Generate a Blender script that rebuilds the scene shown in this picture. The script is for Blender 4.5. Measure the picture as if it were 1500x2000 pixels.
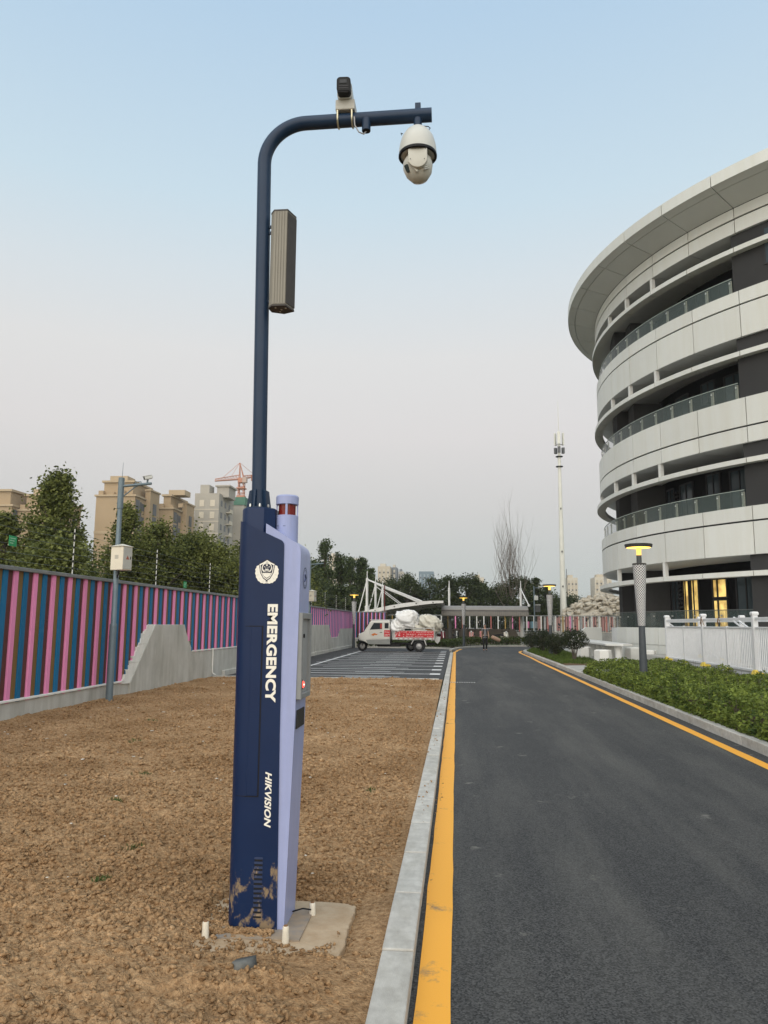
import bpy, bmesh, math, random
import numpy as np
from mathutils import Vector, Matrix

for o in list(bpy.data.objects):
    bpy.data.objects.remove(o)
sc = bpy.context.scene
COL = sc.collection
R = math.radians

# ------------------------------------------------------------------ camera, sky, sun, exposure
EYE = 1.6
PITCH, YAW, ROLL = R(8.3), R(5.2), R(0.4)
cam_data = bpy.data.cameras.new('camera')
cam = bpy.data.objects.new('camera', cam_data)
COL.objects.link(cam)
cam_data.sensor_fit = 'VERTICAL'
cam_data.sensor_height = 36
cam_data.lens = 27.0
cam_data.clip_start = 0.05
cam_data.clip_end = 6000
_f = Vector((-math.sin(YAW) * math.cos(PITCH), math.cos(YAW) * math.cos(PITCH), math.sin(PITCH)))
_r = Vector((math.cos(YAW), math.sin(YAW), 0))
_u = _r.cross(_f)
_rr = _r * math.cos(ROLL) + _u * math.sin(ROLL)
_uu = _u * math.cos(ROLL) - _r * math.sin(ROLL)
cam.matrix_world = Matrix(((_rr.x, _uu.x, -_f.x, 0), (_rr.y, _uu.y, -_f.y, 0), (_rr.z, _uu.z, -_f.z, EYE), (0, 0, 0, 1)))
sc.camera = cam

SUN_EL, SUN_ROT = R(28.0), R(188.0)      # the low sun is behind the camera, a little to its left
world = bpy.data.worlds.new('World')
sc.world = world
world.use_nodes = True
wn, wl = world.node_tree.nodes, world.node_tree.links
bg = wn['Background']
sky = wn.new('ShaderNodeTexSky')
sky.sky_type = 'NISHITA'
sky.sun_disc = False
sky.sun_elevation = SUN_EL
sky.sun_rotation = SUN_ROT
sky.air_density = 1.0
sky.dust_density = 2.0
sky.ozone_density = 2.5
# dusk air: a soft gradient by height in the sky, the same all the way round, over the sky model
tc = wn.new('ShaderNodeTexCoord')
sep = wn.new('ShaderNodeSeparateXYZ')
wl.new(tc.outputs['Generated'], sep.inputs[0])
ramp = wn.new('ShaderNodeValToRGB')
els = ramp.color_ramp.elements
stops = [(0.0, (0.395, 0.43, 0.42)), (0.05, (0.417, 0.443, 0.432)), (0.145, (0.509, 0.497, 0.48)), (0.24, (0.588, 0.565, 0.551)), (0.335, (0.605, 0.602, 0.592)),
         (0.42, (0.550, 0.603, 0.632)), (0.5, (0.478, 0.590, 0.661)), (0.66, (0.377, 0.513, 0.648)), (1.0, (0.32, 0.42, 0.53))]
els[0].position, els[0].color = stops[0][0], (*stops[0][1], 1)
els[1].position, els[1].color = stops[-1][0], (*stops[-1][1], 1)
for p, c in stops[1:-1]:
    e = els.new(p)
    e.color = (*c, 1)
wl.new(sep.outputs['Z'], ramp.inputs[0])
mul = wn.new('ShaderNodeMix')
mul.data_type = 'RGBA'
mul.blend_type = 'ADD'
mul.inputs[0].default_value = 1.0
sc_ramp = wn.new('ShaderNodeVectorMath')
sc_ramp.operation = 'SCALE'
sc_ramp.inputs['Scale'].default_value = 10.0 * 0.955
wl.new(ramp.outputs[0], sc_ramp.inputs[0])
sc_sky = wn.new('ShaderNodeVectorMath')
sc_sky.operation = 'SCALE'
sc_sky.inputs['Scale'].default_value = 0.06
wl.new(sky.outputs[0], sc_sky.inputs[0])
wl.new(sc_ramp.outputs[0], mul.inputs[6])
wl.new(sc_sky.outputs[0], mul.inputs[7])
wl.new(mul.outputs[2], bg.inputs[0])
bg.inputs[1].default_value = 0.10

sun_data = bpy.data.lights.new('sun', 'SUN')
sun_data.energy = 2.9
sun_data.angle = R(110)
sun_data.color = (1.0, 0.90, 0.77)
sun = bpy.data.objects.new('sun', sun_data)
COL.objects.link(sun)
# light travels from the sun (behind-left, low) towards the scene
_a = SUN_ROT
_sd = Vector((math.sin(_a) * math.cos(SUN_EL), math.cos(_a) * math.cos(SUN_EL), math.sin(SUN_EL)))
sun.rotation_euler = (-_sd).to_track_quat('-Z', 'Y').to_euler()

vs = sc.view_settings
vs.view_transform = 'Standard'
vs.look = 'None'
vs.exposure = 0.36
vs.gamma = 1.0
vs.use_curve_mapping = False
sc.cycles.use_denoising = True
sc.cycles.max_bounces = 6
sc.cycles.transparent_max_bounces = 12

# ------------------------------------------------------------------ helpers
rnd = random.Random(7)
MATS = {}


def nodes_of(m):
    return m.node_tree.nodes, m.node_tree.links


def pm(name, c1, c2=None, scale=5.0, rough=0.6, bump=0.0, bscale=None, metal=0.0, var=0.0, detail=6.0, spec=0.25, coord='Object', stretch=None, dist=0.02, emit=None, estr=0.0, trans=0.0, streak=0.0, sscale=(2.2, 2.2, 0.12)):
    """procedural surface: two tones through noise, fine relief, small per-object shift"""
    if name in MATS:
        return MATS[name]
    m = bpy.data.materials.new(name)
    m.use_nodes = True
    n, l = nodes_of(m)
    b = n['Principled BSDF']
    b.inputs['Roughness'].default_value = rough
    b.inputs['Metallic'].default_value = metal
    b.inputs['Specular IOR Level'].default_value = spec
    t = n.new('ShaderNodeTexCoord')
    src = t.outputs[coord] if coord != 'World' else n.new('ShaderNodeNewGeometry').outputs['Position']
    if stretch:
        mp = n.new('ShaderNodeMapping')
        mp.inputs['Scale'].default_value = stretch
        l.new(src, mp.inputs[0])
        src = mp.outputs[0]
    if c2 is None:
        c2 = tuple(v * 0.88 for v in c1)
    nz = n.new('ShaderNodeTexNoise')
    nz.inputs['Scale'].default_value = scale
    nz.inputs['Detail'].default_value = detail
    nz.inputs['Roughness'].default_value = 0.62
    l.new(src, nz.inputs['Vector'])
    rp = n.new('ShaderNodeValToRGB')
    rp.color_ramp.elements[0].position = 0.32
    rp.color_ramp.elements[1].position = 0.68
    rp.color_ramp.elements[0].color = (*c2, 1)
    rp.color_ramp.elements[1].color = (*c1, 1)
    l.new(nz.outputs['Fac'], rp.inputs[0])
    out = rp.outputs[0]
    if var > 0:
        oi = n.new('ShaderNodeObjectInfo')
        mr = n.new('ShaderNodeMapRange')
        mr.inputs[3].default_value = 1 - var
        mr.inputs[4].default_value = 1 + var
        l.new(oi.outputs['Random'], mr.inputs[0])
        vm = n.new('ShaderNodeVectorMath')
        vm.operation = 'SCALE'
        l.new(out, vm.inputs[0])
        l.new(mr.outputs[0], vm.inputs['Scale'])
        out = vm.outputs[0]
    if streak > 0:      # faint run-off marks down the face
        g2 = n.new('ShaderNodeNewGeometry')
        mp2 = n.new('ShaderNodeMapping')
        mp2.inputs['Scale'].default_value = sscale
        l.new(g2.outputs['Position'], mp2.inputs[0])
        n4 = n.new('ShaderNodeTexNoise')
        n4.inputs['Scale'].default_value = 1.0
        n4.inputs['Detail'].default_value = 7
        n4.inputs['Roughness'].default_value = 0.65
        l.new(mp2.outputs[0], n4.inputs['Vector'])
        r4 = n.new('ShaderNodeValToRGB')
        r4.color_ramp.elements[0].position, r4.color_ramp.elements[1].position = 0.30, 0.58
        d_ = 1 - streak
        r4.color_ramp.elements[0].color = (d_, d_ * 0.985, d_ * 0.95, 1)
        r4.color_ramp.elements[1].color = (1, 1, 1, 1)
        l.new(n4.outputs['Fac'], r4.inputs[0])
        m4 = n.new('ShaderNodeMix')
        m4.data_type = 'RGBA'
        m4.blend_type = 'MULTIPLY'
        m4.inputs[0].default_value = 1
        l.new(out, m4.inputs[6])
        l.new(r4.outputs[0], m4.inputs[7])
        out = m4.outputs[2]
    l.new(out, b.inputs['Base Color'])
    if bump > 0:
        n2 = n.new('ShaderNodeTexNoise')
        n2.inputs['Scale'].default_value = bscale or scale * 8
        n2.inputs['Detail'].default_value = 5
        l.new(src, n2.inputs['Vector'])
        bp = n.new('ShaderNodeBump')
        bp.inputs['Strength'].default_value = bump
        bp.inputs['Distance'].default_value = dist
        l.new(n2.outputs['Fac'], bp.inputs['Height'])
        l.new(bp.outputs[0], b.inputs['Normal'])
    if emit:
        b.inputs['Emission Color'].default_value = (*emit, 1)
        b.inputs['Emission Strength'].default_value = estr
    if trans:
        b.inputs['Transmission Weight'].default_value = trans
    MATS[name] = m
    return m


def glass_mat(name, tint, alpha=0.35, rough=0.05):
    if name in MATS:
        return MATS[name]
    m = bpy.data.materials.new(name)
    m.use_nodes = True
    n, l = nodes_of(m)
    b = n['Principled BSDF']
    b.inputs['Base Color'].default_value = (*tint, 1)
    b.inputs['Roughness'].default_value = rough
    b.inputs['Specular IOR Level'].default_value = 0.8
    b.inputs['Alpha'].default_value = alpha
    MATS[name] = m
    return m


class MB:
    """collects faces into one mesh"""

    def __init__(self):
        self.v, self.f, self.mi, self.cur = [], [], [], 0

    def add(self, vs_, fs):
        k = len(self.v)
        self.v += [tuple(p) for p in vs_]
        for f in fs:
            self.f.append(tuple(i + k for i in f))
            self.mi.append(self.cur)
        return self

    def box(self, x0, x1, y0, y1, z0, z1, M=None):
        p = [(x0, y0, z0), (x1, y0, z0), (x1, y1, z0), (x0, y1, z0), (x0, y0, z1), (x1, y0, z1), (x1, y1, z1), (x0, y1, z1)]
        if M is not None:
            p = [tuple(M @ Vector(q)) for q in p]
        return self.add(p, [(3, 2, 1, 0), (4, 5, 6, 7), (0, 1, 5, 4), (1, 2, 6, 5), (2, 3, 7, 6), (3, 0, 4, 7)])

    def cbox(self, c, s, rz=0, M=None):
        MM = Matrix.Translation(c) @ Matrix.Rotation(rz, 4, 'Z')
        if M is not None:
            MM = MM @ M
        return self.box(-s[0] / 2, s[0] / 2, -s[1] / 2, s[1] / 2, -s[2] / 2, s[2] / 2, MM)

    def tube(self, pts, r, n=10, cap=True):
        pts = [Vector(p) for p in pts]
        rs = r if isinstance(r, (list, tuple)) else [r] * len(pts)
        d0 = (pts[1] - pts[0]).normalized()
        a = Vector((0, 0, 1)) if abs(d0.z) < 0.9 else Vector((1, 0, 0))
        x = d0.cross(a).normalized()
        ring = []
        for i, p in enumerate(pts):
            if i == 0:
                d = pts[1] - pts[0]
            elif i == len(pts) - 1:
                d = pts[-1] - pts[-2]
            else:
                d = (pts[i + 1] - pts[i]).normalized() + (pts[i] - pts[i - 1]).normalized()
            d.normalize()
            x = (x - d * x.dot(d)).normalized()
            y = d.cross(x)
            ring.append([p + (x * math.cos(2 * math.pi * k / n) + y * math.sin(2 * math.pi * k / n)) * rs[i] for k in range(n)])
        vs_, fs = [], []
        for q in ring:
            vs_ += q
        for i in range(len(pts) - 1):
            for k in range(n):
                fs.append((i * n + k, i * n + (k + 1) % n, (i + 1) * n + (k + 1) % n, (i + 1) * n + k))
        if cap:
            fs.append(tuple(reversed(range(n))))
            fs.append(tuple((len(pts) - 1) * n + k for k in range(n)))
        return self.add(vs_, fs)

    def lathe(self, prof, c=(0, 0, 0), n=20, M=None, cap=True):
        vs_, fs = [], []
        for (r, z) in prof:
            for k in range(n):
                a = 2 * math.pi * k / n
                q = Vector((r * math.cos(a), r * math.sin(a), z))
                if M is not None:
                    q = M @ q
                vs_.append((q.x + c[0], q.y + c[1], q.z + c[2]))
        m = len(prof)
        for i in range(m - 1):
            for k in range(n):
                fs.append((i * n + k, i * n + (k + 1) % n, (i + 1) * n + (k + 1) % n, (i + 1) * n + k))
        if cap:
            fs.append(tuple(reversed(range(n))))
            fs.append(tuple((m - 1) * n + k for k in range(n)))
        return self.add(vs_, fs)

    def prism(self, poly, lo, hi, axis='z'):
        """polygon (u, w) extruded; axis z: (x,y); axis y: (x,z); axis x: (y,z)"""
        def pt(p, h):
            return {'z': (p[0], p[1], h), 'y': (p[0], h, p[1]), 'x': (h, p[0], p[1])}[axis]
        n = len(poly)
        vs_ = [pt(p, lo) for p in poly] + [pt(p, hi) for p in poly]
        fs = [tuple(range(n)), tuple(range(2 * n - 1, n - 1, -1))]
        for i in range(n):
            j = (i + 1) % n
            fs.append((i, i + n, j + n, j))
        return self.add(vs_, fs)

    def arc(self, c, r0, r1, t0, t1, z0, z1, n=4, z0o=None, z1o=None):
        """ring sector between radii r0<r1; z0o/z1o: heights on the outer edge"""
        z0o = z0 if z0o is None else z0o
        z1o = z1 if z1o is None else z1o
        vs_, fs = [], []
        for i in range(n + 1):
            t = t0 + (t1 - t0) * i / n
            cx, sx = math.cos(t), math.sin(t)
            vs_ += [(c[0] + r0 * cx, c[1] + r0 * sx, z0), (c[0] + r1 * cx, c[1] + r1 * sx, z0o), (c[0] + r1 * cx, c[1] + r1 * sx, z1o), (c[0] + r0 * cx, c[1] + r0 * sx, z1)]
        for i in range(n):
            for k in range(4):
                fs.append((i * 4 + k, i * 4 + (k + 1) % 4, i * 4 + 4 + (k + 1) % 4, i * 4 + 4 + k))
        fs.append((3, 2, 1, 0))
        fs.append((n * 4, n * 4 + 1, n * 4 + 2, n * 4 + 3))
        return self.add(vs_, fs)

    def mesh(self, name, mats, smooth=False, bevel=0.0, seg=2, bsel=None, fix=True):
        me = bpy.data.meshes.new(name)
        me.from_pydata(self.v, [], self.f)
        for m in (mats if isinstance(mats, (list, tuple)) else [mats]):
            me.materials.append(m)
        if any(self.mi):
            me.polygons.foreach_set('material_index', self.mi)
        if fix or bevel:
            bm = bmesh.new()
            bm.from_mesh(me)
            if bevel:
                es = [e for e in bm.edges if (bsel(e) if bsel else len(e.link_faces) == 2 and e.calc_face_angle(0) > 0.5)]
                bmesh.ops.bevel(bm, geom=es, offset=bevel, segments=seg, profile=0.5, affect='EDGES')
            bmesh.ops.recalc_face_normals(bm, faces=bm.faces)
            bm.to_mesh(me)
            bm.free()
        if smooth:
            me.shade_smooth()
            try:
                me.set_sharp_from_angle(angle=R(38))
            except Exception:
                pass
        return me

    def build(self, name, mats, parent=None, **kw):
        return put(name, self.mesh(name, mats, **kw), parent)


def put(name, me, parent=None, loc=None):
    o = bpy.data.objects.new(name, me)
    COL.objects.link(o)
    if parent is not None:
        o.parent = parent
        o.matrix_parent_inverse = parent.matrix_basis.inverted()
    if loc is not None:
        o.location = loc
    return o


def empty(name, loc=(0, 0, 0), rz=0.0):
    o = bpy.data.objects.new(name, None)
    o.empty_display_size = 0.2
    COL.objects.link(o)
    o.location = loc
    o.rotation_euler = (0, 0, rz)
    return o


def lput(name, me, parent, loc=(0, 0, 0), rot=(0, 0, 0), scale=(1, 1, 1)):
    """child in the parent's own space"""
    o = bpy.data.objects.new(name, me)
    COL.objects.link(o)
    o.parent = parent
    o.location = loc
    o.rotation_euler = rot
    o.scale = scale
    return o


def tag(o, label=None, cat=None, group=None, kind=None):
    if label:
        o['label'] = label
    if cat:
        o['category'] = cat
    if group:
        o['group'] = group
    if kind:
        o['kind'] = kind
    return o


def copy_tree(o, parent=None):
    c = o.copy()
    COL.objects.link(c)
    c.parent = parent
    for ch in list(o.children):
        copy_tree(ch, c)
    return c


def np_mesh(name, V, F, mat, smooth=False):
    """V (n,3), F (m,k) arrays"""
    me = bpy.data.meshes.new(name)
    V = np.asarray(V, dtype=np.float32)
    F = np.asarray(F, dtype=np.int32)
    m, k = F.shape
    me.vertices.add(len(V))
    me.vertices.foreach_set('co', V.ravel())
    me.loops.add(m * k)
    me.loops.foreach_set('vertex_index', F.ravel())
    me.polygons.add(m)
    me.polygons.foreach_set('loop_start', np.arange(0, m * k, k, dtype=np.int32))
    if smooth:
        me.polygons.foreach_set('use_smooth', np.ones(m, dtype=bool))
    me.materials.append(mat)
    me.update(calc_edges=True)
    return me


def vnoise(x, y, seed=0):
    """smooth value noise on arrays"""
    xi, yi = np.floor(x).astype(np.int64), np.floor(y).astype(np.int64)
    fx, fy = x - xi, y - yi
    fx, fy = fx * fx * (3 - 2 * fx), fy * fy * (3 - 2 * fy)

    def h(a, b):
        k = (a * 374761393 + b * 668265263 + seed * 1442695041) & 0x7fffffff
        k = ((k ^ (k >> 13)) * 1274126177) & 0x7fffffff
        return ((k ^ (k >> 16)) & 0xffff) / 65535.0
    return (h(xi, yi) * (1 - fx) + h(xi + 1, yi) * fx) * (1 - fy) + (h(xi, yi + 1) * (1 - fx) + h(xi + 1, yi + 1) * fx) * fy


def text_mesh(body, height, mat, length=None, shear=0.0, fat=0.0, depth=0.002, space=1.0):
    """letters as a thin mesh in the XY plane, centred, cap height and total length given"""
    cu = bpy.data.curves.new('lettering', 'FONT')
    cu.body = body
    cu.align_x = 'CENTER'
    cu.align_y = 'CENTER'
    cu.size = 1.0
    cu.shear = shear
    cu.offset = fat
    cu.extrude = 0.01
    cu.space_character = space
    cu.resolution_u = 4
    ob = bpy.data.objects.new('lettering', cu)
    COL.objects.link(ob)
    dg = bpy.context.evaluated_depsgraph_get()
    dg.update()
    me = bpy.data.meshes.new_from_object(ob.evaluated_get(dg))
    bpy.data.objects.remove(ob)
    co = np.zeros(len(me.vertices) * 3, dtype=np.float32)
    me.vertices.foreach_get('co', co)
    co = co.reshape(-1, 3)
    lo, hi = co.min(0), co.max(0)
    sy = height / (hi[1] - lo[1])
    sx = (length / (hi[0] - lo[0])) if length else sy
    co = (co - (lo + hi) / 2) * [sx, sy, depth / max(hi[2] - lo[2], 1e-6)]
    me.vertices.foreach_set('co', co.astype(np.float32).ravel())
    me.materials.clear()
    me.materials.append(mat)
    me.update()
    return me


def skin_mesh(name, joints, edges, mat, sub=2, root=0):
    """continuous body surface grown round a skeleton; joints: [(x,y,z,rx,ry)]"""
    me = bpy.data.meshes.new(name)
    me.from_pydata([j[:3] for j in joints], edges, [])
    ob = bpy.data.objects.new(name, me)
    COL.objects.link(ob)
    sm = ob.modifiers.new('skin', 'SKIN')
    sm.use_smooth_shade = True
    sv = me.skin_vertices[0].data
    for i, j in enumerate(joints):
        sv[i].radius = (j[3], j[4] if len(j) > 4 else j[3])
        sv[i].use_root = (i == root)
    ss = ob.modifiers.new('sub', 'SUBSURF')
    ss.levels = ss.render_levels = sub
    dg = bpy.context.evaluated_depsgraph_get()
    dg.update()
    out = bpy.data.meshes.new_from_object(ob.evaluated_get(dg))
    bpy.data.objects.remove(ob)
    out.materials.clear()
    out.materials.append(mat)
    out.shade_smooth()
    return out
# ------------------------------------------------------------------ the setting: ground, road, soil, parking, kerbs
ROAD_Z = -0.03


def xd(y):
    """the road drifts very slightly to the right with distance"""
    return 0.0032 * (y - 3.4)


m_ground = pm('ground_earth', (0.16, 0.14, 0.09), (0.08, 0.10, 0.04), scale=0.25, rough=0.95, coord='World')
g = MB().add([(-3000, -300, -0.14), (3000, -300, -0.14), (3000, 5000, -0.14), (-3000, 5000, -0.14)], [(0, 1, 2, 3)]).build('ground', m_ground)
tag(g, 'flat earth reaching to the horizon', None, kind='structure')


def asphalt(name, base, dust, dustamt, grain=230.0):
    m = bpy.data.materials.new(name)
    m.use_nodes = True
    n, l = nodes_of(m)
    b = n['Principled BSDF']
    geo = n.new('ShaderNodeNewGeometry')
    pos = geo.outputs['Position']

    def noise(scale, detail, rough=0.6, vec=None):
        q = n.new('ShaderNodeTexNoise')
        q.inputs['Scale'].default_value = scale
        q.inputs['Detail'].default_value = detail
        q.inputs['Roughness'].default_value = rough
        l.new(vec or pos, q.inputs['Vector'])
        return q.outputs['Fac']

    def ramp(fac, p0, p1, c0, c1):
        q = n.new('ShaderNodeValToRGB')
        q.color_ramp.elements[0].position, q.color_ramp.elements[1].position = p0, p1
        q.color_ramp.elements[0].color, q.color_ramp.elements[1].color = (*c0, 1), (*c1, 1)
        l.new(fac, q.inputs[0])
        return q.outputs[0]

    def mix(fac, a, c):
        q = n.new('ShaderNodeMix')
        q.data_type = 'RGBA'
        l.new(fac, q.inputs[0])
        l.new(a, q.inputs[6])
        if isinstance(c, tuple):
            q.inputs[7].default_value = (*c, 1)
        else:
            l.new(c, q.inputs[7])
        return q.outputs[2]
    vo = n.new('ShaderNodeTexVoronoi')
    vo.inputs['Scale'].default_value = grain * 0.52
    l.new(pos, vo.inputs['Vector'])
    stone = ramp(vo.outputs['Color'], 0.2, 0.95, tuple(v * 0.34 for v in base), tuple(v * 2.0 for v in base))
    big = ramp(noise(0.35, 4), 0.3, 0.7, (0.82, 0.82, 0.83), (1.15, 1.14, 1.12))
    mm = n.new('ShaderNodeMix')
    mm.data_type = 'RGBA'
    mm.blend_type = 'MULTIPLY'
    mm.inputs[0].default_value = 1
    l.new(stone, mm.inputs[6])
    l.new(big, mm.inputs[7])
    # dry dust lies in faint streaks and a few pale scuffs
    mp = n.new('ShaderNodeMapping')
    mp.inputs['Scale'].default_value = (1.3, 0.16, 1)
    l.new(pos, mp.inputs[0])
    streak = ramp(noise(0.9, 7, 0.7, mp.outputs[0]), 0.45, 0.85, (0, 0, 0), (dustamt,) * 3)
    scuff = ramp(noise(2.6, 6, 0.6), 0.645, 0.71, (0, 0, 0), (0.6,) * 3)
    c = mix(streak, mm.outputs[2], dust)
    c = mix(scuff, c, tuple(min(1, v * 1.15) for v in dust))
    l.new(c, b.inputs['Base Color'])
    b.inputs['Roughness'].default_value = 0.78
    b.inputs['Specular IOR Level'].default_value = 0.35
    bp = n.new('ShaderNodeBump')
    bp.inputs['Strength'].default_value = 0.3
    bp.inputs['Distance'].default_value = 0.005
    l.new(vo.outputs['Distance'], bp.inputs['Height'])
    l.new(bp.outputs[0], b.inputs['Normal'])
    return m


m_road = asphalt('asphalt', (0.043, 0.0426, 0.0415), (0.20, 0.19, 0.165), 0.40)
m_park = asphalt('asphalt_parking', (0.042, 0.042, 0.042), (0.17, 0.165, 0.15), 0.32)

pts = [(-0.25 + xd(-6), -6), (30, -6), (30, 2), (4.35 + xd(4), 4)]
pts = [(-0.25 + xd(-6), -6), (4.6, -6), (4.4, 8), (4.45, 46)]
pts += [(4.45 + 3.2 * (1 - math.cos(R(a))), 46 + 7.0 * math.sin(R(a))) for a in range(10, 91, 10)]
pts += [(30, 54.5), (30, 60.6), (7.5, 60.4), (4.5, 59.9), (2.6, 58.6), (1.2, 56.4), (0.35, 53.0), (0.0, 49.5), (-0.12, 46)]
ro = MB().add([(x, y, ROAD_Z) for x, y in pts], [tuple(range(len(pts)))]).build('road', m_road)
tag(ro, 'new dark asphalt lane with yellow edge lines', None, kind='structure')

pk = MB().add([(-7.2, 23.05, ROAD_Z - 0.004), (-0.40 + xd(23), 23.05, ROAD_Z - 0.004), (-0.30 + xd(50), 51.5, ROAD_Z - 0.004), (-1.2, 53.2, ROAD_Z - 0.004), (-7.2, 54.0, ROAD_Z - 0.004)],
              [(0, 1, 2, 3, 4)]).build('parking_ground', m_park)
tag(pk, 'striped asphalt parking bays beside the long wall', None, kind='structure')

# soil ---------------------------------------------------------------
m_soil = bpy.data.materials.new('soil')
m_soil.use_nodes = True
n, l = nodes_of(m_soil)
b = n['Principled BSDF']
geo = n.new('ShaderNodeNewGeometry')
n1 = n.new('ShaderNodeTexNoise')
n1.inputs['Scale'].default_value = 30
n1.inputs['Detail'].default_value = 10
n1.inputs['Roughness'].default_value = 0.7
l.new(geo.outputs['Position'], n1.inputs['Vector'])
rp = n.new('ShaderNodeValToRGB')
rp.color_ramp.elements[0].position = 0.3
rp.color_ramp.elements[1].position = 0.72
rp.color_ramp.elements[0].color = (0.165, 0.092, 0.044, 1)
rp.color_ramp.elements[1].color = (0.60, 0.40, 0.225, 1)
l.new(n1.outputs['Fac'], rp.inputs[0])
n3 = n.new('ShaderNodeTexNoise')
n3.inputs['Scale'].default_value = 0.9
n3.inputs['Detail'].default_value = 4
l.new(geo.outputs['Position'], n3.inputs['Vector'])
rp3 = n.new('ShaderNodeValToRGB')
rp3.color_ramp.elements[0].position = 0.35
rp3.color_ramp.elements[1].position = 0.7
rp3.color_ramp.elements[0].color = (0.80, 0.76, 0.71, 1)
rp3.color_ramp.elements[1].color = (1.15, 1.16, 1.16, 1)
l.new(n3.outputs['Fac'], rp3.inputs[0])
mm = n.new('ShaderNodeMix')
mm.data_type = 'RGBA'
mm.blend_type = 'MULTIPLY'
mm.inputs[0].default_value = 1
l.new(rp.outputs[0], mm.inputs[6])
l.new(rp3.outputs[0], mm.inputs[7])
l.new(mm.outputs[2], b.inputs['Base Color'])
b.inputs['Roughness'].default_value = 0.95
b.inputs['Specular IOR Level'].default_value = 0.05
n2 = n.new('ShaderNodeTexNoise')
n2.inputs['Scale'].default_value = 75
n2.inputs['Detail'].default_value = 6
l.new(geo.outputs['Position'], n2.inputs['Vector'])
bp = n.new('ShaderNodeBump')
bp.inputs['Strength'].default_value = 1.0
bp.inputs['Distance'].default_value = 0.022
l.new(n2.outputs['Fac'], bp.inputs['Height'])
l.new(bp.outputs[0], b.inputs['Normal'])


def soil_h(x, y):
    x, y = np.asarray(x, float), np.asarray(y, float)
    h = 0.05 * (vnoise(x * 0.7, y * 0.7, 1) - 0.5) + 0.035 * (vnoise(x * 2.3, y * 2.3, 2) - 0.5)
    rg = 1 - np.abs(2 * vnoise(x * 6, y * 6, 3) - 1)
    r2 = 1 - np.abs(2 * vnoise(x * 13, y * 17, 6) - 1)
    h += 0.022 * (rg - 0.5) + 0.026 * (r2 - 0.5) + 0.026 * (vnoise(x * 24, y * 24, 4) - 0.5) + 0.018 * (vnoise(x * 45, y * 45, 5) - 0.5)
    # trodden flat beside the slab and the kerb
    d = np.maximum(np.abs(x + 1.0) - 0.42, np.abs(y - 4.28) - 0.42)
    flat = np.clip(d / 0.25, 0.0, 1.0)
    k = np.clip((-0.42 + 0.0032 * y - x) / 0.4, 0.15, 1)
    h = h * (0.15 + 0.85 * flat) * k
    bare = np.clip((x + 1.36 + 0.10 * vnoise(x * 5, y * 5, 51)) / 0.12, 0, 1) * np.clip((y - 3.90 - 0.05 * vnoise(x * 6, y * 6, 52)) / 0.06, 0, 1)      # the slab only shows on the road side
    h += -0.05 * (1 - flat) * bare + 0.008 * (1 - bare) * (1 - flat) + 0.006
    h += (1 - bare) * (1 - flat) * (0.012 * (vnoise(x * 9, y * 9, 8) - 0.3) + 0.008 * (vnoise(x * 25, y * 25, 9) - 0.5))
    # loose soil banked up on the left and front of the column foot
    h += 0.025 * np.exp(-(((x + 1.24) / 0.22) ** 2 + ((y - 4.18) / 0.14) ** 2)) + 0.018 * np.exp(-(((x + 0.96) / 0.14) ** 2 + ((y - 4.17) / 0.05) ** 2))
    h += 0.03 * np.exp(-(((x + 0.95) / 0.4) ** 2 + ((y - 3.66) / 0.1) ** 2))
    return h


def grid_patch(name, x0, x1, y0, y1, step):
    nx, ny = int((x1 - x0) / step) + 1, int((y1 - y0) / step) + 1
    X, Y = np.meshgrid(np.linspace(x0, x1, nx), np.linspace(y0, y1, ny))
    Z = soil_h(X, Y)
    V = np.stack([X.ravel(), Y.ravel(), Z.ravel()], 1)
    i = np.arange((nx - 1) * (ny - 1))
    a = (i // (nx - 1)) * nx + i % (nx - 1)
    F = np.stack([a, a + 1, a + nx + 1, a + nx], 1)
    return np_mesh(name, V, F, m_soil, smooth=True)


XS = -0.34
soil = put('soil', grid_patch('soil', -6.6, XS, 2.2, 7.0, 0.0155))
tag(soil, 'bare brown clod-strewn soil around the emergency column', None, kind='structure')
far_soil = put('soil_bed', grid_patch('soil_bed', -7.28, XS, 6.97, 13.0, 0.03), soil)
far_soil2 = put('soil_bed', grid_patch('soil_bed', -7.28, XS, 12.95, 23.0, 0.06), soil)
put('soil_bed', grid_patch('soil_bed', -7.28, -6.55, 2.2, 7.0, 0.05), soil)
behind = put('soil_bed', grid_patch('soil_bed', -7.28, XS, -5, 2.22, 0.1), soil)

# clods: lumps of dry earth nobody could count
ico = np.array([(0, 0, 1)] + [(0.894 * math.cos(R(72 * k)), 0.894 * math.sin(R(72 * k)), 0.447) for k in range(5)] +
               [(0.894 * math.cos(R(72 * k + 36)), 0.894 * math.sin(R(72 * k + 36)), -0.447) for k in range(5)] + [(0, 0, -1)])
icof = [(0, 1 + k, 1 + (k + 1) % 5) for k in range(5)] + [(1 + k, 6 + k, 1 + (k + 1) % 5) for k in range(5)] + \
       [(1 + (k + 1) % 5, 6 + k, 6 + (k + 1) % 5) for k in range(5)] + [(11, 6 + (k + 1) % 5, 6 + k) for k in range(5)]
icof = np.array(icof)
RS = np.random.RandomState(11)


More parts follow.
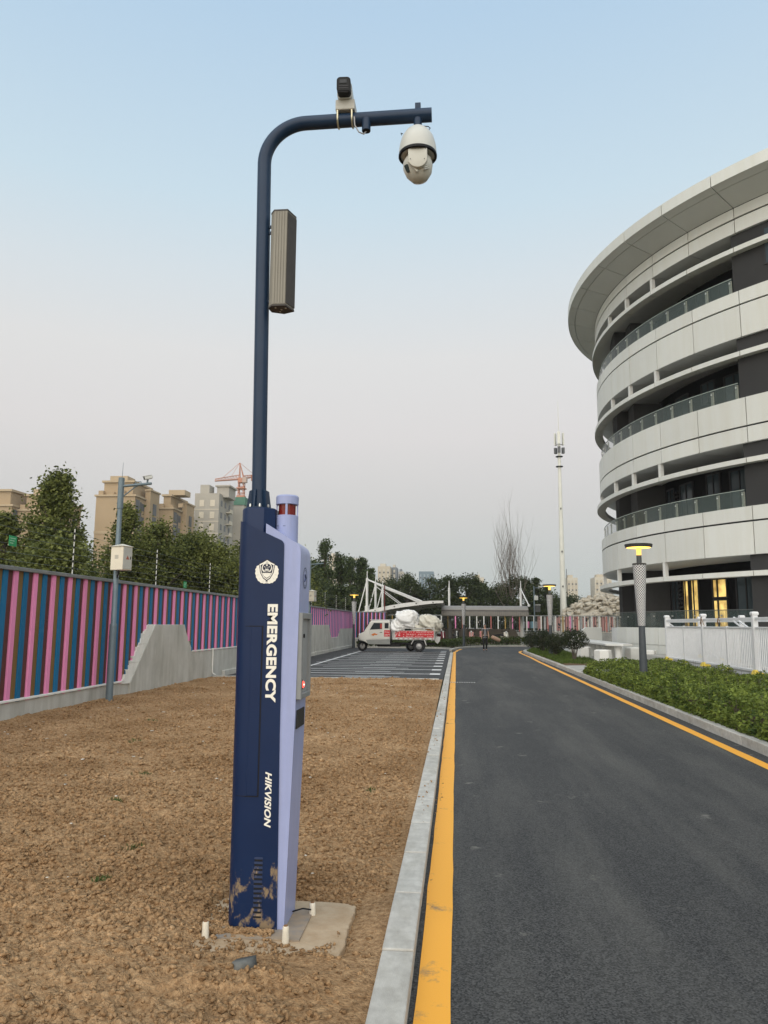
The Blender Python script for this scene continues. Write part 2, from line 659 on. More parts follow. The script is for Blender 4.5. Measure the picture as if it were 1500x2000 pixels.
def lumps(n, xs, ys, s, zoff=-0.25, flat=0.7, zf=None):
    """n irregular lumps as one vertex/face array"""
    base = ico[None] * (1 + RS.uniform(-0.5, 0.45, (n, 12, 1))) + RS.uniform(-0.28, 0.28, (n, 12, 3))
    sc_ = s[:, None] * np.stack([RS.uniform(0.7, 1.35, n), RS.uniform(0.7, 1.35, n), RS.uniform(0.5, 1.0, n) * flat / 0.7], 1)
    v = base * sc_[:, None, :]
    a = RS.uniform(0, 2 * np.pi, n)
    ca, sa = np.cos(a)[:, None], np.sin(a)[:, None]
    x = v[..., 0] * ca - v[..., 1] * sa + xs[:, None]
    y = v[..., 0] * sa + v[..., 1] * ca + ys[:, None]
    z = v[..., 2] + ((zf or soil_h)(xs, ys) + s * (-zoff * 0 + 0.15))[:, None]
    V = np.stack([x, y, z], -1).reshape(-1, 3)
    F = (icof[None] + (np.arange(n) * 12)[:, None, None]).reshape(-1, 3)
    return V, F


def scatter(n, x0, x1, y0, y1, smin, smax, power=2.5):
    xs, ys = RS.uniform(x0, x1, n), RS.uniform(y0, y1, n)
    s = smin + (smax - smin) * RS.uniform(0, 1, n) ** power
    keep = (vnoise(xs * 1.1, ys * 1.1, 21) * 0.6 + vnoise(xs * 3.1, ys * 3.1, 22) * 0.4) > RS.uniform(0.12, 0.72, n)
    onslab = (xs > -0.95) & (xs < -0.57) & (ys > 3.93) & (ys < 4.7)
    onleft = (xs > -1.4) & (xs <= -0.95) & (ys > 3.93) & (ys < 4.7)
    keep &= ~onslab | (RS.uniform(0, 1, n) < 0.10)
    keep &= ~onleft | (RS.uniform(0, 1, n) < 0.75)
    keep &= ~((np.abs(xs + 1.05) < 0.2) & (np.abs(ys - 4.4) < 0.16))
    keep &= ~((xs > -0.56) & (ys > 3.3) & (ys < 4.9) & (RS.uniform(0, 1, n) < 0.75))
    return xs[keep], ys[keep], s[keep]


VV, FF, k0 = [], [], 0
# crumbs lying on the slab and heaped along the foot of the column
xs = np.concatenate([RS.uniform(-1.42, -0.60, 1500), RS.normal(-1.08, 0.13, 900), RS.normal(-1.25, 0.05, 400), RS.normal(-0.75, 0.12, 160)])
ys = np.concatenate([RS.uniform(3.90, 4.66, 1500), RS.normal(4.205, 0.022, 900), RS.normal(4.32, 0.09, 400), RS.normal(4.0, 0.06, 160)])
s = 0.0025 + 0.013 * RS.uniform(0, 1, len(xs)) ** 3
k_ = (vnoise(xs * 4, ys * 4, 61) > np.where(xs > -0.95, 0.55, 0.25)) & (xs < -0.60) & ~((xs > -1.2) & (xs < -0.9) & (ys > 4.24)) & (ys > 3.88)
xs, ys, s = xs[k_], ys[k_], s[k_]
V, F = lumps(len(xs), xs, ys, s, zf=lambda a, b2: np.maximum(soil_h(a, b2), 0.0 + 0.012 * np.exp(-((b2 - 4.2) / 0.03) ** 2)))
VV.append(V)
FF.append(F)
k0 = len(V)
for args in [(42000, -4.2, -0.42, 2.6, 5.4, 0.004, 0.021, 3.0), (36000, -5.8, -0.42, 5.2, 9.0, 0.005, 0.023, 3.0), (22000, -7.1, -0.40, 9.0, 16.0, 0.008, 0.030, 2.6), (6000, -7.1, -0.42, 16.0, 22.8, 0.014, 0.036, 2.0)]:
    xs, ys, s = scatter(*args)
    V, F = lumps(len(xs), xs, ys, s)
    VV.append(V)
    FF.append(F + k0)
    k0 += len(V)
# a little soil kicked over the kerb and into the gutter
xs = np.concatenate([RS.uniform(-0.36, -0.24, 260), RS.uniform(-0.20, -0.13, 160)])
ys = 2.8 + 18 * RS.uniform(0, 1, len(xs)) ** 1.5
xs = xs + 0.0032 * (ys - 3.4)
s = (0.002 + 0.007 * RS.uniform(0, 1, len(xs)) ** 3) * (0.8 + ys / 14)
keepk = vnoise(xs * 2, ys * 1.2, 71) > 0.5
xs, ys, s = xs[keepk], ys[keepk], s[keepk]
onk = xs < (-0.2 + 0.0032 * (ys - 3.4))
V, F = lumps(len(xs), xs, ys, s, zf=lambda a, b2: np.where(onk, 0.053, ROAD_Z + 0.002))
VV.append(V)
FF.append(F + k0)
k0 += len(V)
cl = put('soil_clods', np_mesh('soil_clods', np.concatenate(VV), np.concatenate(FF), m_soil, smooth=False))
tag(cl, 'crumbled lumps of dry brown earth over the bare plot', None, kind='stuff')

# pale scraps and pebbles scattered over the soil
m_scrap = pm('pale_scrap', (0.72, 0.68, 0.60), (0.45, 0.40, 0.33), scale=20, rough=0.8, coord='World')
xs, ys = RS.uniform(-6.6, -0.5, 150), 2.9 + 18.5 * RS.uniform(0, 1, 150) ** 1.3
V, F = lumps(150, xs, ys, RS.uniform(0.006, 0.016, 150) * (0.6 + ys / 12), flat=0.25)
V[:, 2] += 0.012
pb = put('pebbles', np_mesh('pebbles', V, F, m_scrap))
tag(pb, 'small pale pebbles and scraps strewn on the brown soil', None, kind='stuff')

# sparse weeds
m_weed = pm('weed_green', (0.075, 0.115, 0.03), (0.045, 0.07, 0.02), scale=30, rough=0.7, coord='World')
V, F, k0 = [], [], 0
spots = [(-0.87, 4.08, 0.07), (-2.3, 5.6, 0.09), (-1.75, 6.6, 0.10), (-3.3, 8.2, 0.12), (-2.2, 4.9, 0.06), (-4.3, 10.4, 0.12), (-4.9, 12.5, 0.14), (-3.0, 6.9, 0.08), (-0.8, 7.6, 0.07)]
for (x, y, r) in spots:
    for k in range(60):
        a, d = RS.uniform(0, 6.28), r * RS.uniform(0, 1) ** 0.7
        px, py = x + d * math.cos(a), y + d * math.sin(a) * 0.8
        z = float(soil_h(px, py))
        hgt, w, q = RS.uniform(0.012, 0.04), RS.uniform(0.003, 0.007), RS.uniform(0, 6.28)
        t = (px + RS.uniform(-0.02, 0.02), py + RS.uniform(-0.02, 0.02), z + hgt)
        V += [(px - w * math.cos(q), py - w * math.sin(q), z), (px + w * math.cos(q), py + w * math.sin(q), z), t]
        F.append((k0, k0 + 1, k0 + 2))
        k0 += 3
wd = put('weeds', np_mesh('weeds', V, F, m_weed))
tag(wd, 'sparse green weed sprigs poking through the brown soil', None, kind='stuff')

# kerbs -------------------------------------------------------------
m_kerb = pm('kerb_concrete', (0.53, 0.515, 0.47), (0.42, 0.405, 0.37), scale=14.0, rough=0.9, spec=0.2, bump=0.5, bscale=160, var=0.09, streak=0.22, sscale=(9, 3, 9), dist=0.004)


def kerb_run(root, path, w, z0, z1, side, length=0.8, gap=0.012, jitter=0.004, name='kerb_stone'):
    """stones along a polyline; side=+1 puts the stone to the left of the path"""
    seg = [(Vector(path[i]), Vector(path[i + 1])) for i in range(len(path) - 1)]
    tot = sum((q - p).length for p, q in seg)

    def at(s):
        for p, q in seg:
            L_ = (q - p).length
            if s <= L_ + 1e-6:
                return p + (q - p) * (s / L_)
            s -= L_
        return seg[-1][1]
    nst = max(1, int(round(tot / length)))
    ln = tot / nst
    cache = {}
    for i in range(nst):
        p, q = at(i * ln), at((i + 1) * ln)
        L_ = (q - p).length - gap
        key = round(L_, 2)
        if key not in cache:
            cache[key] = MB().box(0, L_, 0, w * side, z0, z1).mesh('kerb_stone', m_kerb, bevel=0.008, seg=2)
        o = lput(name, cache[key], root, (p.x, p.y, rnd.uniform(-jitter, jitter)), (0, 0, math.atan2(q.y - p.y, q.x - p.x) + rnd.uniform(-0.002, 0.002)))


kl = empty('kerb', (0, 0, 0))
tag(kl, 'light concrete kerb between the soil and the yellow line', None, kind='structure')
yj = 3.96 - 0.8 * 8
kerb_run(kl, [(-0.205 + xd(yj), yj), (-0.205 + xd(48.76), yj + 0.8 * 58)], 0.155, -0.2, 0.05, +1)
kp = empty('kerb', (0, 0, 0))
tag(kp, 'pale kerb between the bare soil and the parking bays', None, kind='structure')
kerb_run(kp, [(-7.2, 22.88), (-0.50 + xd(22), 22.88)], 0.14, -0.2, 0.035, +1, length=1.0)
kf = empty('kerb', (0, 0, 0))
tag(kf, 'curved kerb in front of the hedge at the far bend', None, kind='structure')
kerb_run(kf, [(-7.0, 53.6), (-2.0, 53.4), (-1.0, 52.9), (-0.35, 51.6), (-0.16, 50.0)], 0.15, -0.2, 0.07, +1, length=0.9)
kerb_run(kf, [(-0.12, 48.0), (0.02, 50.5), (0.4, 53.0), (1.2, 56.3), (2.6, 58.5), (4.5, 59.8), (7.5, 60.3), (14, 60.5)], 0.16, -0.2, 0.08, +1, length=0.9)
kr = empty('kerb', (0, 0, 0))
tag(kr, 'pale concrete kerb along the leafy shrub bed', None, kind='structure')
cor = [(4.05 + 3.2 * (1 - math.cos(R(a))), 46 + 6.6 * math.sin(R(a))) for a in range(0, 91, 15)]
kerb_run(kr, [(3.9, -3), (3.92, 6), (3.98, 14), (4.02, 24), (4.03, 36)] + cor + [(16, 52.9)], 0.15, -0.2, 0.10, -1)

# painted lines --------------------------------------------------------
m_yel = bpy.data.materials.new('yellow_paint')
m_yel.use_nodes = True
n, l = nodes_of(m_yel)
b = n['Principled BSDF']
geo = n.new('ShaderNodeNewGeometry')
q = n.new('ShaderNodeTexNoise')
q.inputs['Scale'].default_value = 5
q.inputs['Detail'].default_value = 8
q.inputs['Roughness'].default_value = 0.7
l.new(geo.outputs['Position'], q.inputs['Vector'])
rp = n.new('ShaderNodeValToRGB')
rp.color_ramp.elements[0].position = 0.25
rp.color_ramp.elements[1].position = 0.41
rp.color_ramp.elements[0].color = (0.20, 0.15, 0.09, 1)
rp.color_ramp.elements[1].color = (0.84, 0.385, 0.03, 1)
l.new(q.outputs['Fac'], rp.inputs[0])
l.new(rp.outputs[0], b.inputs['Base Color'])
b.inputs['Roughness'].default_value = 0.6
q2 = n.new('ShaderNodeTexNoise')
q2.inputs['Scale'].default_value = 170
l.new(geo.outputs['Position'], q2.inputs['Vector'])
bp = n.new('ShaderNodeBump')
bp.inputs['Strength'].default_value = 0.3
bp.inputs['Distance'].default_value = 0.003
l.new(q2.outputs['Fac'], bp.inputs['Height'])
l.new(bp.outputs[0], b.inputs['Normal'])
m_white = pm('white_paint', (0.82, 0.82, 0.80), (0.60, 0.60, 0.59), scale=4, rough=0.65, coord='World', bump=0.2, bscale=150, dist=0.003)


def strip(name, path, w, z, mat, parent, wob=0.0):
    V, F = [], []
    P_ = [Vector((p[0], p[1], 0)) for p in path]
    for i, p in enumerate(P_):
        d = (P_[min(i + 1, len(P_) - 1)] - P_[max(i - 1, 0)]).normalized()
        nrm = Vector((-d.y, d.x, 0))
        a, c = p + nrm * (w / 2 + rnd.uniform(-wob, wob)), p - nrm * (w / 2 + rnd.uniform(-wob, wob))
        V += [(a.x, a.y, z), (c.x, c.y, z)]
        if i:
            F.append((2 * i - 2, 2 * i - 1, 2 * i + 1, 2 * i))
    return put(name, np_mesh(name, V, F, mat), parent)


yl = [(-0.10 + xd(y), y) for y in np.arange(-4, 47, 0.35)] + [(0.12, 47.5), (0.2, 49.5), (0.5, 52.5)]
strip('yellow_line', yl, 0.152, ROAD_Z + 0.004, m_yel, ro, 0.004)
yr = [(3.66 + 0.0048 * (y - 9), y) for y in np.arange(-4, 36, 0.5)] + [(3.87, 40), (3.86, 44), (3.88, 46.5), (4.0, 48.3), (4.3, 50)]
strip('yellow_line', yr, 0.15, ROAD_Z + 0.004, m_yel, ro, 0.003)

# parking bay lines
zl = ROAD_Z
strip('bay_line', [(-5.62, 23.2), (-5.62, 47.5)], 0.12, zl, m_white, pk)
for k in range(11):
    y = 23.55 + 2.42 * k
    strip('bay_line', [(-6.9 if k < 3 else -5.9, y), (-0.70, y)], 0.16, zl + 0.0015, m_white, pk, 0.01)
    MB().add([(-0.80, y - 0.32, zl + 0.004), (-0.46, y - 0.32, zl + 0.004), (-0.46, y + 0.32, zl + 0.004), (-0.80, y + 0.32, zl + 0.004)], [(0, 1, 2, 3)]).build('bay_block', m_white, pk)
    if k < 10:
        strip('bay_line', [(-5.2 + 0.1 * (k % 3), y + 1.2), (-2.2, y + 1.2)], 0.10, zl + 0.0015, m_white, pk, 0.015)
        strip('bay_line', [(-3.4, y + 0.82), (-1.7, y + 0.82)], 0.13, zl + 0.001, m_white, pk, 0.02)

# slotted drain across the lane edge
m_iron = pm('cast_iron', (0.10, 0.10, 0.10), (0.06, 0.06, 0.06), scale=20, rough=0.6, metal=0.5)
dg_ = empty('drain_grate', (0.25, 22.4, ROAD_Z))
tag(dg_, 'short iron drain grate across the yellow line', 'drain')
MB().box(-0.15, 0.62, 22.33, 22.40, ROAD_Z + 0.001, ROAD_Z + 0.006).build('frame', m_iron, dg_)
m_slotbar = pm('worn_steel', (0.55, 0.55, 0.54), scale=20, rough=0.5, metal=0.6)
for k in range(11):
    MB().box(-0.13 + k * 0.068, -0.095 + k * 0.068, 22.30, 22.43, ROAD_Z + 0.006, ROAD_Z + 0.014).build('bar', m_slotbar, dg_)

# right-hand ground: pavement, bed soil, lawn
m_pave = pm('pale_concrete', (0.44, 0.43, 0.40), (0.34, 0.33, 0.30), scale=1.2, rough=0.9, bump=0.2, bscale=60, coord='World', dist=0.005)
pv = MB().add([(4.15, 26.6, 0.085), (60, 26.6, 0.085), (60, 52.6, 0.085), (7.2, 52.6, 0.085), (5.4, 51.5, 0.085), (4.3, 47.5, 0.085), (4.17, 36, 0.085)], [tuple(range(7))]).build('pavement', m_pave)
tag(pv, 'pale concrete forecourt before the round building', None, kind='structure')
m_bed = pm('bed_soil', (0.11, 0.075, 0.045), (0.06, 0.042, 0.026), scale=8, rough=0.95, coord='World', bump=0.6, dist=0.02)
bd = MB().add([(4.05, -4, 0.08), (7.45, -4, 0.08), (7.45, 28.4, 0.08), (4.15, 26.6, 0.08)], [(0, 1, 2, 3)]).build('planting_bed_ground', m_bed)
tag(bd, 'dark soil of the shrub bed beside the road', None, kind='structure')
# joints cut in the forecourt
m_joint = pm('joint_dark', (0.16, 0.155, 0.15), scale=5, rough=0.95)
for k in range(9):
    MB().box(4.3, 16, 27.8 + 2.4 * k, 27.812 + 2.4 * k, 0.08, 0.0866).build('paving_joint', m_joint, pv)
# low curved steps at the end of the plinth
st = empty('curved_steps', (7.1, 29.6, 0.085))
tag(st, 'two low rounded stone steps at the end of the grey plinth', 'steps')
for i, (r_, z_) in enumerate([(1.5, 0.085), (1.1, 0.20)]):
    MB().arc((7.9, 29.3), 0.05, r_, R(95), R(265), z_, z_ + 0.115, 16).build('step', m_pave, st, bevel=0.012, seg=1)
# trampled bare rim of earth round the lawn tip
lawn_poly = [(4.22, 30.4), (6.1, 31.0), (6.15, 34), (6.3, 44), (6.9, 50.5), (6.0, 51.2), (5.0, 50.2), (4.4, 47.8), (4.22, 45)]
ln_ = MB().add([(x, y, 0.095) for x, y in lawn_poly], [tuple(range(len(lawn_poly)))]).build('lawn_ground', pm('lawn_earth', (0.16, 0.10, 0.055), (0.09, 0.06, 0.03), scale=6, rough=0.95, coord='World'))
tag(ln_, 'earth of the narrow lawn island with round shrubs', None, kind='structure')
# ------------------------------------------------------------------ emergency column with its mast
m_navy = bpy.data.materials.new('navy_paint')
m_navy.use_nodes = True
n, l = nodes_of(m_navy)
b = n['Principled BSDF']
b.inputs['Roughness'].default_value = 0.45
b.inputs['Specular IOR Level'].default_value = 0.28
geo = n.new('ShaderNodeNewGeometry')
sp = n.new('ShaderNodeSeparateXYZ')
l.new(geo.outputs['Position'], sp.inputs[0])
mp = n.new('ShaderNodeMapping')
mp.inputs['Scale'].default_value = (1.5, 1.5, 0.8)
mp.inputs['Rotation'].default_value = (0, R(35), 0)
l.new(geo.outputs['Position'], mp.inputs[0])
q = n.new('ShaderNodeTexNoise')
q.inputs['Scale'].default_value = 7.5
q.inputs['Detail'].default_value = 13
q.inputs['Roughness'].default_value = 0.68
q.inputs['Distortion'].default_value = 0.25
l.new(mp.outputs[0], q.inputs['Vector'])
mr = n.new('ShaderNodeMapRange')      # splashed mud only reaches knee height
mr.inputs[1].default_value, mr.inputs[2].default_value = 0.02, 0.42
mr.inputs[3].default_value, mr.inputs[4].default_value = 0.03, -0.10
mr.clamp = False
l.new(sp.outputs['Z'], mr.inputs[0])
ad = n.new('ShaderNodeMath')
ad.operation = 'ADD'
l.new(q.outputs['Fac'], ad.inputs[0])
l.new(mr.outputs[0], ad.inputs[1])
mudf = n.new('ShaderNodeValToRGB')
mudf.color_ramp.elements[0].position = 0.515
mudf.color_ramp.elements[1].position = 0.575
l.new(ad.outputs[0], mudf.inputs[0])
cut = n.new('ShaderNodeMath')
cut.operation = 'LESS_THAN'
cut.inputs[1].default_value = 0.40
l.new(sp.outputs['Z'], cut.inputs[0])
mf = n.new('ShaderNodeMath')
mf.operation = 'MULTIPLY'
l.new(mudf.outputs[0], mf.inputs[0])
l.new(cut.outputs[0], mf.inputs[1])
mf2 = n.new('ShaderNodeMath')
mf2.operation = 'MULTIPLY'
mf2.inputs[1].default_value = 0.9
l.new(mf.outputs[0], mf2.inputs[0])
nv = n.new('ShaderNodeTexNoise')
nv.inputs['Scale'].default_value = 5
nv.inputs['Detail'].default_value = 6
l.new(geo.outputs['Position'], nv.inputs['Vector'])
nr = n.new('ShaderNodeValToRGB')
nr.color_ramp.elements[0].position = 0.3
nr.color_ramp.elements[1].position = 0.75
nr.color_ramp.elements[0].color = (0.003, 0.0145, 0.056, 1)
nr.color_ramp.elements[1].color = (0.0045, 0.019, 0.068, 1)
l.new(nv.outputs['Fac'], nr.inputs[0])
mx = n.new('ShaderNodeMix')
mx.data_type = 'RGBA'
l.new(mf2.outputs[0], mx.inputs[0])
l.new(nr.outputs[0], mx.inputs[6])
mx.inputs[7].default_value = (0.25, 0.18, 0.105, 1)
l.new(mx.outputs[2], b.inputs['Base Color'])
rr_ = n.new('ShaderNodeMapRange')
rr_.inputs[3].default_value, rr_.inputs[4].default_value = 0.42, 0.9
l.new(mf2.outputs[0], rr_.inputs[0])
l.new(rr_.outputs[0], b.inputs['Roughness'])
fb = n.new('ShaderNodeTexNoise')
fb.inputs['Scale'].default_value = 600
l.new(geo.outputs['Position'], fb.inputs['Vector'])
bp = n.new('ShaderNodeBump')
bp.inputs['Strength'].default_value = 0.06
bp.inputs['Distance'].default_value = 0.001
l.new(fb.outputs['Fac'], bp.inputs['Height'])
l.new(bp.outputs[0], b.inputs['Normal'])

m_lilac = pm('lilac_paint', (0.33, 0.375, 0.60), (0.30, 0.345, 0.56), scale=6, rough=0.35, bump=0.05, bscale=500, coord='World', dist=0.001, streak=0.07, sscale=(20, 20, 1.5))
m_black = pm('black_gap', (0.012, 0.012, 0.014), scale=10, rough=0.7)
m_letter = pm('white_letter', (0.82, 0.80, 0.72), (0.76, 0.74, 0.66), scale=12, rough=0.5)
m_grey = pm('grey_panel', (0.25, 0.26, 0.26), (0.21, 0.22, 0.22), scale=9, rough=0.45, coord='World')
m_steel = pm('mast_paint', (0.012, 0.032, 0.070), (0.009, 0.026, 0.060), scale=5, rough=0.40, spec=0.3, bump=0.05, bscale=300, coord='World', dist=0.001)
m_bolt = pm('zinc_bolt', (0.65, 0.65, 0.62), scale=20, rough=0.35, metal=0.8)

YF = 4.25
ec = empty('emergency_column', (-1.07, 4.39, 0))
tag(ec, 'tall navy and lilac emergency column with curved camera mast', 'emergency column')

# dark shell: side profile extruded front to back, its outer vertical edges rounded
arc_ = [(-0.985 + 0.033 * math.sin(R(a)) + 0.0, 2.035 + 0.035 * math.cos(R(a))) for a in range(28, 91, 12)]
prof = [(-1.22, -0.05), (-0.938, -0.05), (-0.950, 1.0)] + list(reversed(arc_)) + [(-1.228, 2.186)]
sh = MB().prism(prof, YF, 4.535, 'y')
def _vert(e):
    a, c = e.verts[0].co, e.verts[1].co
    return abs(a.x - c.x) < 0.03 and abs(a.z - c.z) > 0.5 and (a.x + c.x) / 2 < -1.2
shell = sh.build('shell', m_navy, ec, smooth=True, bevel=0.085, seg=9, bsel=_vert)
# lilac housing wedge on the road side
lp = [(-1.06, -0.05), (-0.904, -0.05), (-0.868, 1.1), (-0.856, 1.985), (-0.858, 2.012), (-0.868, 2.035), (-0.886, 2.052), (-1.06, 2.162)]
lil = MB().prism(lp, YF + 0.006, 4.545, 'y').build('housing', m_lilac, ec, smooth=True)
# service door: a recessed gap round a slightly proud leaf
dx0, dx1, dz0, dz1 = -1.135, -1.064, 0.675, 1.581
gp = MB()
gp.box(dx1, dx1 + 0.007, YF - 0.0012, YF + 0.002, dz0 - 0.005, dz1 + 0.005)
gp.box(dx0, dx1, YF - 0.0012, YF + 0.002, dz1, dz1 + 0.005)
gp.box(dx0, dx1, YF - 0.0012, YF + 0.002, dz0 - 0.005, dz0)
gp.build('door_gap', m_black, ec)
dr = MB().box(dx0 + 0.01, dx1 - 0.0005, YF - 0.0022, YF + 0.004, dz0 + 0.0005, dz1 - 0.0005).build('door', m_navy, ec, bevel=0.0015, seg=1)
# the gap carries on round the rounded edge
for z in (dz1, dz0 - 0.004):
    pts_ = []
    for a in range(0, 91, 15):
        pts_.append((-1.135 - 0.0855 * math.sin(R(a)), YF + 0.085 - 0.0855 * math.cos(R(a)), z + 0.002))
    MB().tube(pts_ + [(-1.2215, 4.38, z + 0.002)], 0.0018, 6).build('door_gap', m_black, ec)
# louvre slots near the foot
lvm = MB()
lvm.box(-0.022, 0.022, -0.004, 0.004, -0.0045, 0.0045)
lv_slot = lvm.mesh('louvre_slot', m_black)
lvh = MB().prism([(-0.0028, -0.004), (0.0, 0.007), (0.0, -0.004)], -0.023, 0.023, 'x')
lv_hood = lvh.mesh('louvre', m_navy)
for k in range(13):
    z = 0.066 + k * 0.0237
    o = lput('louvre', lv_hood, ec, (-1.046 + 1.07, YF - 0.0005 - 4.39, z + 0.006))
    lput('slot', lv_slot, o, (0, 0.003, -0.0098))
# lettering down the face
def face_text(body, xc, zc, h, L_, mat, shear=0.0, fat=0.0, depth=0.0022, name='lettering', y=None):
    me = text_mesh(body, h, mat, L_, shear, fat, depth, 1.04)
    o = put(name, me, ec)
    M = Matrix(((0, 1, 0, xc), (0, 0, -1, (YF - 0.0015) if y is None else y), (-1, 0, 0, zc), (0, 0, 0, 1)))
    o.matrix_parent_inverse = ec.matrix_basis.inverted()
    o.matrix_basis = M
    return o
face_text('EMERGENCY', -1.0065, 1.4375, 0.0585, 0.537, m_letter, 0.0, 0.042)
face_text('HIKVISION', -1.004, 0.659, 0.036, 0.288, m_letter, 0.28, 0.03)

# white police badge: wreath, shield outline, dark field with stars, ribbon
ex, ez, yb = -1.046, 1.888, YF - 0.0008
def flat(name, pts2, d, mat, parent=None):
    return MB().prism([(ex + p[0] * 0.066, ez + p[1] * 0.066) for p in pts2], yb - d - 0.0006, yb - d, 'y').build(name, mat, parent or badge, fix=True)
badge = empty('badge', (ex, YF, ez))
badge.parent = ec
badge.matrix_parent_inverse = ec.matrix_basis.inverted()
half = [(0.10, -1.0), (0.24, -1.03), (0.40, -0.97), (0.50, -0.98), (0.64, -0.84), (0.75, -0.80), (0.84, -0.60), (0.93, -0.52), (0.95, -0.30), (1.02, -0.18), (0.98, 0.05), (1.02, 0.18), (0.92, 0.34), (0.90, 0.46), (0.76, 0.52), (0.60, 0.64), (0.44, 0.60)]
wre = half + [(-a, c) for a, c in reversed(half)]
flat('wreath', wre, 0.0, m_letter)
def shield(s, dy=0.0):
    return [(0, -0.72 * s + dy), (0.28 * s, -0.52 * s + dy), (0.52 * s, -0.1 * s + dy), (0.60 * s, 0.42 * s + dy), (0.66 * s, 0.62 * s + dy), (0.32 * s, 0.78 * s + dy), (0, 0.98 * s + dy),
            (-0.32 * s, 0.78 * s + dy), (-0.66 * s, 0.62 * s + dy), (-0.60 * s, 0.42 * s + dy), (-0.52 * s, -0.1 * s + dy), (-0.28 * s, -0.52 * s + dy)]
m_badge_dark = pm('badge_dark', (0.02, 0.025, 0.05), scale=10, rough=0.5)
flat('shield_outline', shield(1.13, 0.0), 0.0004, m_badge_dark)
flat('shield', shield(1.0), 0.0008, m_letter)
flat('shield_field', shield(0.86), 0.0016, m_badge_dark)
flat('shield_base', [(0, -0.55), (0.24, -0.4), (0.40, -0.12), (-0.40, -0.12), (-0.24, -0.4)], 0.0024, m_letter)
flat('disc_rim', [(0.44 * math.cos(R(a)), 0.32 + 0.46 * math.sin(R(a))) for a in range(0, 360, 15)], 0.0024, m_letter)
flat('disc', [(0.36 * math.cos(R(a)), 0.34 + 0.34 * math.sin(R(a))) for a in range(0, 360, 15)], 0.0032, m_badge_dark)
def star(cx, cy, s):
    return [(cx + s * (1 if k % 2 == 0 else 0.42) * math.sin(R(36 * k)), cy + s * (1 if k % 2 == 0 else 0.42) * math.cos(R(36 * k))) for k in range(10)]
flat('star', star(0, 0.54, 0.12), 0.004, m_letter)
for p in [(-0.2, 0.4), (0.2, 0.4), (-0.09, 0.29), (0.09, 0.29)]:
    flat('star', star(p[0], p[1], 0.06), 0.004, m_letter)
flat('gate', [(-0.2, 0.08), (0.2, 0.08), (0.16, 0.17), (0.05, 0.17), (0.03, 0.22), (-0.03, 0.22), (-0.05, 0.17), (-0.16, 0.17)], 0.004, m_letter)
flat('ribbon', [(-0.42, -0.1), (0.42, -0.1), (0.36, -0.02), (-0.36, -0.02)], 0.0042, m_badge_dark)
for sx in (-0.045, 0.045):
    flat('knot', [(sx - 0.02, -0.92), (sx + 0.02, -0.92), (sx + 0.02, -0.72), (sx - 0.02, -0.72)], 0.0012, m_badge_dark)
for sx in (-1, 1):
    for a in (200, 225, 250):
        c_, s_ = math.cos(R(a)), math.sin(R(a))
        flat('leaf_vein', [(sx * -c_ * 0.70, s_ * 0.70), (sx * -c_ * 0.93, s_ * 0.93 - 0.01), (sx * -c_ * 0.93, s_ * 0.93 + 0.015)], 0.0012, pm('badge_line', (0.45, 0.44, 0.40), rough=0.6))

# road-facing side: ring mark, call panel, button, speaker grille
def xs_at(z):
    return -0.904 + (0.036 / 1.15) * (z + 0.05) if z < 1.1 else -0.868 + 0.0136 * (z - 1.1)
zc = 1.86
rg_ = []
for (ro_, ri_) in ((0.062, 0.054), (0.047, 0.044)):
    mb = MB()
    N = 28
    for k in range(N):
        a0, a1 = 2 * math.pi * k / N, 2 * math.pi * (k + 1) / N
        x_ = xs_at(zc) + 0.0012
        mb.add([(x_, 4.40 + r_ * math.cos(a), zc + r_ * math.sin(a)) for r_, a in ((ri_, a0), (ro_, a0), (ro_, a1), (ri_, a1))], [(0, 1, 2, 3)])
    mb.build('ring_mark', pm('ring_mark_blue', (0.07, 0.09, 0.17), rough=0.5), ec)
MB().tube([(xs_at(zc) + 0.001, 4.385, zc - 0.02), (xs_at(zc) + 0.003, 4.41, zc), (xs_at(zc) + 0.001, 4.39, zc + 0.02)], 0.005, 6).build('ring_mark', MATS['ring_mark_blue'], ec)
pz0, pz1 = 1.185, 1.66
cp = empty('call_panel', (-0.87, 4.40, 1.4))
cp.parent = ec
cp.matrix_parent_inverse = ec.matrix_basis.inverted()
xo = xs_at(1.5)
MB().box(xo - 0.01, xo + 0.024, 4.262, 4.285, pz0, pz1).build('frame', m_grey, cp, bevel=0.003, seg=1)
MB().box(xo - 0.01, xo + 0.024, 4.515, 4.540, pz0, pz1).build('frame', m_grey, cp, bevel=0.003, seg=1)
MB().box(xo - 0.01, xo + 0.0235, 4.285, 4.515, pz1 - 0.035, pz1 - 0.0005).build('frame', m_grey, cp, bevel=0.003, seg=1)
MB().box(xo - 0.01, xo + 0.0235, 4.285, 4.515, pz0 + 0.0005, pz0 + 0.03).build('frame', m_grey, cp, bevel=0.003, seg=1)
MB().box(xo - 0.012, xo + 0.005, 4.28, 4.52, pz0 + 0.02, pz1 - 0.02).build('back_plate', pm('panel_back', (0.30, 0.31, 0.31), rough=0.4), cp)
M_ = Matrix.Rotation(R(90), 4, 'Y')
MB().lathe([(0.028, 0), (0.028, 0.010), (0.022, 0.014)], (xo + 0.004, 4.34, 1.262), 20, M_).build('button_bezel', pm('bezel_dark', (0.10, 0.05, 0.05), rough=0.4), cp, smooth=True)
MB().lathe([(0.019, 0), (0.019, 0.018), (0.012, 0.022)], (xo + 0.004, 4.34, 1.262), 18, M_).build('button', pm('lit_red_button', (0.8, 0.05, 0.04), rough=0.3, emit=(1.0, 0.10, 0.07), estr=1.6), cp, smooth=True)
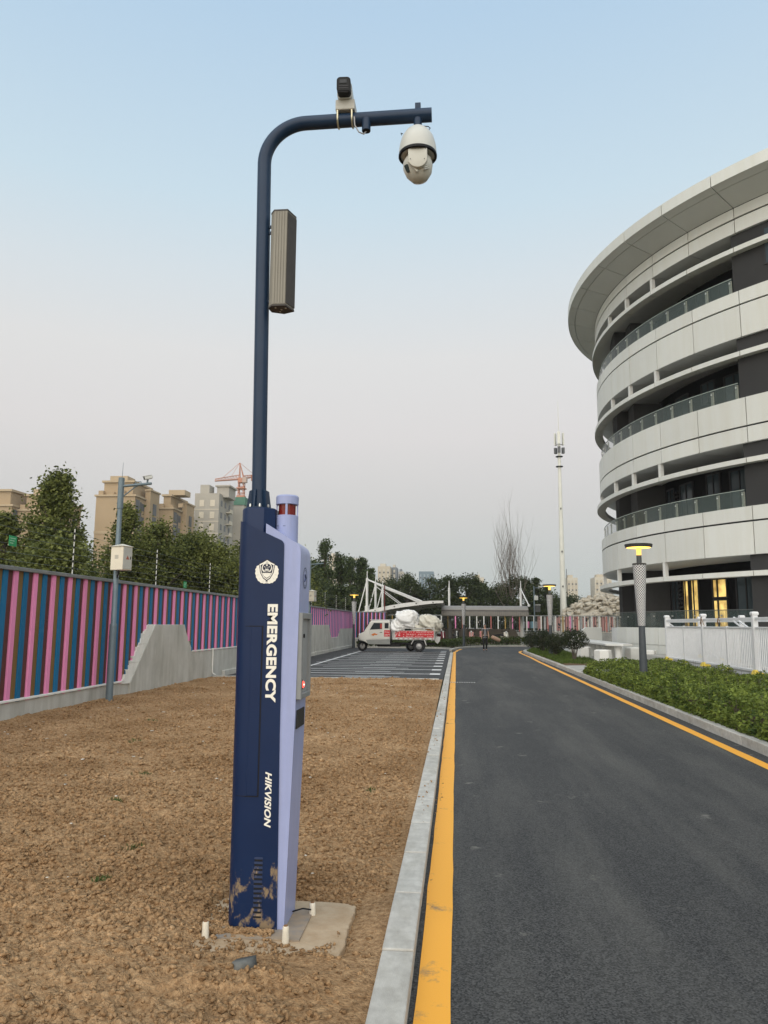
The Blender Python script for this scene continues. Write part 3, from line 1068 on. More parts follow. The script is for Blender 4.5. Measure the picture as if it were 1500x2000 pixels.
MB().lathe([(0.008, 0), (0.008, 0.019), (0.002, 0.023)], (xo + 0.006, 4.333, 1.262), 10, M_).build('button_core', pm('lit_red_core', (0.9, 0.4, 0.35), rough=0.3, emit=(1.0, 0.55, 0.5), estr=2.0), cp, smooth=True)
MB().lathe([(0.012, 0), (0.012, 0.006), (0.006, 0.008)], (xo + 0.004, 4.40, 1.53), 14, M_).build('lens', m_black, cp, smooth=True)
gb = MB().box(xs_at(1.07) - 0.002, xs_at(1.07) + 0.006, 4.285, 4.50, 1.025, 1.125).build('speaker_grille', pm('black_mesh', (0.02, 0.02, 0.02), (0.035, 0.035, 0.035), scale=200, rough=0.6, bump=0.8, bscale=400, coord='World', dist=0.002), ec, bevel=0.002, seg=1)

# collar between column and mast
ca = [(-1.205 + 0.075 * (1 - math.sin(R(a))), 4.285 + 0.075 * (1 - math.cos(R(a)))) for a in range(90, -1, -15)]
cb = [(-1.205 + 0.075 * (1 - math.sin(R(a))), 4.515 - 0.075 * (1 - math.cos(R(a)))) for a in range(0, 91, 15)]
cpoly = [(p[0] - 0.02, p[1]) for p in ca + [(-1.062, 4.285), (-1.008, 4.34), (-1.008, 4.515)] + cb]
MB().prism(cpoly, 1.95, 2.262, 'z').build('collar', m_navy, ec, smooth=True, bevel=0.012, seg=2, bsel=lambda e: min(v.co.z for v in e.verts) > 2.25)
# beacon
bx, by = -0.972, 4.40
MB().lathe([(0.066, 1.98), (0.066, 2.222), (0.060, 2.225)], (bx, by, 0), 32).build('beacon_base', m_lilac, ec, smooth=True)
m_red = pm('beacon_red', (0.20, 0.022, 0.016), (0.12, 0.012, 0.01), scale=14, rough=0.10)
MB().lathe([(0.050, 2.218), (0.050, 2.292)], (bx, by, 0), 24).build('beacon_lens', m_red, ec, smooth=True)
MB().lathe([(0.024, 2.22), (0.030, 2.26), (0.024, 2.29)], (bx, by, 0), 12).build('beacon_core', pm('beacon_amber', (0.75, 0.35, 0.2), rough=0.2), ec, smooth=True)
for a in (8, 98, 188, 278):
    c_, s_ = math.cos(R(a)), math.sin(R(a))
    MB().cbox((bx + 0.060 * c_, by + 0.060 * s_, 2.255), (0.008, 0.012, 0.075), R(a)).build('beacon_post', m_lilac, ec)
MB().lathe([(0.056, 2.288), (0.066, 2.29), (0.067, 2.335), (0.060, 2.343)], (bx, by, 0), 32).build('beacon_cap', m_lilac, ec, smooth=True)
for dx in (-0.04, 0.0):
    MB().box(bx + dx - 0.008, bx + dx + 0.006, by - 0.0672, by - 0.060, 2.157, 2.159).build('beacon_slot', m_black, ec)

# mast: flange, gussets, bolts, bent tube
mxx, myy = -1.143, 4.40
MB().lathe([(0.075, 2.262), (0.075, 2.272)], (mxx, myy, 0), 24).build('flange', m_steel, ec)
for k in range(6):
    a = R(20 + 60 * k)
    M = Matrix.Translation((mxx, myy, 2.272)) @ Matrix.Rotation(a, 4, 'Z')
    gm = MB()
    q_ = [(0.036, -0.004, 0.0), (0.072, -0.004, 0.0), (0.058, -0.004, 0.10), (0.036, -0.004, 0.11), (0.036, 0.004, 0.0), (0.072, 0.004, 0.0), (0.058, 0.004, 0.10), (0.036, 0.004, 0.11)]
    gm.add([tuple(M @ Vector(p)) for p in q_], [(0, 1, 2, 3), (7, 6, 5, 4), (0, 4, 5, 1), (1, 5, 6, 2), (2, 6, 7, 3), (3, 7, 4, 0)])
    gm.build('gusset', m_steel, ec)
    a2 = a + R(30)
    MB().lathe([(0.008, 2.27), (0.008, 2.285), (0.004, 2.292)], (mxx + 0.060 * math.cos(a2), myy + 0.060 * math.sin(a2), 0), 6).build('bolt', m_bolt, ec)
path = [(mxx, myy, 2.27)]
zb, rb_ = 4.475, 0.265
top = (-1.16, zb + rb_)
path += [(mxx - 0.014, myy, 3.2), (mxx - 0.030, myy, zb - 0.15)]
for a in range(0, 91, 6):
    path.append((mxx - 0.032 + rb_ * (1 - math.cos(R(a))), myy, zb + rb_ * math.sin(R(a))))
path += [(-0.5, myy, zb + rb_ + 0.006), (-0.118, myy, zb + rb_ + 0.012)]
MB().tube(path, 0.0425, 24).build('mast', m_steel, ec, smooth=True)
za = zb + rb_ + 0.011
MB().box(-0.222, -0.187, myy - 0.018, myy + 0.018, za + 0.03, za + 0.078).build('stub', m_steel, ec)
MB().tube([(-0.205, myy - 0.01, za - 0.03), (-0.205, myy - 0.01, za - 0.098)], 0.026, 14).build('camera_socket', m_steel, ec, smooth=True)
hm = MB().tube([(-0.527, myy - 0.02, za - 0.02), (-0.527, myy - 0.02, za - 0.10)], 0.0275, 16)
hm.build('cable_outlet', m_steel, ec, smooth=True)
MB().lathe([(0.022, 0), (0.022, 0.004)], (-0.527, myy - 0.02, za - 0.1035), 14).build('outlet_mouth', m_black, ec)

# ---- dome camera hanging from the arm
m_cw = pm('camera_white', (0.56, 0.57, 0.54), (0.51, 0.52, 0.49), scale=8, rough=0.42, bump=0.04, bscale=200, dist=0.001)
m_cw2 = pm('camera_cream', (0.55, 0.545, 0.49), (0.50, 0.495, 0.44), scale=8, rough=0.4)
m_dark = pm('dark_plastic', (0.009, 0.0095, 0.011), (0.007, 0.007, 0.008), scale=30, rough=0.5, spec=0.2)
pc = empty('dome_camera', (-0.205, myy - 0.01, 4.66))
tag(pc, 'cream pan tilt dome camera hanging from the arm tip', 'camera')
px_, py_ = -0.205, myy - 0.01
MB().lathe([(0.020, 4.668), (0.045, 4.655), (0.075, 4.628), (0.098, 4.590), (0.111, 4.545), (0.1165, 4.50), (0.1165, 4.478)], (px_, py_, 0), 36).build('housing', m_cw, pc, smooth=True)
MB().lathe([(0.1175, 4.479), (0.119, 4.474), (0.119, 4.462), (0.112, 4.458), (0.104, 4.462)], (px_, py_, 0), 36, cap=False).build('rim', m_dark, pc, smooth=True)
MB().lathe([(0.108, 4.474), (0.090, 4.484), (0.05, 4.490)], (px_, py_, 0), 30).build('underside', m_cw, pc, smooth=True)
# ball turned to look down towards the fence
hd = empty('camera_head', (px_, py_, 4.41))
hd.parent = pc
hd.matrix_parent_inverse = pc.matrix_basis.inverted()
ball = MB().lathe([(0.03, 0.075), (0.065, 0.062), (0.088, 0.025), (0.092, -0.01), (0.080, -0.055), (0.050, -0.095), (0.018, -0.108)], (px_, py_, 4.405), 32, Matrix.Rotation(R(-8), 4, 'Y'))
ball.build('ball', m_cw2, hd, smooth=True)
# yoke plate facing the camera side
yk = []
for a in range(0, 181, 12):
    yk.append((px_ + 0.004 + 0.058 * math.cos(R(a)) * (1.0 if a in (0, 180) else 1), 4.395 - 0.058 * math.sin(R(a))))
yk += [(px_ - 0.056, 4.475), (px_ + 0.062, 4.475)]
MB().prism(yk, py_ - 0.098, py_ - 0.070, 'y').build('yoke', m_cw2, hd, smooth=True, bevel=0.007, seg=2, bsel=lambda e: max(v.co.y for v in e.verts) < py_ - 0.097)
for dx, dz in ((-0.045, 0.065), (0.053, 0.06), (-0.04, -0.005), (0.045, -0.008)):
    MB().lathe([(0.0028, 0), (0.0028, 0.002)], (px_ + dx, py_ - 0.0995, 4.395 + dz), 8, Matrix.Rotation(R(90), 4, 'X')).build('screw', m_dark, hd)
Mw = Matrix.Translation((px_ - 0.058, py_ - 0.052, 4.360)) @ Matrix.Rotation(R(48), 4, 'Z') @ Matrix.Rotation(R(-38), 4, 'Y')
MB().box(-0.016, 0.004, -0.012, 0.012, -0.024, 0.024, Mw).build('lens_window', pm('lens_glass', (0.05, 0.07, 0.075), rough=0.08), hd, bevel=0.006, seg=2)
Mw = Matrix.Translation((px_ - 0.026, py_ - 0.076, 4.352)) @ Matrix.Rotation(R(20), 4, 'Z') @ Matrix.Rotation(R(-44), 4, 'Y')
MB().box(-0.008, 0.008, -0.010, 0.004, -0.042, 0.042, Mw).build('light_strip', m_cw2, hd, bevel=0.005, seg=2)
for k in range(3):
    Mw = Matrix.Translation((px_ + 0.055, py_ - 0.062, 4.368 - 0.012 * k)) @ Matrix.Rotation(R(38), 4, 'Z') @ Matrix.Rotation(R(-30), 4, 'Y')
    MB().box(-0.022, 0.022, -0.006, 0.004, -0.0018, 0.0018, Mw).build('cooling_rib', m_cw, hd)
MB().tube([(px_ + 0.03, py_, 4.672), (px_ + 0.065, py_ - 0.005, 4.664), (px_ + 0.078, py_ - 0.005, 4.652), (px_ + 0.062, py_ - 0.005, 4.632)], 0.0028, 6).build('safety_wire', m_dark, pc)
MB().tube([(px_ - 0.092, py_ - 0.02, 4.612), (px_ - 0.104, py_ - 0.02, 4.618), (px_ - 0.100, py_ - 0.02, 4.604)], 0.0028, 6).build('hook', m_dark, pc)
MB().lathe([(0.027, 4.668), (0.030, 4.655)], (px_, py_, 0), 16).build('neck', m_dark, pc, smooth=True)

# ---- bullet camera clamped on top of the arm
bc = empty('bullet_camera', (-0.66, myy, 4.80))
tag(bc, 'white bullet camera with black front clamped on the curved arm', 'camera')
ZA = zb + rb_ + 0.004
MB().box(-0.718, -0.598, myy - 0.060, myy + 0.055, ZA + 0.036, ZA + 0.105).build('bracket', pm('bracket_grey', (0.50, 0.49, 0.44), scale=8, rough=0.5), bc, bevel=0.004, seg=1)
for x_ in (-0.706, -0.616):
    pts_ = [(x_, myy + 0.0455 * math.sin(R(a)), ZA + 0.0455 * math.cos(R(a))) for a in range(-95, -266, -15)]
    pts_ = [(x_, myy - 0.055, ZA + 0.06), (x_, myy - 0.049, ZA + 0.02)] + [(x_, myy - 0.0465 * math.cos(R(a)), ZA - 0.0465 * math.sin(R(a))) for a in range(0, 181, 20)] + [(x_, myy + 0.049, ZA + 0.02)]
    MB().tube(pts_, 0.0055, 8).build('clamp_strap', pm('strap_brass', (0.62, 0.58, 0.42), rough=0.35, metal=0.7), bc, smooth=True)
Mb = Matrix.Translation((-0.663, myy + 0.03, ZA + 0.160)) @ Matrix.Rotation(R(2), 4, 'Z') @ Matrix.Rotation(R(4), 4, 'X')
bm_ = MB().box(-0.046, 0.046, -0.11, 0.20, -0.054, 0.050, Mb)
bm_.build('body', m_cw, bc, smooth=True, bevel=0.022, seg=4, bsel=lambda e: abs((e.verts[0].co - e.verts[1].co).normalized().y) > 0.9)
hood = MB().box(-0.043, 0.043, -0.165, -0.105, -0.049, 0.049, Mb)
hood.build('hood', m_dark, bc, smooth=True, bevel=0.022, seg=4, bsel=lambda e: abs((e.verts[0].co - e.verts[1].co).normalized().y) > 0.9)
MB().box(-0.034, 0.034, -0.168, -0.160, -0.040, 0.040, Mb).build('front_glass', pm('front_glass', (0.006, 0.007, 0.008), rough=0.3, spec=0.2), bc)
MB().box(-0.024, 0.020, -0.171, -0.166, 0.006, 0.030, Mb).build('lens_plate', pm('lens_plate', (0.03, 0.034, 0.04), rough=0.3, spec=0.3), bc)
for dz in (-0.012, -0.026):
    MB().box(-0.028, 0.028, -0.170, -0.166, dz - 0.003, dz + 0.003, Mb).build('infrared_row', pm('led_row', (0.03, 0.03, 0.035), rough=0.4, spec=0.3), bc)
MB().box(-0.695, -0.628, myy - 0.045, myy + 0.03, ZA + 0.105, ZA + 0.135).build('joint', pm('joint_grey', (0.40, 0.42, 0.40), rough=0.5), bc, bevel=0.006, seg=2)
MB().tube([(-0.66, myy, ZA + 0.12), (-0.662, myy - 0.01, ZA + 0.15)], 0.018, 12).build('swivel', MATS['joint_grey'], bc)
MB().tube([(-0.600, myy - 0.046, ZA - 0.01), (-0.596, myy - 0.05, ZA - 0.07), (-0.570, myy - 0.045, ZA - 0.115), (-0.540, myy - 0.03, ZA - 0.120), (-0.527, myy - 0.02, ZA - 0.095)], 0.0045, 8).build('cable', pm('grey_cable', (0.35, 0.35, 0.36), rough=0.5), bc, smooth=True)

# ---- column loudspeaker on the mast
ls = empty('column_loudspeaker', (-1.05, 4.37, 3.5))
tag(ls, 'long brown-grey ribbed loudspeaker bolted beside the mast', 'loudspeaker')
m_spk = pm('speaker_bronze', (0.27, 0.255, 0.215), (0.24, 0.225, 0.19), scale=4, rough=0.5, coord='World')
m_spk2 = pm('speaker_dark', (0.07, 0.063, 0.058), (0.055, 0.05, 0.046), scale=30, rough=0.6, coord='World')
sp_poly = [(-1.078, 4.305), (-0.996, 4.305), (-0.962, 4.40), (-1.03, 4.43), (-1.098, 4.40), (-1.105, 4.345)]
MB().prism(sp_poly, 3.495, 4.095, 'z').build('case', m_spk, ls)
MB().prism([(-1.079, 4.303), (-0.994, 4.303), (-0.960, 4.401), (-1.03, 4.432), (-1.10, 4.401), (-1.107, 4.344)], 4.095, 4.105, 'z').build('end_cap', m_spk2, ls)
MB().prism([(-1.079, 4.303), (-0.994, 4.303), (-0.960, 4.401), (-1.03, 4.432), (-1.10, 4.401), (-1.107, 4.344)], 3.485, 3.495, 'z').build('end_cap', m_spk2, ls)
for k in range(5):
    x_ = -1.073 + k * 0.0165
    MB().box(x_, x_ + 0.009, 4.3005, 4.306, 3.498, 4.092).build('rib', m_spk, ls)
MB().prism([(-0.9945, 4.306), (-0.9605, 4.398), (-0.9575, 4.397), (-0.9915, 4.305)], 3.505, 4.085, 'z').build('grille', m_spk2, ls)
for x_, y_ in ((-1.06, 4.33), (-1.03, 4.36), (-1.0, 4.34), (-1.045, 4.39)):
    MB().lathe([(0.006, 3.482), (0.006, 3.486)], (x_, y_, 0), 8).build('screw', m_bolt, ls)
for z in (4.04, 4.0, 3.55):
    MB().box(-1.128, -1.09, 4.385, 4.40, z - 0.008, z + 0.008).build('mount', m_steel, ls)

# ---- slab under the column, ground plate and pipe stubs
m_slab = pm('slab_concrete', (0.47, 0.37, 0.255), (0.36, 0.255, 0.155), scale=6, rough=0.92, bump=0.5, bscale=45, coord='World', dist=0.01)
sl = empty('foundation_slab', (-0.95, 4.28, 0))
tag(sl, 'soil dusted concrete footing under the emergency column', 'footing')
sx, sy, rngs = [], [], random.Random(3)
outline = [(-1.52, 3.90), (-1.2, 3.87), (-0.9, 3.88), (-0.62, 3.86), (-0.575, 3.93), (-0.56, 4.10), (-0.575, 4.32), (-0.565, 4.52), (-0.575, 4.66), (-0.62, 4.70), (-1.0, 4.72), (-1.5, 4.70)]
fine = []
for i in range(len(outline)):
    p, q = outline[i], outline[(i + 1) % len(outline)]
    for k in range(5):
        t = k / 5
        fine.append((p[0] + (q[0] - p[0]) * t + rngs.uniform(-0.006, 0.006), p[1] + (q[1] - p[1]) * t + rngs.uniform(-0.006, 0.006)))
MB().prism(fine, -0.15, -0.004, 'z').build('slab', m_slab, sl, bevel=0.008, seg=2, bsel=lambda e: min(v.co.z for v in e.verts) > -0.01)
MB().box(-1.235, -0.795, 4.125, 4.56, -0.01, 0.004).build('base_plate', pm('plate_steel', (0.40, 0.29, 0.18), (0.20, 0.19, 0.18), scale=6, rough=0.85, coord='World'), sl)
m_pipe = pm('white_pipe', (0.72, 0.68, 0.58), (0.60, 0.54, 0.43), scale=15, rough=0.55)
for i, (x_, y_, h_, lb) in enumerate([(-1.285, 4.13, 0.075, 'capped white pipe stub in loose soil at the navy shell corner'), (-0.862, 4.115, 0.075, 'white pipe stub standing before the lilac edge of the column'),
                                      (-0.795, 4.50, 0.06, 'white pipe stub behind the lilac housing on the slab')]):
    s_ = empty('pipe_stub', (x_, y_, 0))
    tag(s_, lb, 'pipe', 'pipe stubs round the column foot')
    MB().lathe([(0.019, -0.03), (0.018, 0.02), (0.0165, h_ * 0.6), (0.0165, h_ - 0.006), (0.013, h_)], (x_, y_, 0), 14).build('pipe', m_pipe, s_, smooth=True)
    MB().lathe([(0.0125, h_ - 0.001), (0.010, h_ + 0.004)], (x_, y_, 0), 10).build('rusty_tip', pm('rust_tip', (0.22, 0.12, 0.06), rough=0.9), s_)
MB().tube([(-0.80, 4.48, 0.03), (-0.84, 4.45, 0.045), (-0.90, 4.47, 0.02)], 0.004, 6).build('loose_cable', m_dark, sl)
tst = put('stone', (lambda: (lambda V, F: np_mesh('stone', V, F, pm('grey_stone', (0.17, 0.17, 0.16), (0.11, 0.11, 0.10), scale=20, rough=0.9, coord='World'), smooth=False))(*lumps(1, np.array([-0.98]), np.array([3.74]), np.array([0.042]))))())
tag(tst, 'dark grey stone half buried before the concrete footing', 'stone')
# ------------------------------------------------------------------ striped boundary wall beside the soil and parking
FX = -7.25
bw = empty('striped_wall', (FX, 30, 0))
tag(bw, 'long concrete wall topped with pink, brown and blue upright slats', 'wall')
m_wallc = pm('wall_concrete', (0.57, 0.565, 0.525), (0.45, 0.445, 0.41), scale=1.3, rough=0.9, streak=0.25, sscale=(3, 3, 0.5), bump=0.25, bscale=40, coord='World', dist=0.006)
m_wallw = pm('white_coping', (0.82, 0.82, 0.78), (0.70, 0.70, 0.66), scale=5, rough=0.8, coord='World')
m_cap = pm('zinc_rail', (0.26, 0.275, 0.275), (0.20, 0.21, 0.21), scale=3, rough=0.5, metal=0.4, coord='World')
SL = {'pink': pm('slat_pink', (0.84, 0.29, 0.53), (0.76, 0.255, 0.47), scale=6, rough=0.55, var=0.08, bump=0.1, bscale=60, stretch=(4, 4, 0.5)),
      'olive': pm('slat_olive_brown', (0.20, 0.125, 0.042), (0.17, 0.10, 0.034), scale=6, rough=0.55, var=0.1, stretch=(4, 4, 0.5)),
      'blue': pm('slat_blue', (0.006, 0.15, 0.32), (0.005, 0.125, 0.27), scale=6, rough=0.5, var=0.1, stretch=(4, 4, 0.5)),
      'maroon': pm('slat_maroon', (0.115, 0.042, 0.036), (0.09, 0.034, 0.028), scale=6, rough=0.55, var=0.1, stretch=(4, 4, 0.5))}
# height of the concrete along the wall
prof = [(4.0, 0.29), (16.7, 0.30), (18.15, 1.545), (20.35, 1.54), (21.15, 0.81), (26.5, 0.80), (36.6, 0.79), (38.8, 1.52), (44.6, 1.52), (45.5, 0.76), (48.2, 0.76), (49.3, 1.3), (56.2, 1.3)]


def wall_h(y):
    for (a, ha), (b_, hb) in zip(prof, prof[1:]):
        if a <= y <= b_:
            return ha + (hb - ha) * (y - a) / (b_ - a)
    return 0.3


poly = [(4.0, -0.3), (56.2, -0.3)] + list(reversed(prof))
MB().prism(poly, FX - 0.20, FX, 'x').build('plinth', m_wallc, bw)
# raked raised blocks stand a little prouder, with pale rough edges
def block(ya, yb_, yc, yd, hz, hb, nm='buttress'):
    MB().prism([(ya, -0.3), (yd + 0.05, -0.3), (yd + 0.05, 0.05), (yd, hb), (yc, hz), (yb_, hz), (ya, hb - 0.02)], FX - 0.18, FX + 0.05, 'x').build(nm, m_wallc, bw, bevel=0.01, seg=1)
    # pale raked face with a ragged mortar edge against the slats
    jr = random.Random(int(ya * 10))
    left_, nst = [], 13
    for k in range(nst):
        t0 = k / nst
        y0 = ya - 0.40 + (yb_ - ya) * t0
        z0 = hb + (hz - hb) * t0
        left_ += [(y0 + jr.uniform(-0.02, 0.03), z0 - 0.03), (y0 + jr.uniform(-0.03, 0.03), z0 + (hz - hb) / nst * jr.uniform(0.55, 0.95))]
    MB().prism([(ya + 0.03, hb - 0.05), (yb_ + 0.03, hz + 0.004), (yb_ - 0.30, hz + 0.004)] + list(reversed(left_)) , FX - 0.16, FX + 0.035, 'x').build('mortar_edge', m_wallw, bw)
block(16.95, 18.25, 20.3, 21.1, 1.55, 0.30)
block(37.2, 38.9, 44.5, 45.4, 1.53, 0.78)
MB().prism([(4.0, 0.285), (16.6, 0.297), (16.6, 0.335), (4.0, 0.325)], FX - 0.12, FX + 0.035, 'x').build('coping', m_wallw, bw, bevel=0.006, seg=1)
MB().prism([(21.1, 0.805), (37.0, 0.785), (37.0, 0.82), (21.1, 0.84)], FX - 0.12, FX + 0.02, 'x').build('coping', m_wallw, bw)
MB().prism([(45.4, 0.755), (48.2, 0.755), (48.2, 0.79), (45.4, 0.79)], FX - 0.12, FX + 0.02, 'x').build('coping', m_wallw, bw)
MB().box(FX - 0.2, FX + 0.09, 24.0, 56.2, -0.3, 0.13).build('skirting', m_wallc, bw, bevel=0.015, seg=1)
# formwork joints and a pipe
for y0, y1, z in ((17.3, 20.9, 1.1), (16.9, 21.4, 0.7), (37.6, 45, 1.1), (37, 45.4, 0.6)):
    MB().box(FX + 0.049, FX + 0.0512, y0, y1, z, z + 0.006).build('joint', m_wallc, bw)
MB().tube([(FX + 0.03, 22.9, 0.85), (FX + 0.03, 22.9, 0.12), (FX + 0.10, 23.0, 0.06)], 0.022, 8).build('drain_pipe', m_wallw, bw, smooth=True)
pitch = 0.1533
seq = ['pink', 'olive', 'blue', 'maroon']
cache = {}
y = 12.216 - pitch * 4 * 3 - 0.075
i = 0
while y < 56.0:
    c = seq[i % 4]
    zb_ = wall_h(y + 0.08) - 0.02
    if 16.2 < y < 18.2:
        zb_ = max(0.30, min(1.52, 0.30 + (y - 16.55) / 1.35 * 1.25)) - 0.02
    key = (c, round(zb_, 2))
    if key not in cache:
        hh = 2.44 - zb_
        proud = {'pink': 0.042, 'olive': 0.016, 'blue': 0.034, 'maroon': 0.012}[c]
        w_ = {'pink': 0.125, 'olive': 0.150, 'blue': 0.14, 'maroon': 0.150}[c]
        cache[key] = MB().box(-0.05, proud, 0, w_, 0, hh).mesh('slat', SL[c], bevel=0.007 if c in ('pink', 'blue') else 0, seg=1)
    o = put('slat', cache[key], bw)
    o.matrix_parent_inverse = bw.matrix_basis.inverted()
    o.location = (FX - 0.03 - 0.003 * (i % 2), y, zb_)
    i += 1
    y += pitch
for c in range(4):
    more = MB()
    for k in range(c, 40, 4):
        y0 = 12.216 - pitch * 52 - 0.075 + k * pitch
        more.box(FX - 0.08, FX + (0.012, -0.014, 0.004, -0.018)[c], y0, y0 + 0.14, 0.28, 2.44)
    tag(more.build('slat_run', SL[seq[c]], bw), kind='stuff')
for k in range(13):
    y0 = 4.0 + 4.02 * k
    MB().box(FX - 0.11, FX + 0.055, y0, y0 + 4.0, 2.435, 2.50).build('top_rail', m_cap, bw, bevel=0.006, seg=1)
    MB().box(FX - 0.115, FX + 0.058, y0 - 0.04, y0 + 0.04, 2.432, 2.505).build('rail_clip', m_cap, bw)
MB().box(FX - 0.20, FX - 0.13, 4, 56.1, 0.28, 2.43).build('backing', pm('backing_brown', (0.05, 0.04, 0.035), rough=0.8), bw)

# return of the wall at the far corner
rw = empty('striped_wall', (-6.2, 56.4, 0))
tag(rw, 'far purple slatted wall turning behind the three-wheeled truck', 'wall')
MB().box(-7.25, -4.9, 56.45, 56.65, -0.3, 0.55).build('plinth', m_wallc, rw)
MB().box(-7.24, -4.9, 56.43, 56.60, 0.55, 0.60).build('coping', m_wallw, rw)
ret = [MB().box(0, 0.068, -0.035 - 0.015 * (k % 2), 0.04, 0, 1.86).mesh('slat', SL[['pink', 'blue', 'maroon', 'maroon'][k]]) for k in range(4)]
for k in range(31):
    o = put('slat', ret[k % 4], rw)
    o.location = (-7.22 + k * 0.0745, 56.5, 0.58)
MB().box(-7.25, -4.9, 56.42, 56.62, 2.44, 2.50).build('top_rail', m_cap, rw)

# electric fence along the top of the wall
ef = empty('electric_fence', (FX, 30, 2.5))
tag(ef, 'six-wire electric fence on thin white posts above the slatted wall', 'electric fence')
m_post = pm('fence_post_white', (0.66, 0.66, 0.62), (0.5, 0.5, 0.47), scale=10, rough=0.5)
m_wire = pm('galvanised_wire', (0.22, 0.24, 0.23), rough=0.4, metal=0.6)
pys = [5.8 + 4.2 * k for k in range(13)]
pm_mesh = MB().tube([(0, 0, 0), (0, 0, 0.88)], 0.011, 8).mesh('post', m_post, smooth=True)
ins_mesh = MB().tube([(0, 0, -0.022), (0, 0, 0.022)], 0.016, 8).mesh('insulator', m_dark)
for yy in pys:
    o = put('post', pm_mesh, ef)
    o.matrix_parent_inverse = ef.matrix_basis.inverted()
    o.location = (FX - 0.06, yy, 2.50)
    for k in range(6):
        lput('insulator', ins_mesh, o, (0, 0, 0.12 + 0.135 * k))
for k in range(6):
    z = 2.50 + 0.12 + 0.135 * k
    pts_ = []
    for j, yy in enumerate(pys):
        pts_.append((FX - 0.035, yy, z))
        if j < len(pys) - 1:
            pts_.append((FX - 0.035, yy + 2.1, z - 0.02))
    MB().tube(pts_, 0.002, 4).build('wire', m_wire, ef)
m_green = pm('sign_green', (0.03, 0.32, 0.13), (0.025, 0.26, 0.10), scale=10, rough=0.5)
m_sw = pm('sign_print', (0.35, 0.6, 0.42), rough=0.6)
for yy, z, lb in ((12.07, 2.92, 'green warning plate on the electric wires nearest the frame edge'), (20.4, 2.62, 'small green warning plate on the electric wires before the dark trees')):
    sg = empty('warning_sign', (FX - 0.02, yy, z))
    tag(sg, lb, 'sign', 'green plates on the electric fence')
    MB().box(FX - 0.03, FX - 0.022, yy - 0.11, yy + 0.11, z - 0.085, z + 0.085).build('plate', m_green, sg)
    for r_ in range(3):
        MB().box(FX - 0.0225, FX - 0.0205, yy - 0.085, yy + 0.07 - 0.03 * r_, z + 0.035 - 0.04 * r_, z + 0.05 - 0.04 * r_).build('print', m_sw, sg)

# camera poles with a steel cabinet
m_pole = pm('pole_grey', (0.155, 0.20, 0.225), (0.13, 0.17, 0.195), scale=3, rough=0.42, metal=0.2, coord='World')
m_cab = pm('cabinet_steel_sunlit', (0.80, 0.74, 0.60), (0.72, 0.66, 0.54), scale=3, rough=0.38, metal=0.35, coord='World')  # warm pale tone paints the sunset light onto the case


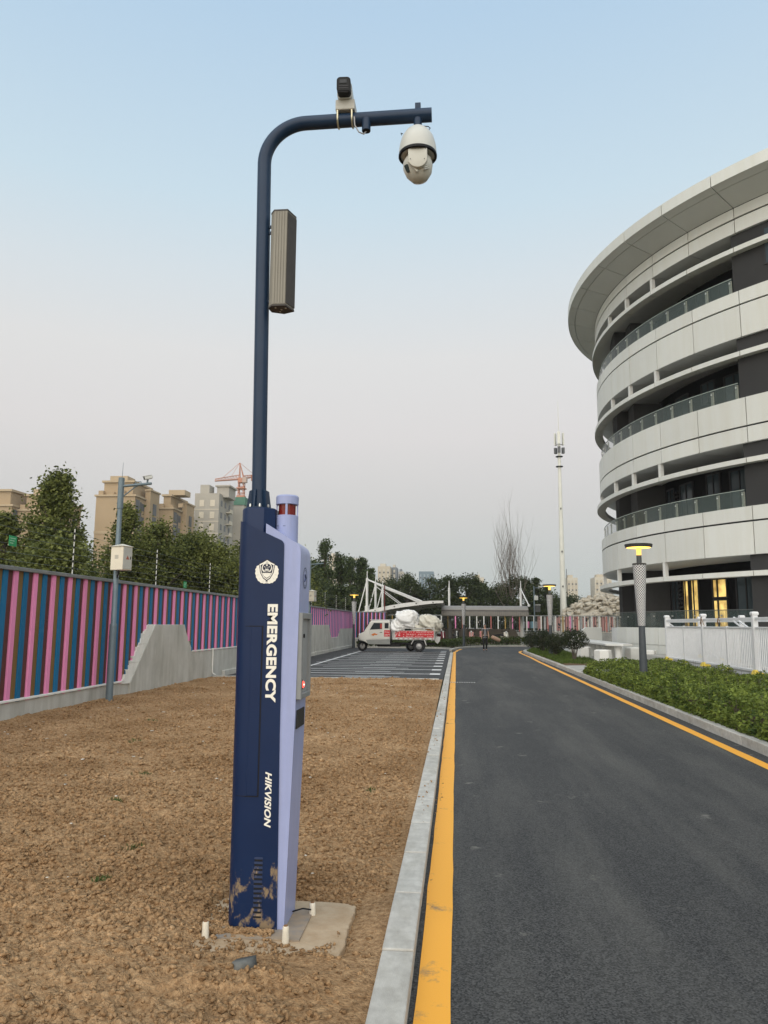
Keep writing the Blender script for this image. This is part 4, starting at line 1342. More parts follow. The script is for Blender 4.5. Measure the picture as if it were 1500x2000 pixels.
def camera_pole(x, y, lb, lbc, lbcam):
    cpz = empty('camera_pole', (x, y, 0))
    tag(cpz, lb, 'pole', 'grey camera poles by the wall')
    MB().tube([(x, y, -0.1), (x, y, 1.52), (x, y, 1.56), (x, y, 1.58), (x, y, 4.58)], [0.072, 0.070, 0.068, 0.055, 0.046], 18).build('shaft', m_pole, cpz, smooth=True)
    MB().tube([(x, y, 3.95), (x, y, 4.60)], 0.062, 16).build('sleeve', m_pole, cpz, smooth=True)
    MB().tube([(x, y, 4.42), (x + 0.66, y - 0.02, 4.47)], 0.028, 10).build('arm', m_pole, cpz, smooth=True)
    MB().tube([(x + 0.05, y, 4.2), (x + 0.30, y, 4.40), (x + 0.38, y, 4.44)], 0.014, 8).build('brace', m_pole, cpz, smooth=True)
    MB().tube([(x + 0.3, y, 4.46), (x + 0.32, y, 4.51), (x + 0.42, y, 4.515), (x + 0.44, y, 4.47)], 0.010, 6).build('handle', m_pole, cpz)
    MB().tube([(x + 0.01, y, 4.58), (x + 0.02, y, 4.93)], [0.006, 0.003], 6).build('lightning_rod', m_pole, cpz)
    cbn = empty('equipment_cabinet', (x + 0.16, y - 0.16, 2.65))
    tag(cbn, lbc, 'cabinet', 'steel cabinets on the camera poles')
    Mx = Matrix.Translation((x + 0.16, y - 0.15, 2.90)) @ Matrix.Rotation(R(-22), 4, 'Z')
    MB().box(-0.165, 0.165, -0.13, 0.13, -0.25, 0.23, Mx).build('case', m_cab, cbn, bevel=0.006, seg=1)
    pr = MB()
    q_ = [(-0.19, -0.16, 0.232), (0.19, -0.16, 0.232), (0.19, 0.15, 0.232), (-0.19, 0.15, 0.232), (-0.02, 0.0, 0.29), (0.02, 0.0, 0.29)]
    pr.add([tuple(Mx @ Vector(p)) for p in q_], [(3, 2, 1, 0), (0, 1, 5, 4), (1, 2, 5), (2, 3, 4, 5), (3, 0, 4)])
    pr.build('lid', m_cab, cbn)
    MB().box(0.1655, 0.172, -0.115, 0.115, -0.235, 0.215, Mx).build('door', pm('cabinet_door_shade', (0.50, 0.50, 0.46), (0.44, 0.44, 0.41), scale=3, rough=0.4, metal=0.3), cbn, bevel=0.003, seg=1)  # duller copy of the steel, the shaded side put into its colour
    MB().box(0.172, 0.176, 0.07, 0.09, -0.03, 0.03, Mx).build('lock', m_dark, cbn)
    mb = MB()
    mb.prism([(0.0, 0.05), (0.045, -0.035), (-0.045, -0.035)], 0.1722, 0.1735, 'x')
    mb.v = [tuple(Mx @ Vector(p)) for p in mb.v]
    mb.build('warning_triangle', pm('warn_red', (0.35, 0.12, 0.08), rough=0.6), cbn)
    for k in range(5):
        MB().box(-0.05, 0.05, -0.1335, -0.1295, -0.02 + 0.016 * k, -0.014 + 0.016 * k, Mx).build('vent_slot', m_grey, cbn)
    MB().tube([(x + 0.1, y - 0.1, 2.65), (x + 0.09, y - 0.12, 2.55), (x + 0.06, y - 0.08, 2.50), (x + 0.05, y - 0.05, 2.56)], 0.012, 6).build('conduit', m_dark, cbn)
    sm = empty('box_camera', (x + 0.58, y, 4.5))
    tag(sm, lbcam, 'camera', 'white cameras on the grey camera poles')
    Mx = Matrix.Translation((x + 0.60, y - 0.02, 4.60)) @ Matrix.Rotation(R(-55), 4, 'Z') @ Matrix.Rotation(R(16), 4, 'X')
    MB().box(-0.04, 0.04, -0.10, 0.07, -0.036, 0.036, Mx).build('body', m_cw, sm, bevel=0.012, seg=2)
    MB().box(-0.045, 0.045, -0.125, 0.06, 0.036, 0.042, Mx).build('sunshield', m_cw, sm)
    MB().box(-0.034, 0.034, -0.106, -0.095, -0.030, 0.030, Mx).build('front', m_dark, sm)
    MB().tube([(x + 0.56, y, 4.47), (x + 0.57, y, 4.58)], 0.02, 8).build('mount', m_pole, sm)
    return cpz


camera_pole(-6.93, 15.3, 'tall grey steel camera pole on the soil before the slatted wall', 'pale steel cabinet with pitched lid on the pole over the soil', 'white box camera on the arm of the pole over the soil')
camera_pole(-6.90, 36.6, 'grey camera pole beside the parking bays behind the emergency column', 'second pale steel cabinet, on the pole beside the parking bays', 'white box camera on the pole beside the parking bays')
# ------------------------------------------------------------------ round white building
BC = (23.66, 39.43)
BR = 15.91
DT = 0.138
TJ0 = 3.809


def tj(k):
    return TJ0 - DT * k


rb = empty('round_building', (BC[0], BC[1], 0))
tag(rb, 'four-storey round building with white balcony bands and dark walls', 'building')
m_pan = pm('white_cladding', (0.66, 0.67, 0.635), (0.63, 0.64, 0.605), scale=0.6, rough=0.5, var=0.05, coord='World', bump=0.03, bscale=3, dist=0.02, streak=0.05, sscale=(2.6, 2.6, 0.22))
m_pan_up = pm('cladding_underside', (0.64, 0.645, 0.63), (0.60, 0.605, 0.59), scale=0.7, rough=0.55, var=0.03, coord='World')
m_gap = pm('cladding_gap', (0.03, 0.03, 0.035), rough=0.8)
m_drk = pm('charcoal_render', (0.046, 0.046, 0.046), (0.039, 0.039, 0.040), scale=0.8, rough=0.85, spec=0.12, coord='World', bump=0.1, bscale=60)
m_drk2 = pm('charcoal_recess_shade', (0.010, 0.010, 0.011), (0.007, 0.007, 0.008), scale=0.8, rough=0.85, spec=0.08, coord='World')  # darker charcoal copy: the shade of the deep recess is put into the colour
m_bglass = glass_mat('rail_glass', (0.10, 0.14, 0.13), 0.26, 0.04)
m_win = pm('window_glass', (0.05, 0.07, 0.08), (0.04, 0.055, 0.065), scale=1, rough=0.08, coord='World')
m_frame = pm('window_frame', (0.03, 0.03, 0.032), rough=0.5)
m_whitep = pm('white_post', (0.66, 0.66, 0.63), rough=0.5)
KMIN, KMAX = -5, 13
G = 0.0011          # half joint, radians

# each band: bottom, groove, top
bands = [(4.28, 5.53, 6.09), (8.54, 9.17, 10.30), (12.73, 14.02, 14.59), (17.01, 17.58, 18.03)]
rings = [3.65, 7.91, 12.10, 16.33]
for bi, (z0, zg, z1) in enumerate(bands):
    for k in range(KMIN, KMAX):
        t0, t1 = tj(k + 1) + G, tj(k) - G
        MB().arc(BC, BR - 0.10, BR, t0, t1, z0, zg - 0.035, 5).build('band_panel', m_pan, rb)
        MB().arc(BC, BR - 0.10, BR, t0, t1, zg + 0.035, z1, 5).build('band_panel', m_pan, rb)
    MB().arc(BC, BR - 0.22, BR - 0.085, tj(KMAX), tj(KMIN), z0 + 0.02, z1 - 0.02, 90).build('band_core', m_gap, rb)
    # floor slab and its pale underside
    MB().arc(BC, BR - 3.4, BR - 0.20, tj(KMAX), tj(KMIN), z0 + 0.15, z1 - 0.25, 60).build('floor_slab', m_drk, rb)
    for k in range(KMIN, KMAX):
        t0, t1 = tj(k + 1) + G, tj(k) - G
        MB().arc(BC, BR - 2.6, BR - 0.004, t0, t1, z0 - 0.012, z0 + 0.03, 5).build('soffit_panel', m_pan_up, rb)
    # the rest of the drum, out of sight behind
    MB().arc(BC, BR - 3.0, BR - 0.02, tj(KMIN) + 0.002, tj(KMAX) + 2 * math.pi - 0.002, z0, z1, 60).build('rear_band', m_pan, rb)
for ri, zt in enumerate(rings):
    for k in range(KMIN, KMAX):
        t0, t1 = tj(k + 1) + G, tj(k) - G
        MB().arc(BC, BR - 0.25, BR + 0.18, t0, t1, zt - 0.19, zt, 5).build('ring_panel', m_pan, rb)
    for k in (2, 3, 4, 6):
        t = tj(k) - 0.012
        zb2 = bands[ri][0]
        c_, s_ = math.cos(t), math.sin(t)
        MB().cbox((BC[0] + (BR - 0.10) * c_, BC[1] + (BR - 0.10) * s_, (zt + zb2) / 2), (0.16, 0.16, zb2 - zt + 0.02), t).build('ring_post', m_whitep, rb)

# deep eave
ze0, ze1, zt0 = 18.47, 18.94, 18.03
DE = 1.43
rsp = BR + DE * 0.74
zsp = zt0 + (ze0 - zt0) * 0.74
for k in range(KMIN, KMAX):
    t0, t1 = tj(k + 1) + G, tj(k) - G
    MB().arc(BC, BR + 0.01, rsp - 0.012, t0, t1, zt0 + 0.02, zt0 + 0.10, 6, zsp, zsp + 0.08).build('eave_soffit', m_pan_up, rb)
    MB().arc(BC, rsp + 0.012, BR + DE - 0.01, t0, t1, zsp + 0.004, zsp + 0.09, 6, ze0, ze0 + 0.08).build('eave_soffit', m_pan_up, rb)
    MB().arc(BC, BR + DE - 0.06, BR + DE, t0, t1, ze0, ze1, 6).build('eave_fascia', m_pan, rb)
MB().arc(BC, BR - 0.3, BR + DE - 0.07, tj(KMAX), tj(KMIN), zt0 + 0.12, ze1 - 0.03, 90, ze0 + 0.10, ze1 - 0.02).build('eave_core', m_gap, rb)
MB().arc(BC, 0.5, BR - 0.3, 0, 2 * math.pi, 18.0, 18.9, 96).build('roof_deck', m_drk, rb)
MB().arc(BC, BR - 0.3, BR + DE, tj(KMIN) + 0.002, tj(KMAX) + 2 * math.pi - 0.002, 18.05, 18.9, 60, 18.5, 18.92).build('rear_eave', m_pan, rb)

# inner dark drum and flush dark bays
RI = BR - 2.75
inner = MB()
inner.arc(BC, RI - 0.3, RI, 0, 2 * math.pi, 0.0, 18.0, 120)
inner.build('inner_wall', m_drk2, rb)
levels = [(1.52, 4.27), (5.95, 8.53), (10.15, 12.72), (14.45, 17.0)]
tw0, tw1 = R(217.2), R(262)
for li, (z0, z1) in enumerate(levels):
    MB().arc(BC, RI - 0.1, BR - 0.13, tw0, tw1, z0, z1, 24).build('bay_wall', m_drk, rb)
    # dark pier at the far side of the loggia, seen against the sky
    MB().arc(BC, RI - 0.1, BR - 0.80, R(150), R(176.5 + 0.6 * li), z0, z1, 10).build('pier', m_drk, rb)
    MB().arc(BC, RI - 0.1, BR - 1.35, R(177.2 + 0.6 * li), R(183), z0, z1, 4).build('pier', pm('pier_grey', (0.07, 0.07, 0.07), rough=0.8), rb)
    # tall window in the flush bay
    for (ta, tb) in ((222.2, 225.5), (229, 232)):
        za_, zb2 = z0 + 0.9, z1 - 0.25
        w = MB().arc(BC, BR - 0.16, BR - 0.115, R(ta), R(tb), za_, zb2, 3).build('window', m_win, rb)
        for (a0, a1, q0, q1) in ((ta - 0.3, ta, za_ - 0.05, zb2 + 0.05), (tb, tb + 0.3, za_ - 0.05, zb2 + 0.05), (ta, tb, zb2, zb2 + 0.06), (ta, tb, za_ - 0.06, za_), ((ta + tb) / 2 - 0.1, (ta + tb) / 2 + 0.1, za_, zb2)):
            MB().arc(BC, BR - 0.16, BR - 0.10, R(a0), R(a1), q0, q1, 2).build('frame', m_frame, w)
    # windows in the recess
    for (ta, tb, f0, f1) in ((200.3, 203.6, 0.55, 0.88), (206.5, 210.5, 0.1, 0.85), (191, 195.5, 0.02, 0.85), (184.5, 188, 0.02, 0.85)):
        if li == 0 and ta in (200.3, 191):
            continue
        za_, zb2 = z0 + (z1 - z0) * f0, z0 + (z1 - z0) * f1
        w = MB().arc(BC, RI - 0.02, RI + 0.025, R(ta), R(tb), za_, zb2, 3).build('window', m_win, rb)
        for (a0, a1, q0, q1) in ((ta - 0.35, ta, za_ - 0.05, zb2 + 0.05), (tb, tb + 0.35, za_ - 0.05, zb2 + 0.05), (ta, tb, zb2, zb2 + 0.07), (ta, tb, za_ - 0.06, za_), ((ta + tb) / 2 - 0.12, (ta + tb) / 2 + 0.12, za_, zb2)):
            MB().arc(BC, RI - 0.02, RI + 0.06, R(a0), R(a1), q0, q1, 2).build('frame', m_frame, w)
    for k in range(9):
        zz = z0 + 0.35 + 0.2 * k
        if zz < z1 - 0.2:
            MB().arc(BC, RI - 0.02, RI + 0.09, R(187.9), R(189.9), zz, zz + 0.09, 2, zz - 0.06, zz + 0.03).build('louvre', m_drk, rb)

# glass balustrades on the bands
for li, zt in enumerate([6.09, 10.30, 14.59]):
    gt = zt + 0.66
    t = 216.9
    while t > 165:
        t2 = t - 4.02
        if t2 < 163:
            break
        pane = MB().arc(BC, BR - 0.165, BR - 0.148, R(t2 + 0.08), R(t - 0.08), zt - 0.05, gt, 3).build('glass_pane', m_bglass, rb)
        for tt in (t - 0.3,):
            c_, s_ = math.cos(R(tt)), math.sin(R(tt))
            MB().cbox((BC[0] + (BR - 0.20) * c_, BC[1] + (BR - 0.20) * s_, zt + 0.28), (0.035, 0.13, 0.66), R(tt)).build('stanchion', pm('stanchion_metal', (0.48, 0.50, 0.42), rough=0.4, metal=0.3), pane)
            MB().cbox((BC[0] + (BR - 0.14) * c_, BC[1] + (BR - 0.14) * s_, zt + 0.50), (0.03, 0.05, 0.05), R(tt)).build('clamp', m_bolt, pane)
        t = t2
    MB().arc(BC, BR - 0.175, BR - 0.14, R(163.5), R(216.9), gt, gt + 0.022, 40).build('handrail', pm('rail_edge', (0.40, 0.46, 0.42), rough=0.3), rb)

# raised ground floor: white base wall, glass rail, lit rooms
RB = BR - 0.30
MB().arc(BC, RB - 2.6, RB - 0.05, R(160), R(262), 0.0, 1.50, 50).build('podium', m_pan_up, rb)
for k in range(14):
    t0 = 258 - 6.0 * (k + 1)
    if t0 < 176:
        break
    MB().arc(BC, RB - 0.06, RB, R(t0 + 0.06), R(t0 + 5.94), 0.79, 1.53, 4).build('base_panel', m_pan, rb)
    MB().arc(BC, RB - 0.06, RB, R(t0 + 0.06), R(t0 + 5.94), 0.02, 0.765, 4).build('base_panel', m_pan, rb)
t = 216.8
while t > 172:
    pane = MB().arc(BC, RB - 0.14, RB - 0.12, R(t - 5.0 + 0.06), R(t - 0.06), 1.50, 2.22, 3).build('glass_pane', m_bglass, rb)
    c_, s_ = math.cos(R(t - 0.4)), math.sin(R(t - 0.4))
    MB().cbox((BC[0] + (RB - 0.10) * c_, BC[1] + (RB - 0.10) * s_, 2.02), (0.04, 0.06, 0.06), R(t)).build('clamp', m_bolt, pane)
    t -= 5.0
MB().arc(BC, RB - 0.16, RB - 0.10, R(171), R(216.8), 2.22, 2.25, 40).build('handrail', pm('dark_rail', (0.10, 0.11, 0.11), rough=0.4), rb)
m_lit = bpy.data.materials.new('lit_room')
m_lit.use_nodes = True
n, l = nodes_of(m_lit)
b = n['Principled BSDF']
b.inputs['Base Color'].default_value = (0.5, 0.4, 0.2, 1)
geo = n.new('ShaderNodeNewGeometry')
q = n.new('ShaderNodeTexNoise')
q.inputs['Scale'].default_value = 1.6
q.inputs['Detail'].default_value = 4
l.new(geo.outputs['Position'], q.inputs['Vector'])
rp = n.new('ShaderNodeValToRGB')
rp.color_ramp.elements[0].position = 0.4
rp.color_ramp.elements[1].position = 0.6
rp.color_ramp.elements[0].color = (0.30, 0.17, 0.03, 1)
rp.color_ramp.elements[1].color = (1.0, 0.70, 0.20, 1)
l.new(q.outputs['Fac'], rp.inputs[0])
l.new(rp.outputs[0], b.inputs['Emission Color'])
b.inputs['Emission Strength'].default_value = 0.85
dz0, dz1 = 1.52, 3.66
for (ta, tb, z0, z1, nm) in ((190.4, 192.3, dz0, dz1, 'door'), (193.4, 195.8, dz0, dz1, 'door'), (200.4, 203.9, 2.86, 3.60, 'window'), (200.4, 203.9, dz0, 2.70, 'window')):
    w = MB().arc(BC, RI - 0.02, RI + 0.02, R(ta), R(tb), z0, z1, 3).build(nm, m_lit, rb)
    w['label'] = 'yellow lit ' + nm
    for (a0, a1, q0, q1) in ((ta - 0.3, ta, z0 - 0.05, z1 + 0.05), (tb, tb + 0.3, z0 - 0.05, z1 + 0.05), (ta, tb, z1, z1 + 0.08), (ta, tb, z0 - 0.06, z0), (ta + (tb - ta) * 0.3, ta + (tb - ta) * 0.38, z0, z1)):
        MB().arc(BC, RI - 0.02, RI + 0.07, R(a0), R(a1), q0, q1, 2).build('frame', m_frame, w)
MB().arc(BC, RI - 0.02, RI + 0.05, R(192.2), R(193.4), dz0, dz1, 2).build('door', m_frame, rb)

# sloping end wall of the entrance ramp
wb = empty('ramp_wall', (8.6, 44.5, 0))
tag(wb, 'low white chamfered wall end beyond the white table', 'wall')
MB().prism([(6.55, 0.0), (8.4, 0.0), (8.4, 1.5), (7.5, 1.5), (6.55, 0.75)], 45.2, 45.5, 'y').build('panel', m_pan, wb, bevel=0.01, seg=1)

# ------------------------------------------------------------------ white railing on the grey plinth
m_wr = pm('white_steel', (0.70, 0.71, 0.72), (0.63, 0.64, 0.65), scale=6, rough=0.4, coord='World')
m_ybase = pm('yellow_cover', (0.78, 0.60, 0.10), (0.66, 0.48, 0.06), scale=9, rough=0.6, coord='World')
gpz = empty('plinth_wall', (7.5, 20, 0))
tag(gpz, 'low grey rendered plinth behind the leafy shrub bed', 'wall')
m_rend = pm('grey_render', (0.36, 0.36, 0.345), (0.26, 0.26, 0.25), scale=1.5, rough=0.9, bump=0.2, bscale=50, coord='World', dist=0.005)
MB().prism([(0, -0.1), (29.1, -0.1), (29.1, 0.36), (28.4, 0.41), (0, 0.42)], 7.32, 7.72, 'x').build('render', m_rend, gpz, bevel=0.015, seg=2)


def railing(x, ys, z0, z1, lb, yaw_posts=True):
    rl = empty('railing', (x, (ys[0] + ys[-1]) / 2, z0))
    tag(rl, lb, 'railing', 'white steel railings of the ramp')
    big = MB().box(-0.065, 0.065, -0.065, 0.065, 0, z1 - z0 - 0.08).mesh('post', m_wr, bevel=0.012, seg=2)
    cap = MB().lathe([(0.105, 0), (0.115, 0.02), (0.115, 0.055), (0.09, 0.085), (0.0, 0.09)], (0, 0, 0), 4, Matrix.Rotation(R(45), 4, 'Z')).mesh('cap', m_wr)
    foot = MB().lathe([(0.17, 0.0), (0.165, 0.025), (0.125, 0.10), (0.10, 0.12)], (0, 0, 0), 4, Matrix.Rotation(R(45), 4, 'Z')).mesh('foot_cover', m_ybase)
    bar = MB().box(-0.012, 0.012, -0.013, 0.013, 0, z1 - z0 - 0.52).mesh('bar', m_wr)
    sp_ = MB().box(-0.03, 0.03, -0.03, 0.03, 0, z1 - z0 - 0.36).mesh('post', m_wr)
    sf = MB().lathe([(0.10, 0.0), (0.095, 0.02), (0.05, 0.075)], (0, 0, 0), 4, Matrix.Rotation(R(45), 4, 'Z')).mesh('foot_cover', m_ybase)
    Lz = lambda o, p: setattr(o, 'location', p)
    for i, yy in enumerate(ys):
        lput('post', big, rl, (0, yy - rl.location.y, 0))
        lput('cap', cap, rl, (0, yy - rl.location.y, z1 - z0 - 0.085))
        lput('foot_cover', foot, rl, (0, yy - rl.location.y, 0.002))
        if i:
            ya = ys[i - 1]
            ln2 = yy - ya - 0.13
            mid = (ya + yy) / 2 - rl.location.y
            for zz, th in ((z1 - z0 - 0.21, 0.07), (z1 - z0 - 0.42, 0.045), (0.075, 0.05)):
                lput('rail', MB().box(-0.025, 0.025, -ln2 / 2, ln2 / 2, 0, th).mesh('rail', m_wr, bevel=0.006, seg=1), rl, (0, mid, zz))
            lput('post', sp_, rl, (0, mid, 0))
            lput('foot_cover', sf, rl, (0, mid, 0.003))
            nb = int(ln2 / 0.115)
            for k in range(nb):
                yb2 = ya + 0.065 + (k + 0.5) * ln2 / nb
                if abs(yb2 - (ya + yy) / 2) < 0.05:
                    continue
                lput('bar', bar, rl, (0, yb2 - rl.location.y, 0.12))
    return rl


railing(7.47, [12.1, 16.1, 20.1, 24.1, 28.1], 0.42, 1.97, 'white steel railing standing on the grey plinth')
railing(9.05, [17.0, 21.2, 25.4, 29.6, 33.8], 0.46, 1.95, 'second white railing behind the plinth railing, along the ramp')
# sloping handrails and cloudy sheet behind
hr = empty('ramp_handrail', (8.9, 24, 0.5))
tag(hr, 'white sloping handrail of the entrance ramp', 'handrail')
for (ya, za_, yb2, zb2) in ((25.3, 1.78, 21.0, 0.55), (25.2, 1.88, 20.9, 0.72), (32.8, 1.75, 26.6, 0.5), (21.0, 1.8, 16.5, 0.6)):
    MB().tube([(8.75, ya, za_), (8.75, yb2, zb2)], 0.028, 8).build('rail', m_wr, hr, smooth=True)
rmp = MB().prism([(12, 0.42), (34, 0.42), (34, 0.40), (34, 0.0), (12, 0.0)], 7.9, 8.95, 'x').build('ramp', m_pave)
tag(rmp, 'grey concrete ramp running between the two white railings', 'ramp', None)
m_sheet = pm('pale_sheet', (0.46, 0.50, 0.52), (0.38, 0.42, 0.44), scale=1.5, rough=0.5, coord='World')
shv = []
NN = 26
mb = MB()
for i in range(NN + 1):
    yy = 19.6 + 4.8 * i / NN
    zt = 1.52 + 0.06 * math.sin(i * 0.9) + 0.04 * math.sin(i * 2.3) - (0.25 if i in (0, NN) else 0)
    xx = 8.55 + 0.05 * math.sin(i * 1.3)
    shv += [(xx, yy, 0.5), (xx + 0.03, yy, zt), (xx + 0.28, yy, zt - 0.08), (xx + 0.32, yy, 0.5)]
fs = []
for i in range(NN):
    for k in range(3):
        fs.append((4 * i + k, 4 * i + k + 1, 4 * i + k + 5, 4 * i + k + 4))
mb.add(shv, fs)
so = mb.build('dust_sheet', m_sheet, None, smooth=True)
tag(so, 'pale sheet draped over goods between the two white railings', 'sheet')
# rag strips tied to the railing
for i, (yy, lb) in enumerate([(24.0, 'brown cord tied round the middle plinth railing post'), (22.5, 'brown cord knotted on the plinth railing top rail')]):
    mbt = MB()
    mbt.tube([(7.40, yy - 0.2, 1.62), (7.38, yy, 1.84), (7.40, yy + 0.16, 1.66)], 0.010, 6)
    mbt.tube([(7.39, yy - 0.05, 1.88), (7.38, yy + 0.02, 1.80), (7.39, yy + 0.05, 1.60)], 0.009, 6)
    o = mbt.build('tie_cord', pm('brown_cord', (0.22, 0.12, 0.05), rough=0.8))
    tag(o, lb, 'cord', 'brown cords on the white railing')
# ------------------------------------------------------------------ garden lamps
m_lpost = pm('lamp_graphite', (0.075, 0.085, 0.095), (0.06, 0.07, 0.078), scale=4, rough=0.45, metal=0.2)
m_lcap = pm('lamp_cap', (0.05, 0.05, 0.048), rough=0.5)
m_sleeve = bpy.data.materials.new('diamond_sleeve')
m_sleeve.use_nodes = True
n, l = nodes_of(m_sleeve)
b = n['Principled BSDF']
t = n.new('ShaderNodeTexCoord')
sp = n.new('ShaderNodeSeparateXYZ')
l.new(t.outputs['Object'], sp.inputs[0])
at2 = n.new('ShaderNodeMath')
at2.operation = 'ARCTAN2'
l.new(sp.outputs['Y'], at2.inputs[0])
l.new(sp.outputs['X'], at2.inputs[1])


def _m(op, a, b_=None, v=None):
    q = n.new('ShaderNodeMath')
    q.operation = op
    l.new(a, q.inputs[0])
    if b_ is not None:
        l.new(b_, q.inputs[1])
    if v is not None:
        q.inputs[1].default_value = v
    return q.outputs[0]


u = _m('MULTIPLY', at2.outputs[0], v=7.0)
w_ = _m('MULTIPLY', sp.outputs['Z'], v=46.0)
s1 = _m('ABSOLUTE', _m('SINE', _m('ADD', u, w_)))
s2 = _m('ABSOLUTE', _m('SINE', _m('SUBTRACT', u, w_)))
mn = _m('MINIMUM', s1, s2)
rp = n.new('ShaderNodeValToRGB')
rp.color_ramp.elements[0].position = 0.28
rp.color_ramp.elements[1].position = 0.42
rp.color_ramp.elements[0].color = (0.72, 0.72, 0.71, 1)
rp.color_ramp.elements[1].color = (0.12, 0.12, 0.125, 1)
l.new(mn, rp.inputs[0])
l.new(rp.outputs[0], b.inputs['Base Color'])
b.inputs['Roughness'].default_value = 0.5
m_glow = pm('lamp_glow', (0.9, 0.6, 0.2), rough=0.5, emit=(1.0, 0.60, 0.10), estr=2.6)
m_glow2 = pm('lamp_stem_glow', (0.7, 0.5, 0.2), rough=0.5, emit=(1.0, 0.62, 0.14), estr=0.75)


def make_lamp():
    r = empty('garden_lamp', (0, 0, 0))
    lput('post', MB().lathe([(0.125, 0.0), (0.125, 0.02), (0.107, 0.03), (0.078, 1.62)], (0, 0, 0), 20).mesh('post', m_lpost, smooth=True), r)
    lput('sleeve', MB().lathe([(0.086, 1.60), (0.09, 1.63), (0.168, 3.16)], (0, 0, 0), 40).mesh('sleeve', m_sleeve, smooth=True), r)
    lput('sleeve_rim', MB().lathe([(0.172, 3.15), (0.174, 3.19), (0.15, 3.195)], (0, 0, 0), 28).mesh('sleeve_rim', m_lcap, smooth=True), r)
    lput('stem', MB().lathe([(0.066, 3.19), (0.066, 3.40)], (0, 0, 0), 16).mesh('stem', m_lpost, smooth=True), r)
    lput('stem_glow', MB().lathe([(0.064, 3.40), (0.064, 3.585)], (0, 0, 0), 16).mesh('stem_glow', m_glow2, smooth=True), r)
    c = lput('cap', MB().lathe([(0.30, 3.60), (0.335, 3.61), (0.352, 3.68), (0.34, 3.69), (0.10, 3.70)], (0, 0, 0), 36).mesh('cap', m_lcap, smooth=True), r)
    lput('light_ring', MB().lathe([(0.07, 3.592), (0.30, 3.597), (0.30, 3.603)], (0, 0, 0), 32).mesh('light_ring', m_glow, smooth=True), c)
    return r


lamp0 = make_lamp()
lamps = [(4.77, 20.3, 0.0, 'lit lamp with diamond patterned sleeve standing in the leafy shrub bed'), (4.95, 40.6, 0.0, 'lit lamp with pale sleeve rising behind the round shrubs'),
         (0.74, 59.0, 0.0, 'lit lamp with pale sleeve in the hedge beside the walking person'), (-6.85, 53.0, -0.03, 'lit lamp with pale sleeve in the corner between wall and truck')]
for i, (x_, y_, z_, lb) in enumerate(lamps):
    o = lamp0 if i == 0 else copy_tree(lamp0)
    o.location = (x_, y_, z_)
    o.rotation_euler.z = 0.4 * i
    tag(o, lb, 'lamp', 'lit garden lamps')

# ------------------------------------------------------------------ three-wheeled truck (faces the wall)
tk = empty('cargo_tricycle', (-3.8, 47.0, ROAD_Z))
tag(tk, 'silver three-wheeled cargo truck with red banners, parked in the bays', 'truck')
m_silver = pm('silver_paint', (0.58, 0.575, 0.53), (0.53, 0.525, 0.485), scale=2, rough=0.35, metal=0.25, coord='World')
m_silverd = pm('silver_lower', (0.26, 0.27, 0.26), (0.22, 0.23, 0.22), scale=3, rough=0.4, metal=0.25, coord='World')
m_tyre = pm('tyre_rubber', (0.025, 0.025, 0.026), scale=30, rough=0.85)
m_rim = pm('wheel_rim', (0.42, 0.42, 0.42), (0.33, 0.33, 0.33), scale=20, rough=0.4, metal=0.5)
m_redb = pm('red_banner', (0.55, 0.03, 0.04), (0.47, 0.025, 0.035), scale=5, rough=0.6, coord='World')
m_bedw = pm('bed_paint', (0.55, 0.55, 0.53), (0.46, 0.45, 0.43), scale=4, rough=0.5, coord='World')
m_chassis = pm('chassis_black', (0.02, 0.02, 0.02), rough=0.7)
m_carglass = pm('cab_glass', (0.03, 0.04, 0.042), (0.025, 0.03, 0.034), scale=2, rough=0.06, coord='World')
ZG = ROAD_Z
Y0, Y1 = 46.3, 47.75      # near and far side
side = [(-5.66, 0.62), (-5.72, 0.84), (-5.56, 1.06), (-5.44, 1.10), (-5.02, 1.72), (-4.92, 1.80), (-3.86, 1.82), (-3.80, 1.76), (-3.80, 0.42), (-5.10, 0.42), (-5.28, 0.55)]
MB().prism(side, Y0 + 0.02, Y1 - 0.02, 'y').build('cab', m_silver, tk, smooth=True, bevel=0.05, seg=3, bsel=lambda e: abs((e.verts[0].co - e.verts[1].co).normalized().y) < 0.1 and max(v.co.z for v in e.verts) > 0.6)
MB().prism([(-5.12, 0.40), (-3.80, 0.40), (-3.80, 0.71), (-5.25, 0.66)], Y0 + 0.005, Y1 - 0.005, 'y').build('sill', m_silverd, tk, bevel=0.01, seg=1)
dd = MB().prism([(-4.97, 0.74), (-4.22, 0.76), (-4.22, 1.74), (-4.86, 1.73), (-5.10, 1.28)], Y0 + 0.004, Y0 + 0.03, 'y').build('door', m_silver, tk, bevel=0.01, seg=1)
MB().prism([(-5.02, 1.26), (-4.28, 1.30), (-4.28, 1.66), (-4.78, 1.66)], Y0 - 0.002, Y0 + 0.02, 'y').build('window', m_carglass, dd)
MB().box(-4.40, -4.28, Y0 - 0.004, Y0 - 0.001, 1.34, 1.62).build('curtain', pm('cab_red', (0.4, 0.05, 0.04), rough=0.7), dd)
MB().box(-4.42, -4.27, Y0 - 0.006, Y0 + 0.01, 1.08, 1.115).build('handle', m_chassis, dd)
rd_ = MB().prism([(-4.19, 0.76), (-3.83, 0.76), (-3.83, 1.75), (-4.19, 1.74)], Y0 + 0.004, Y0 + 0.03, 'y').build('door', m_silver, tk, bevel=0.01, seg=1)
MB().box(-4.13, -3.89, Y0 - 0.002, Y0 + 0.02, 1.34, 1.66).build('window', m_carglass, rd_)
MB().box(-4.16, -3.80, Y0 - 0.004, Y0 + 0.004, 0.86, 1.24).build('red_plate', m_redb, tk)
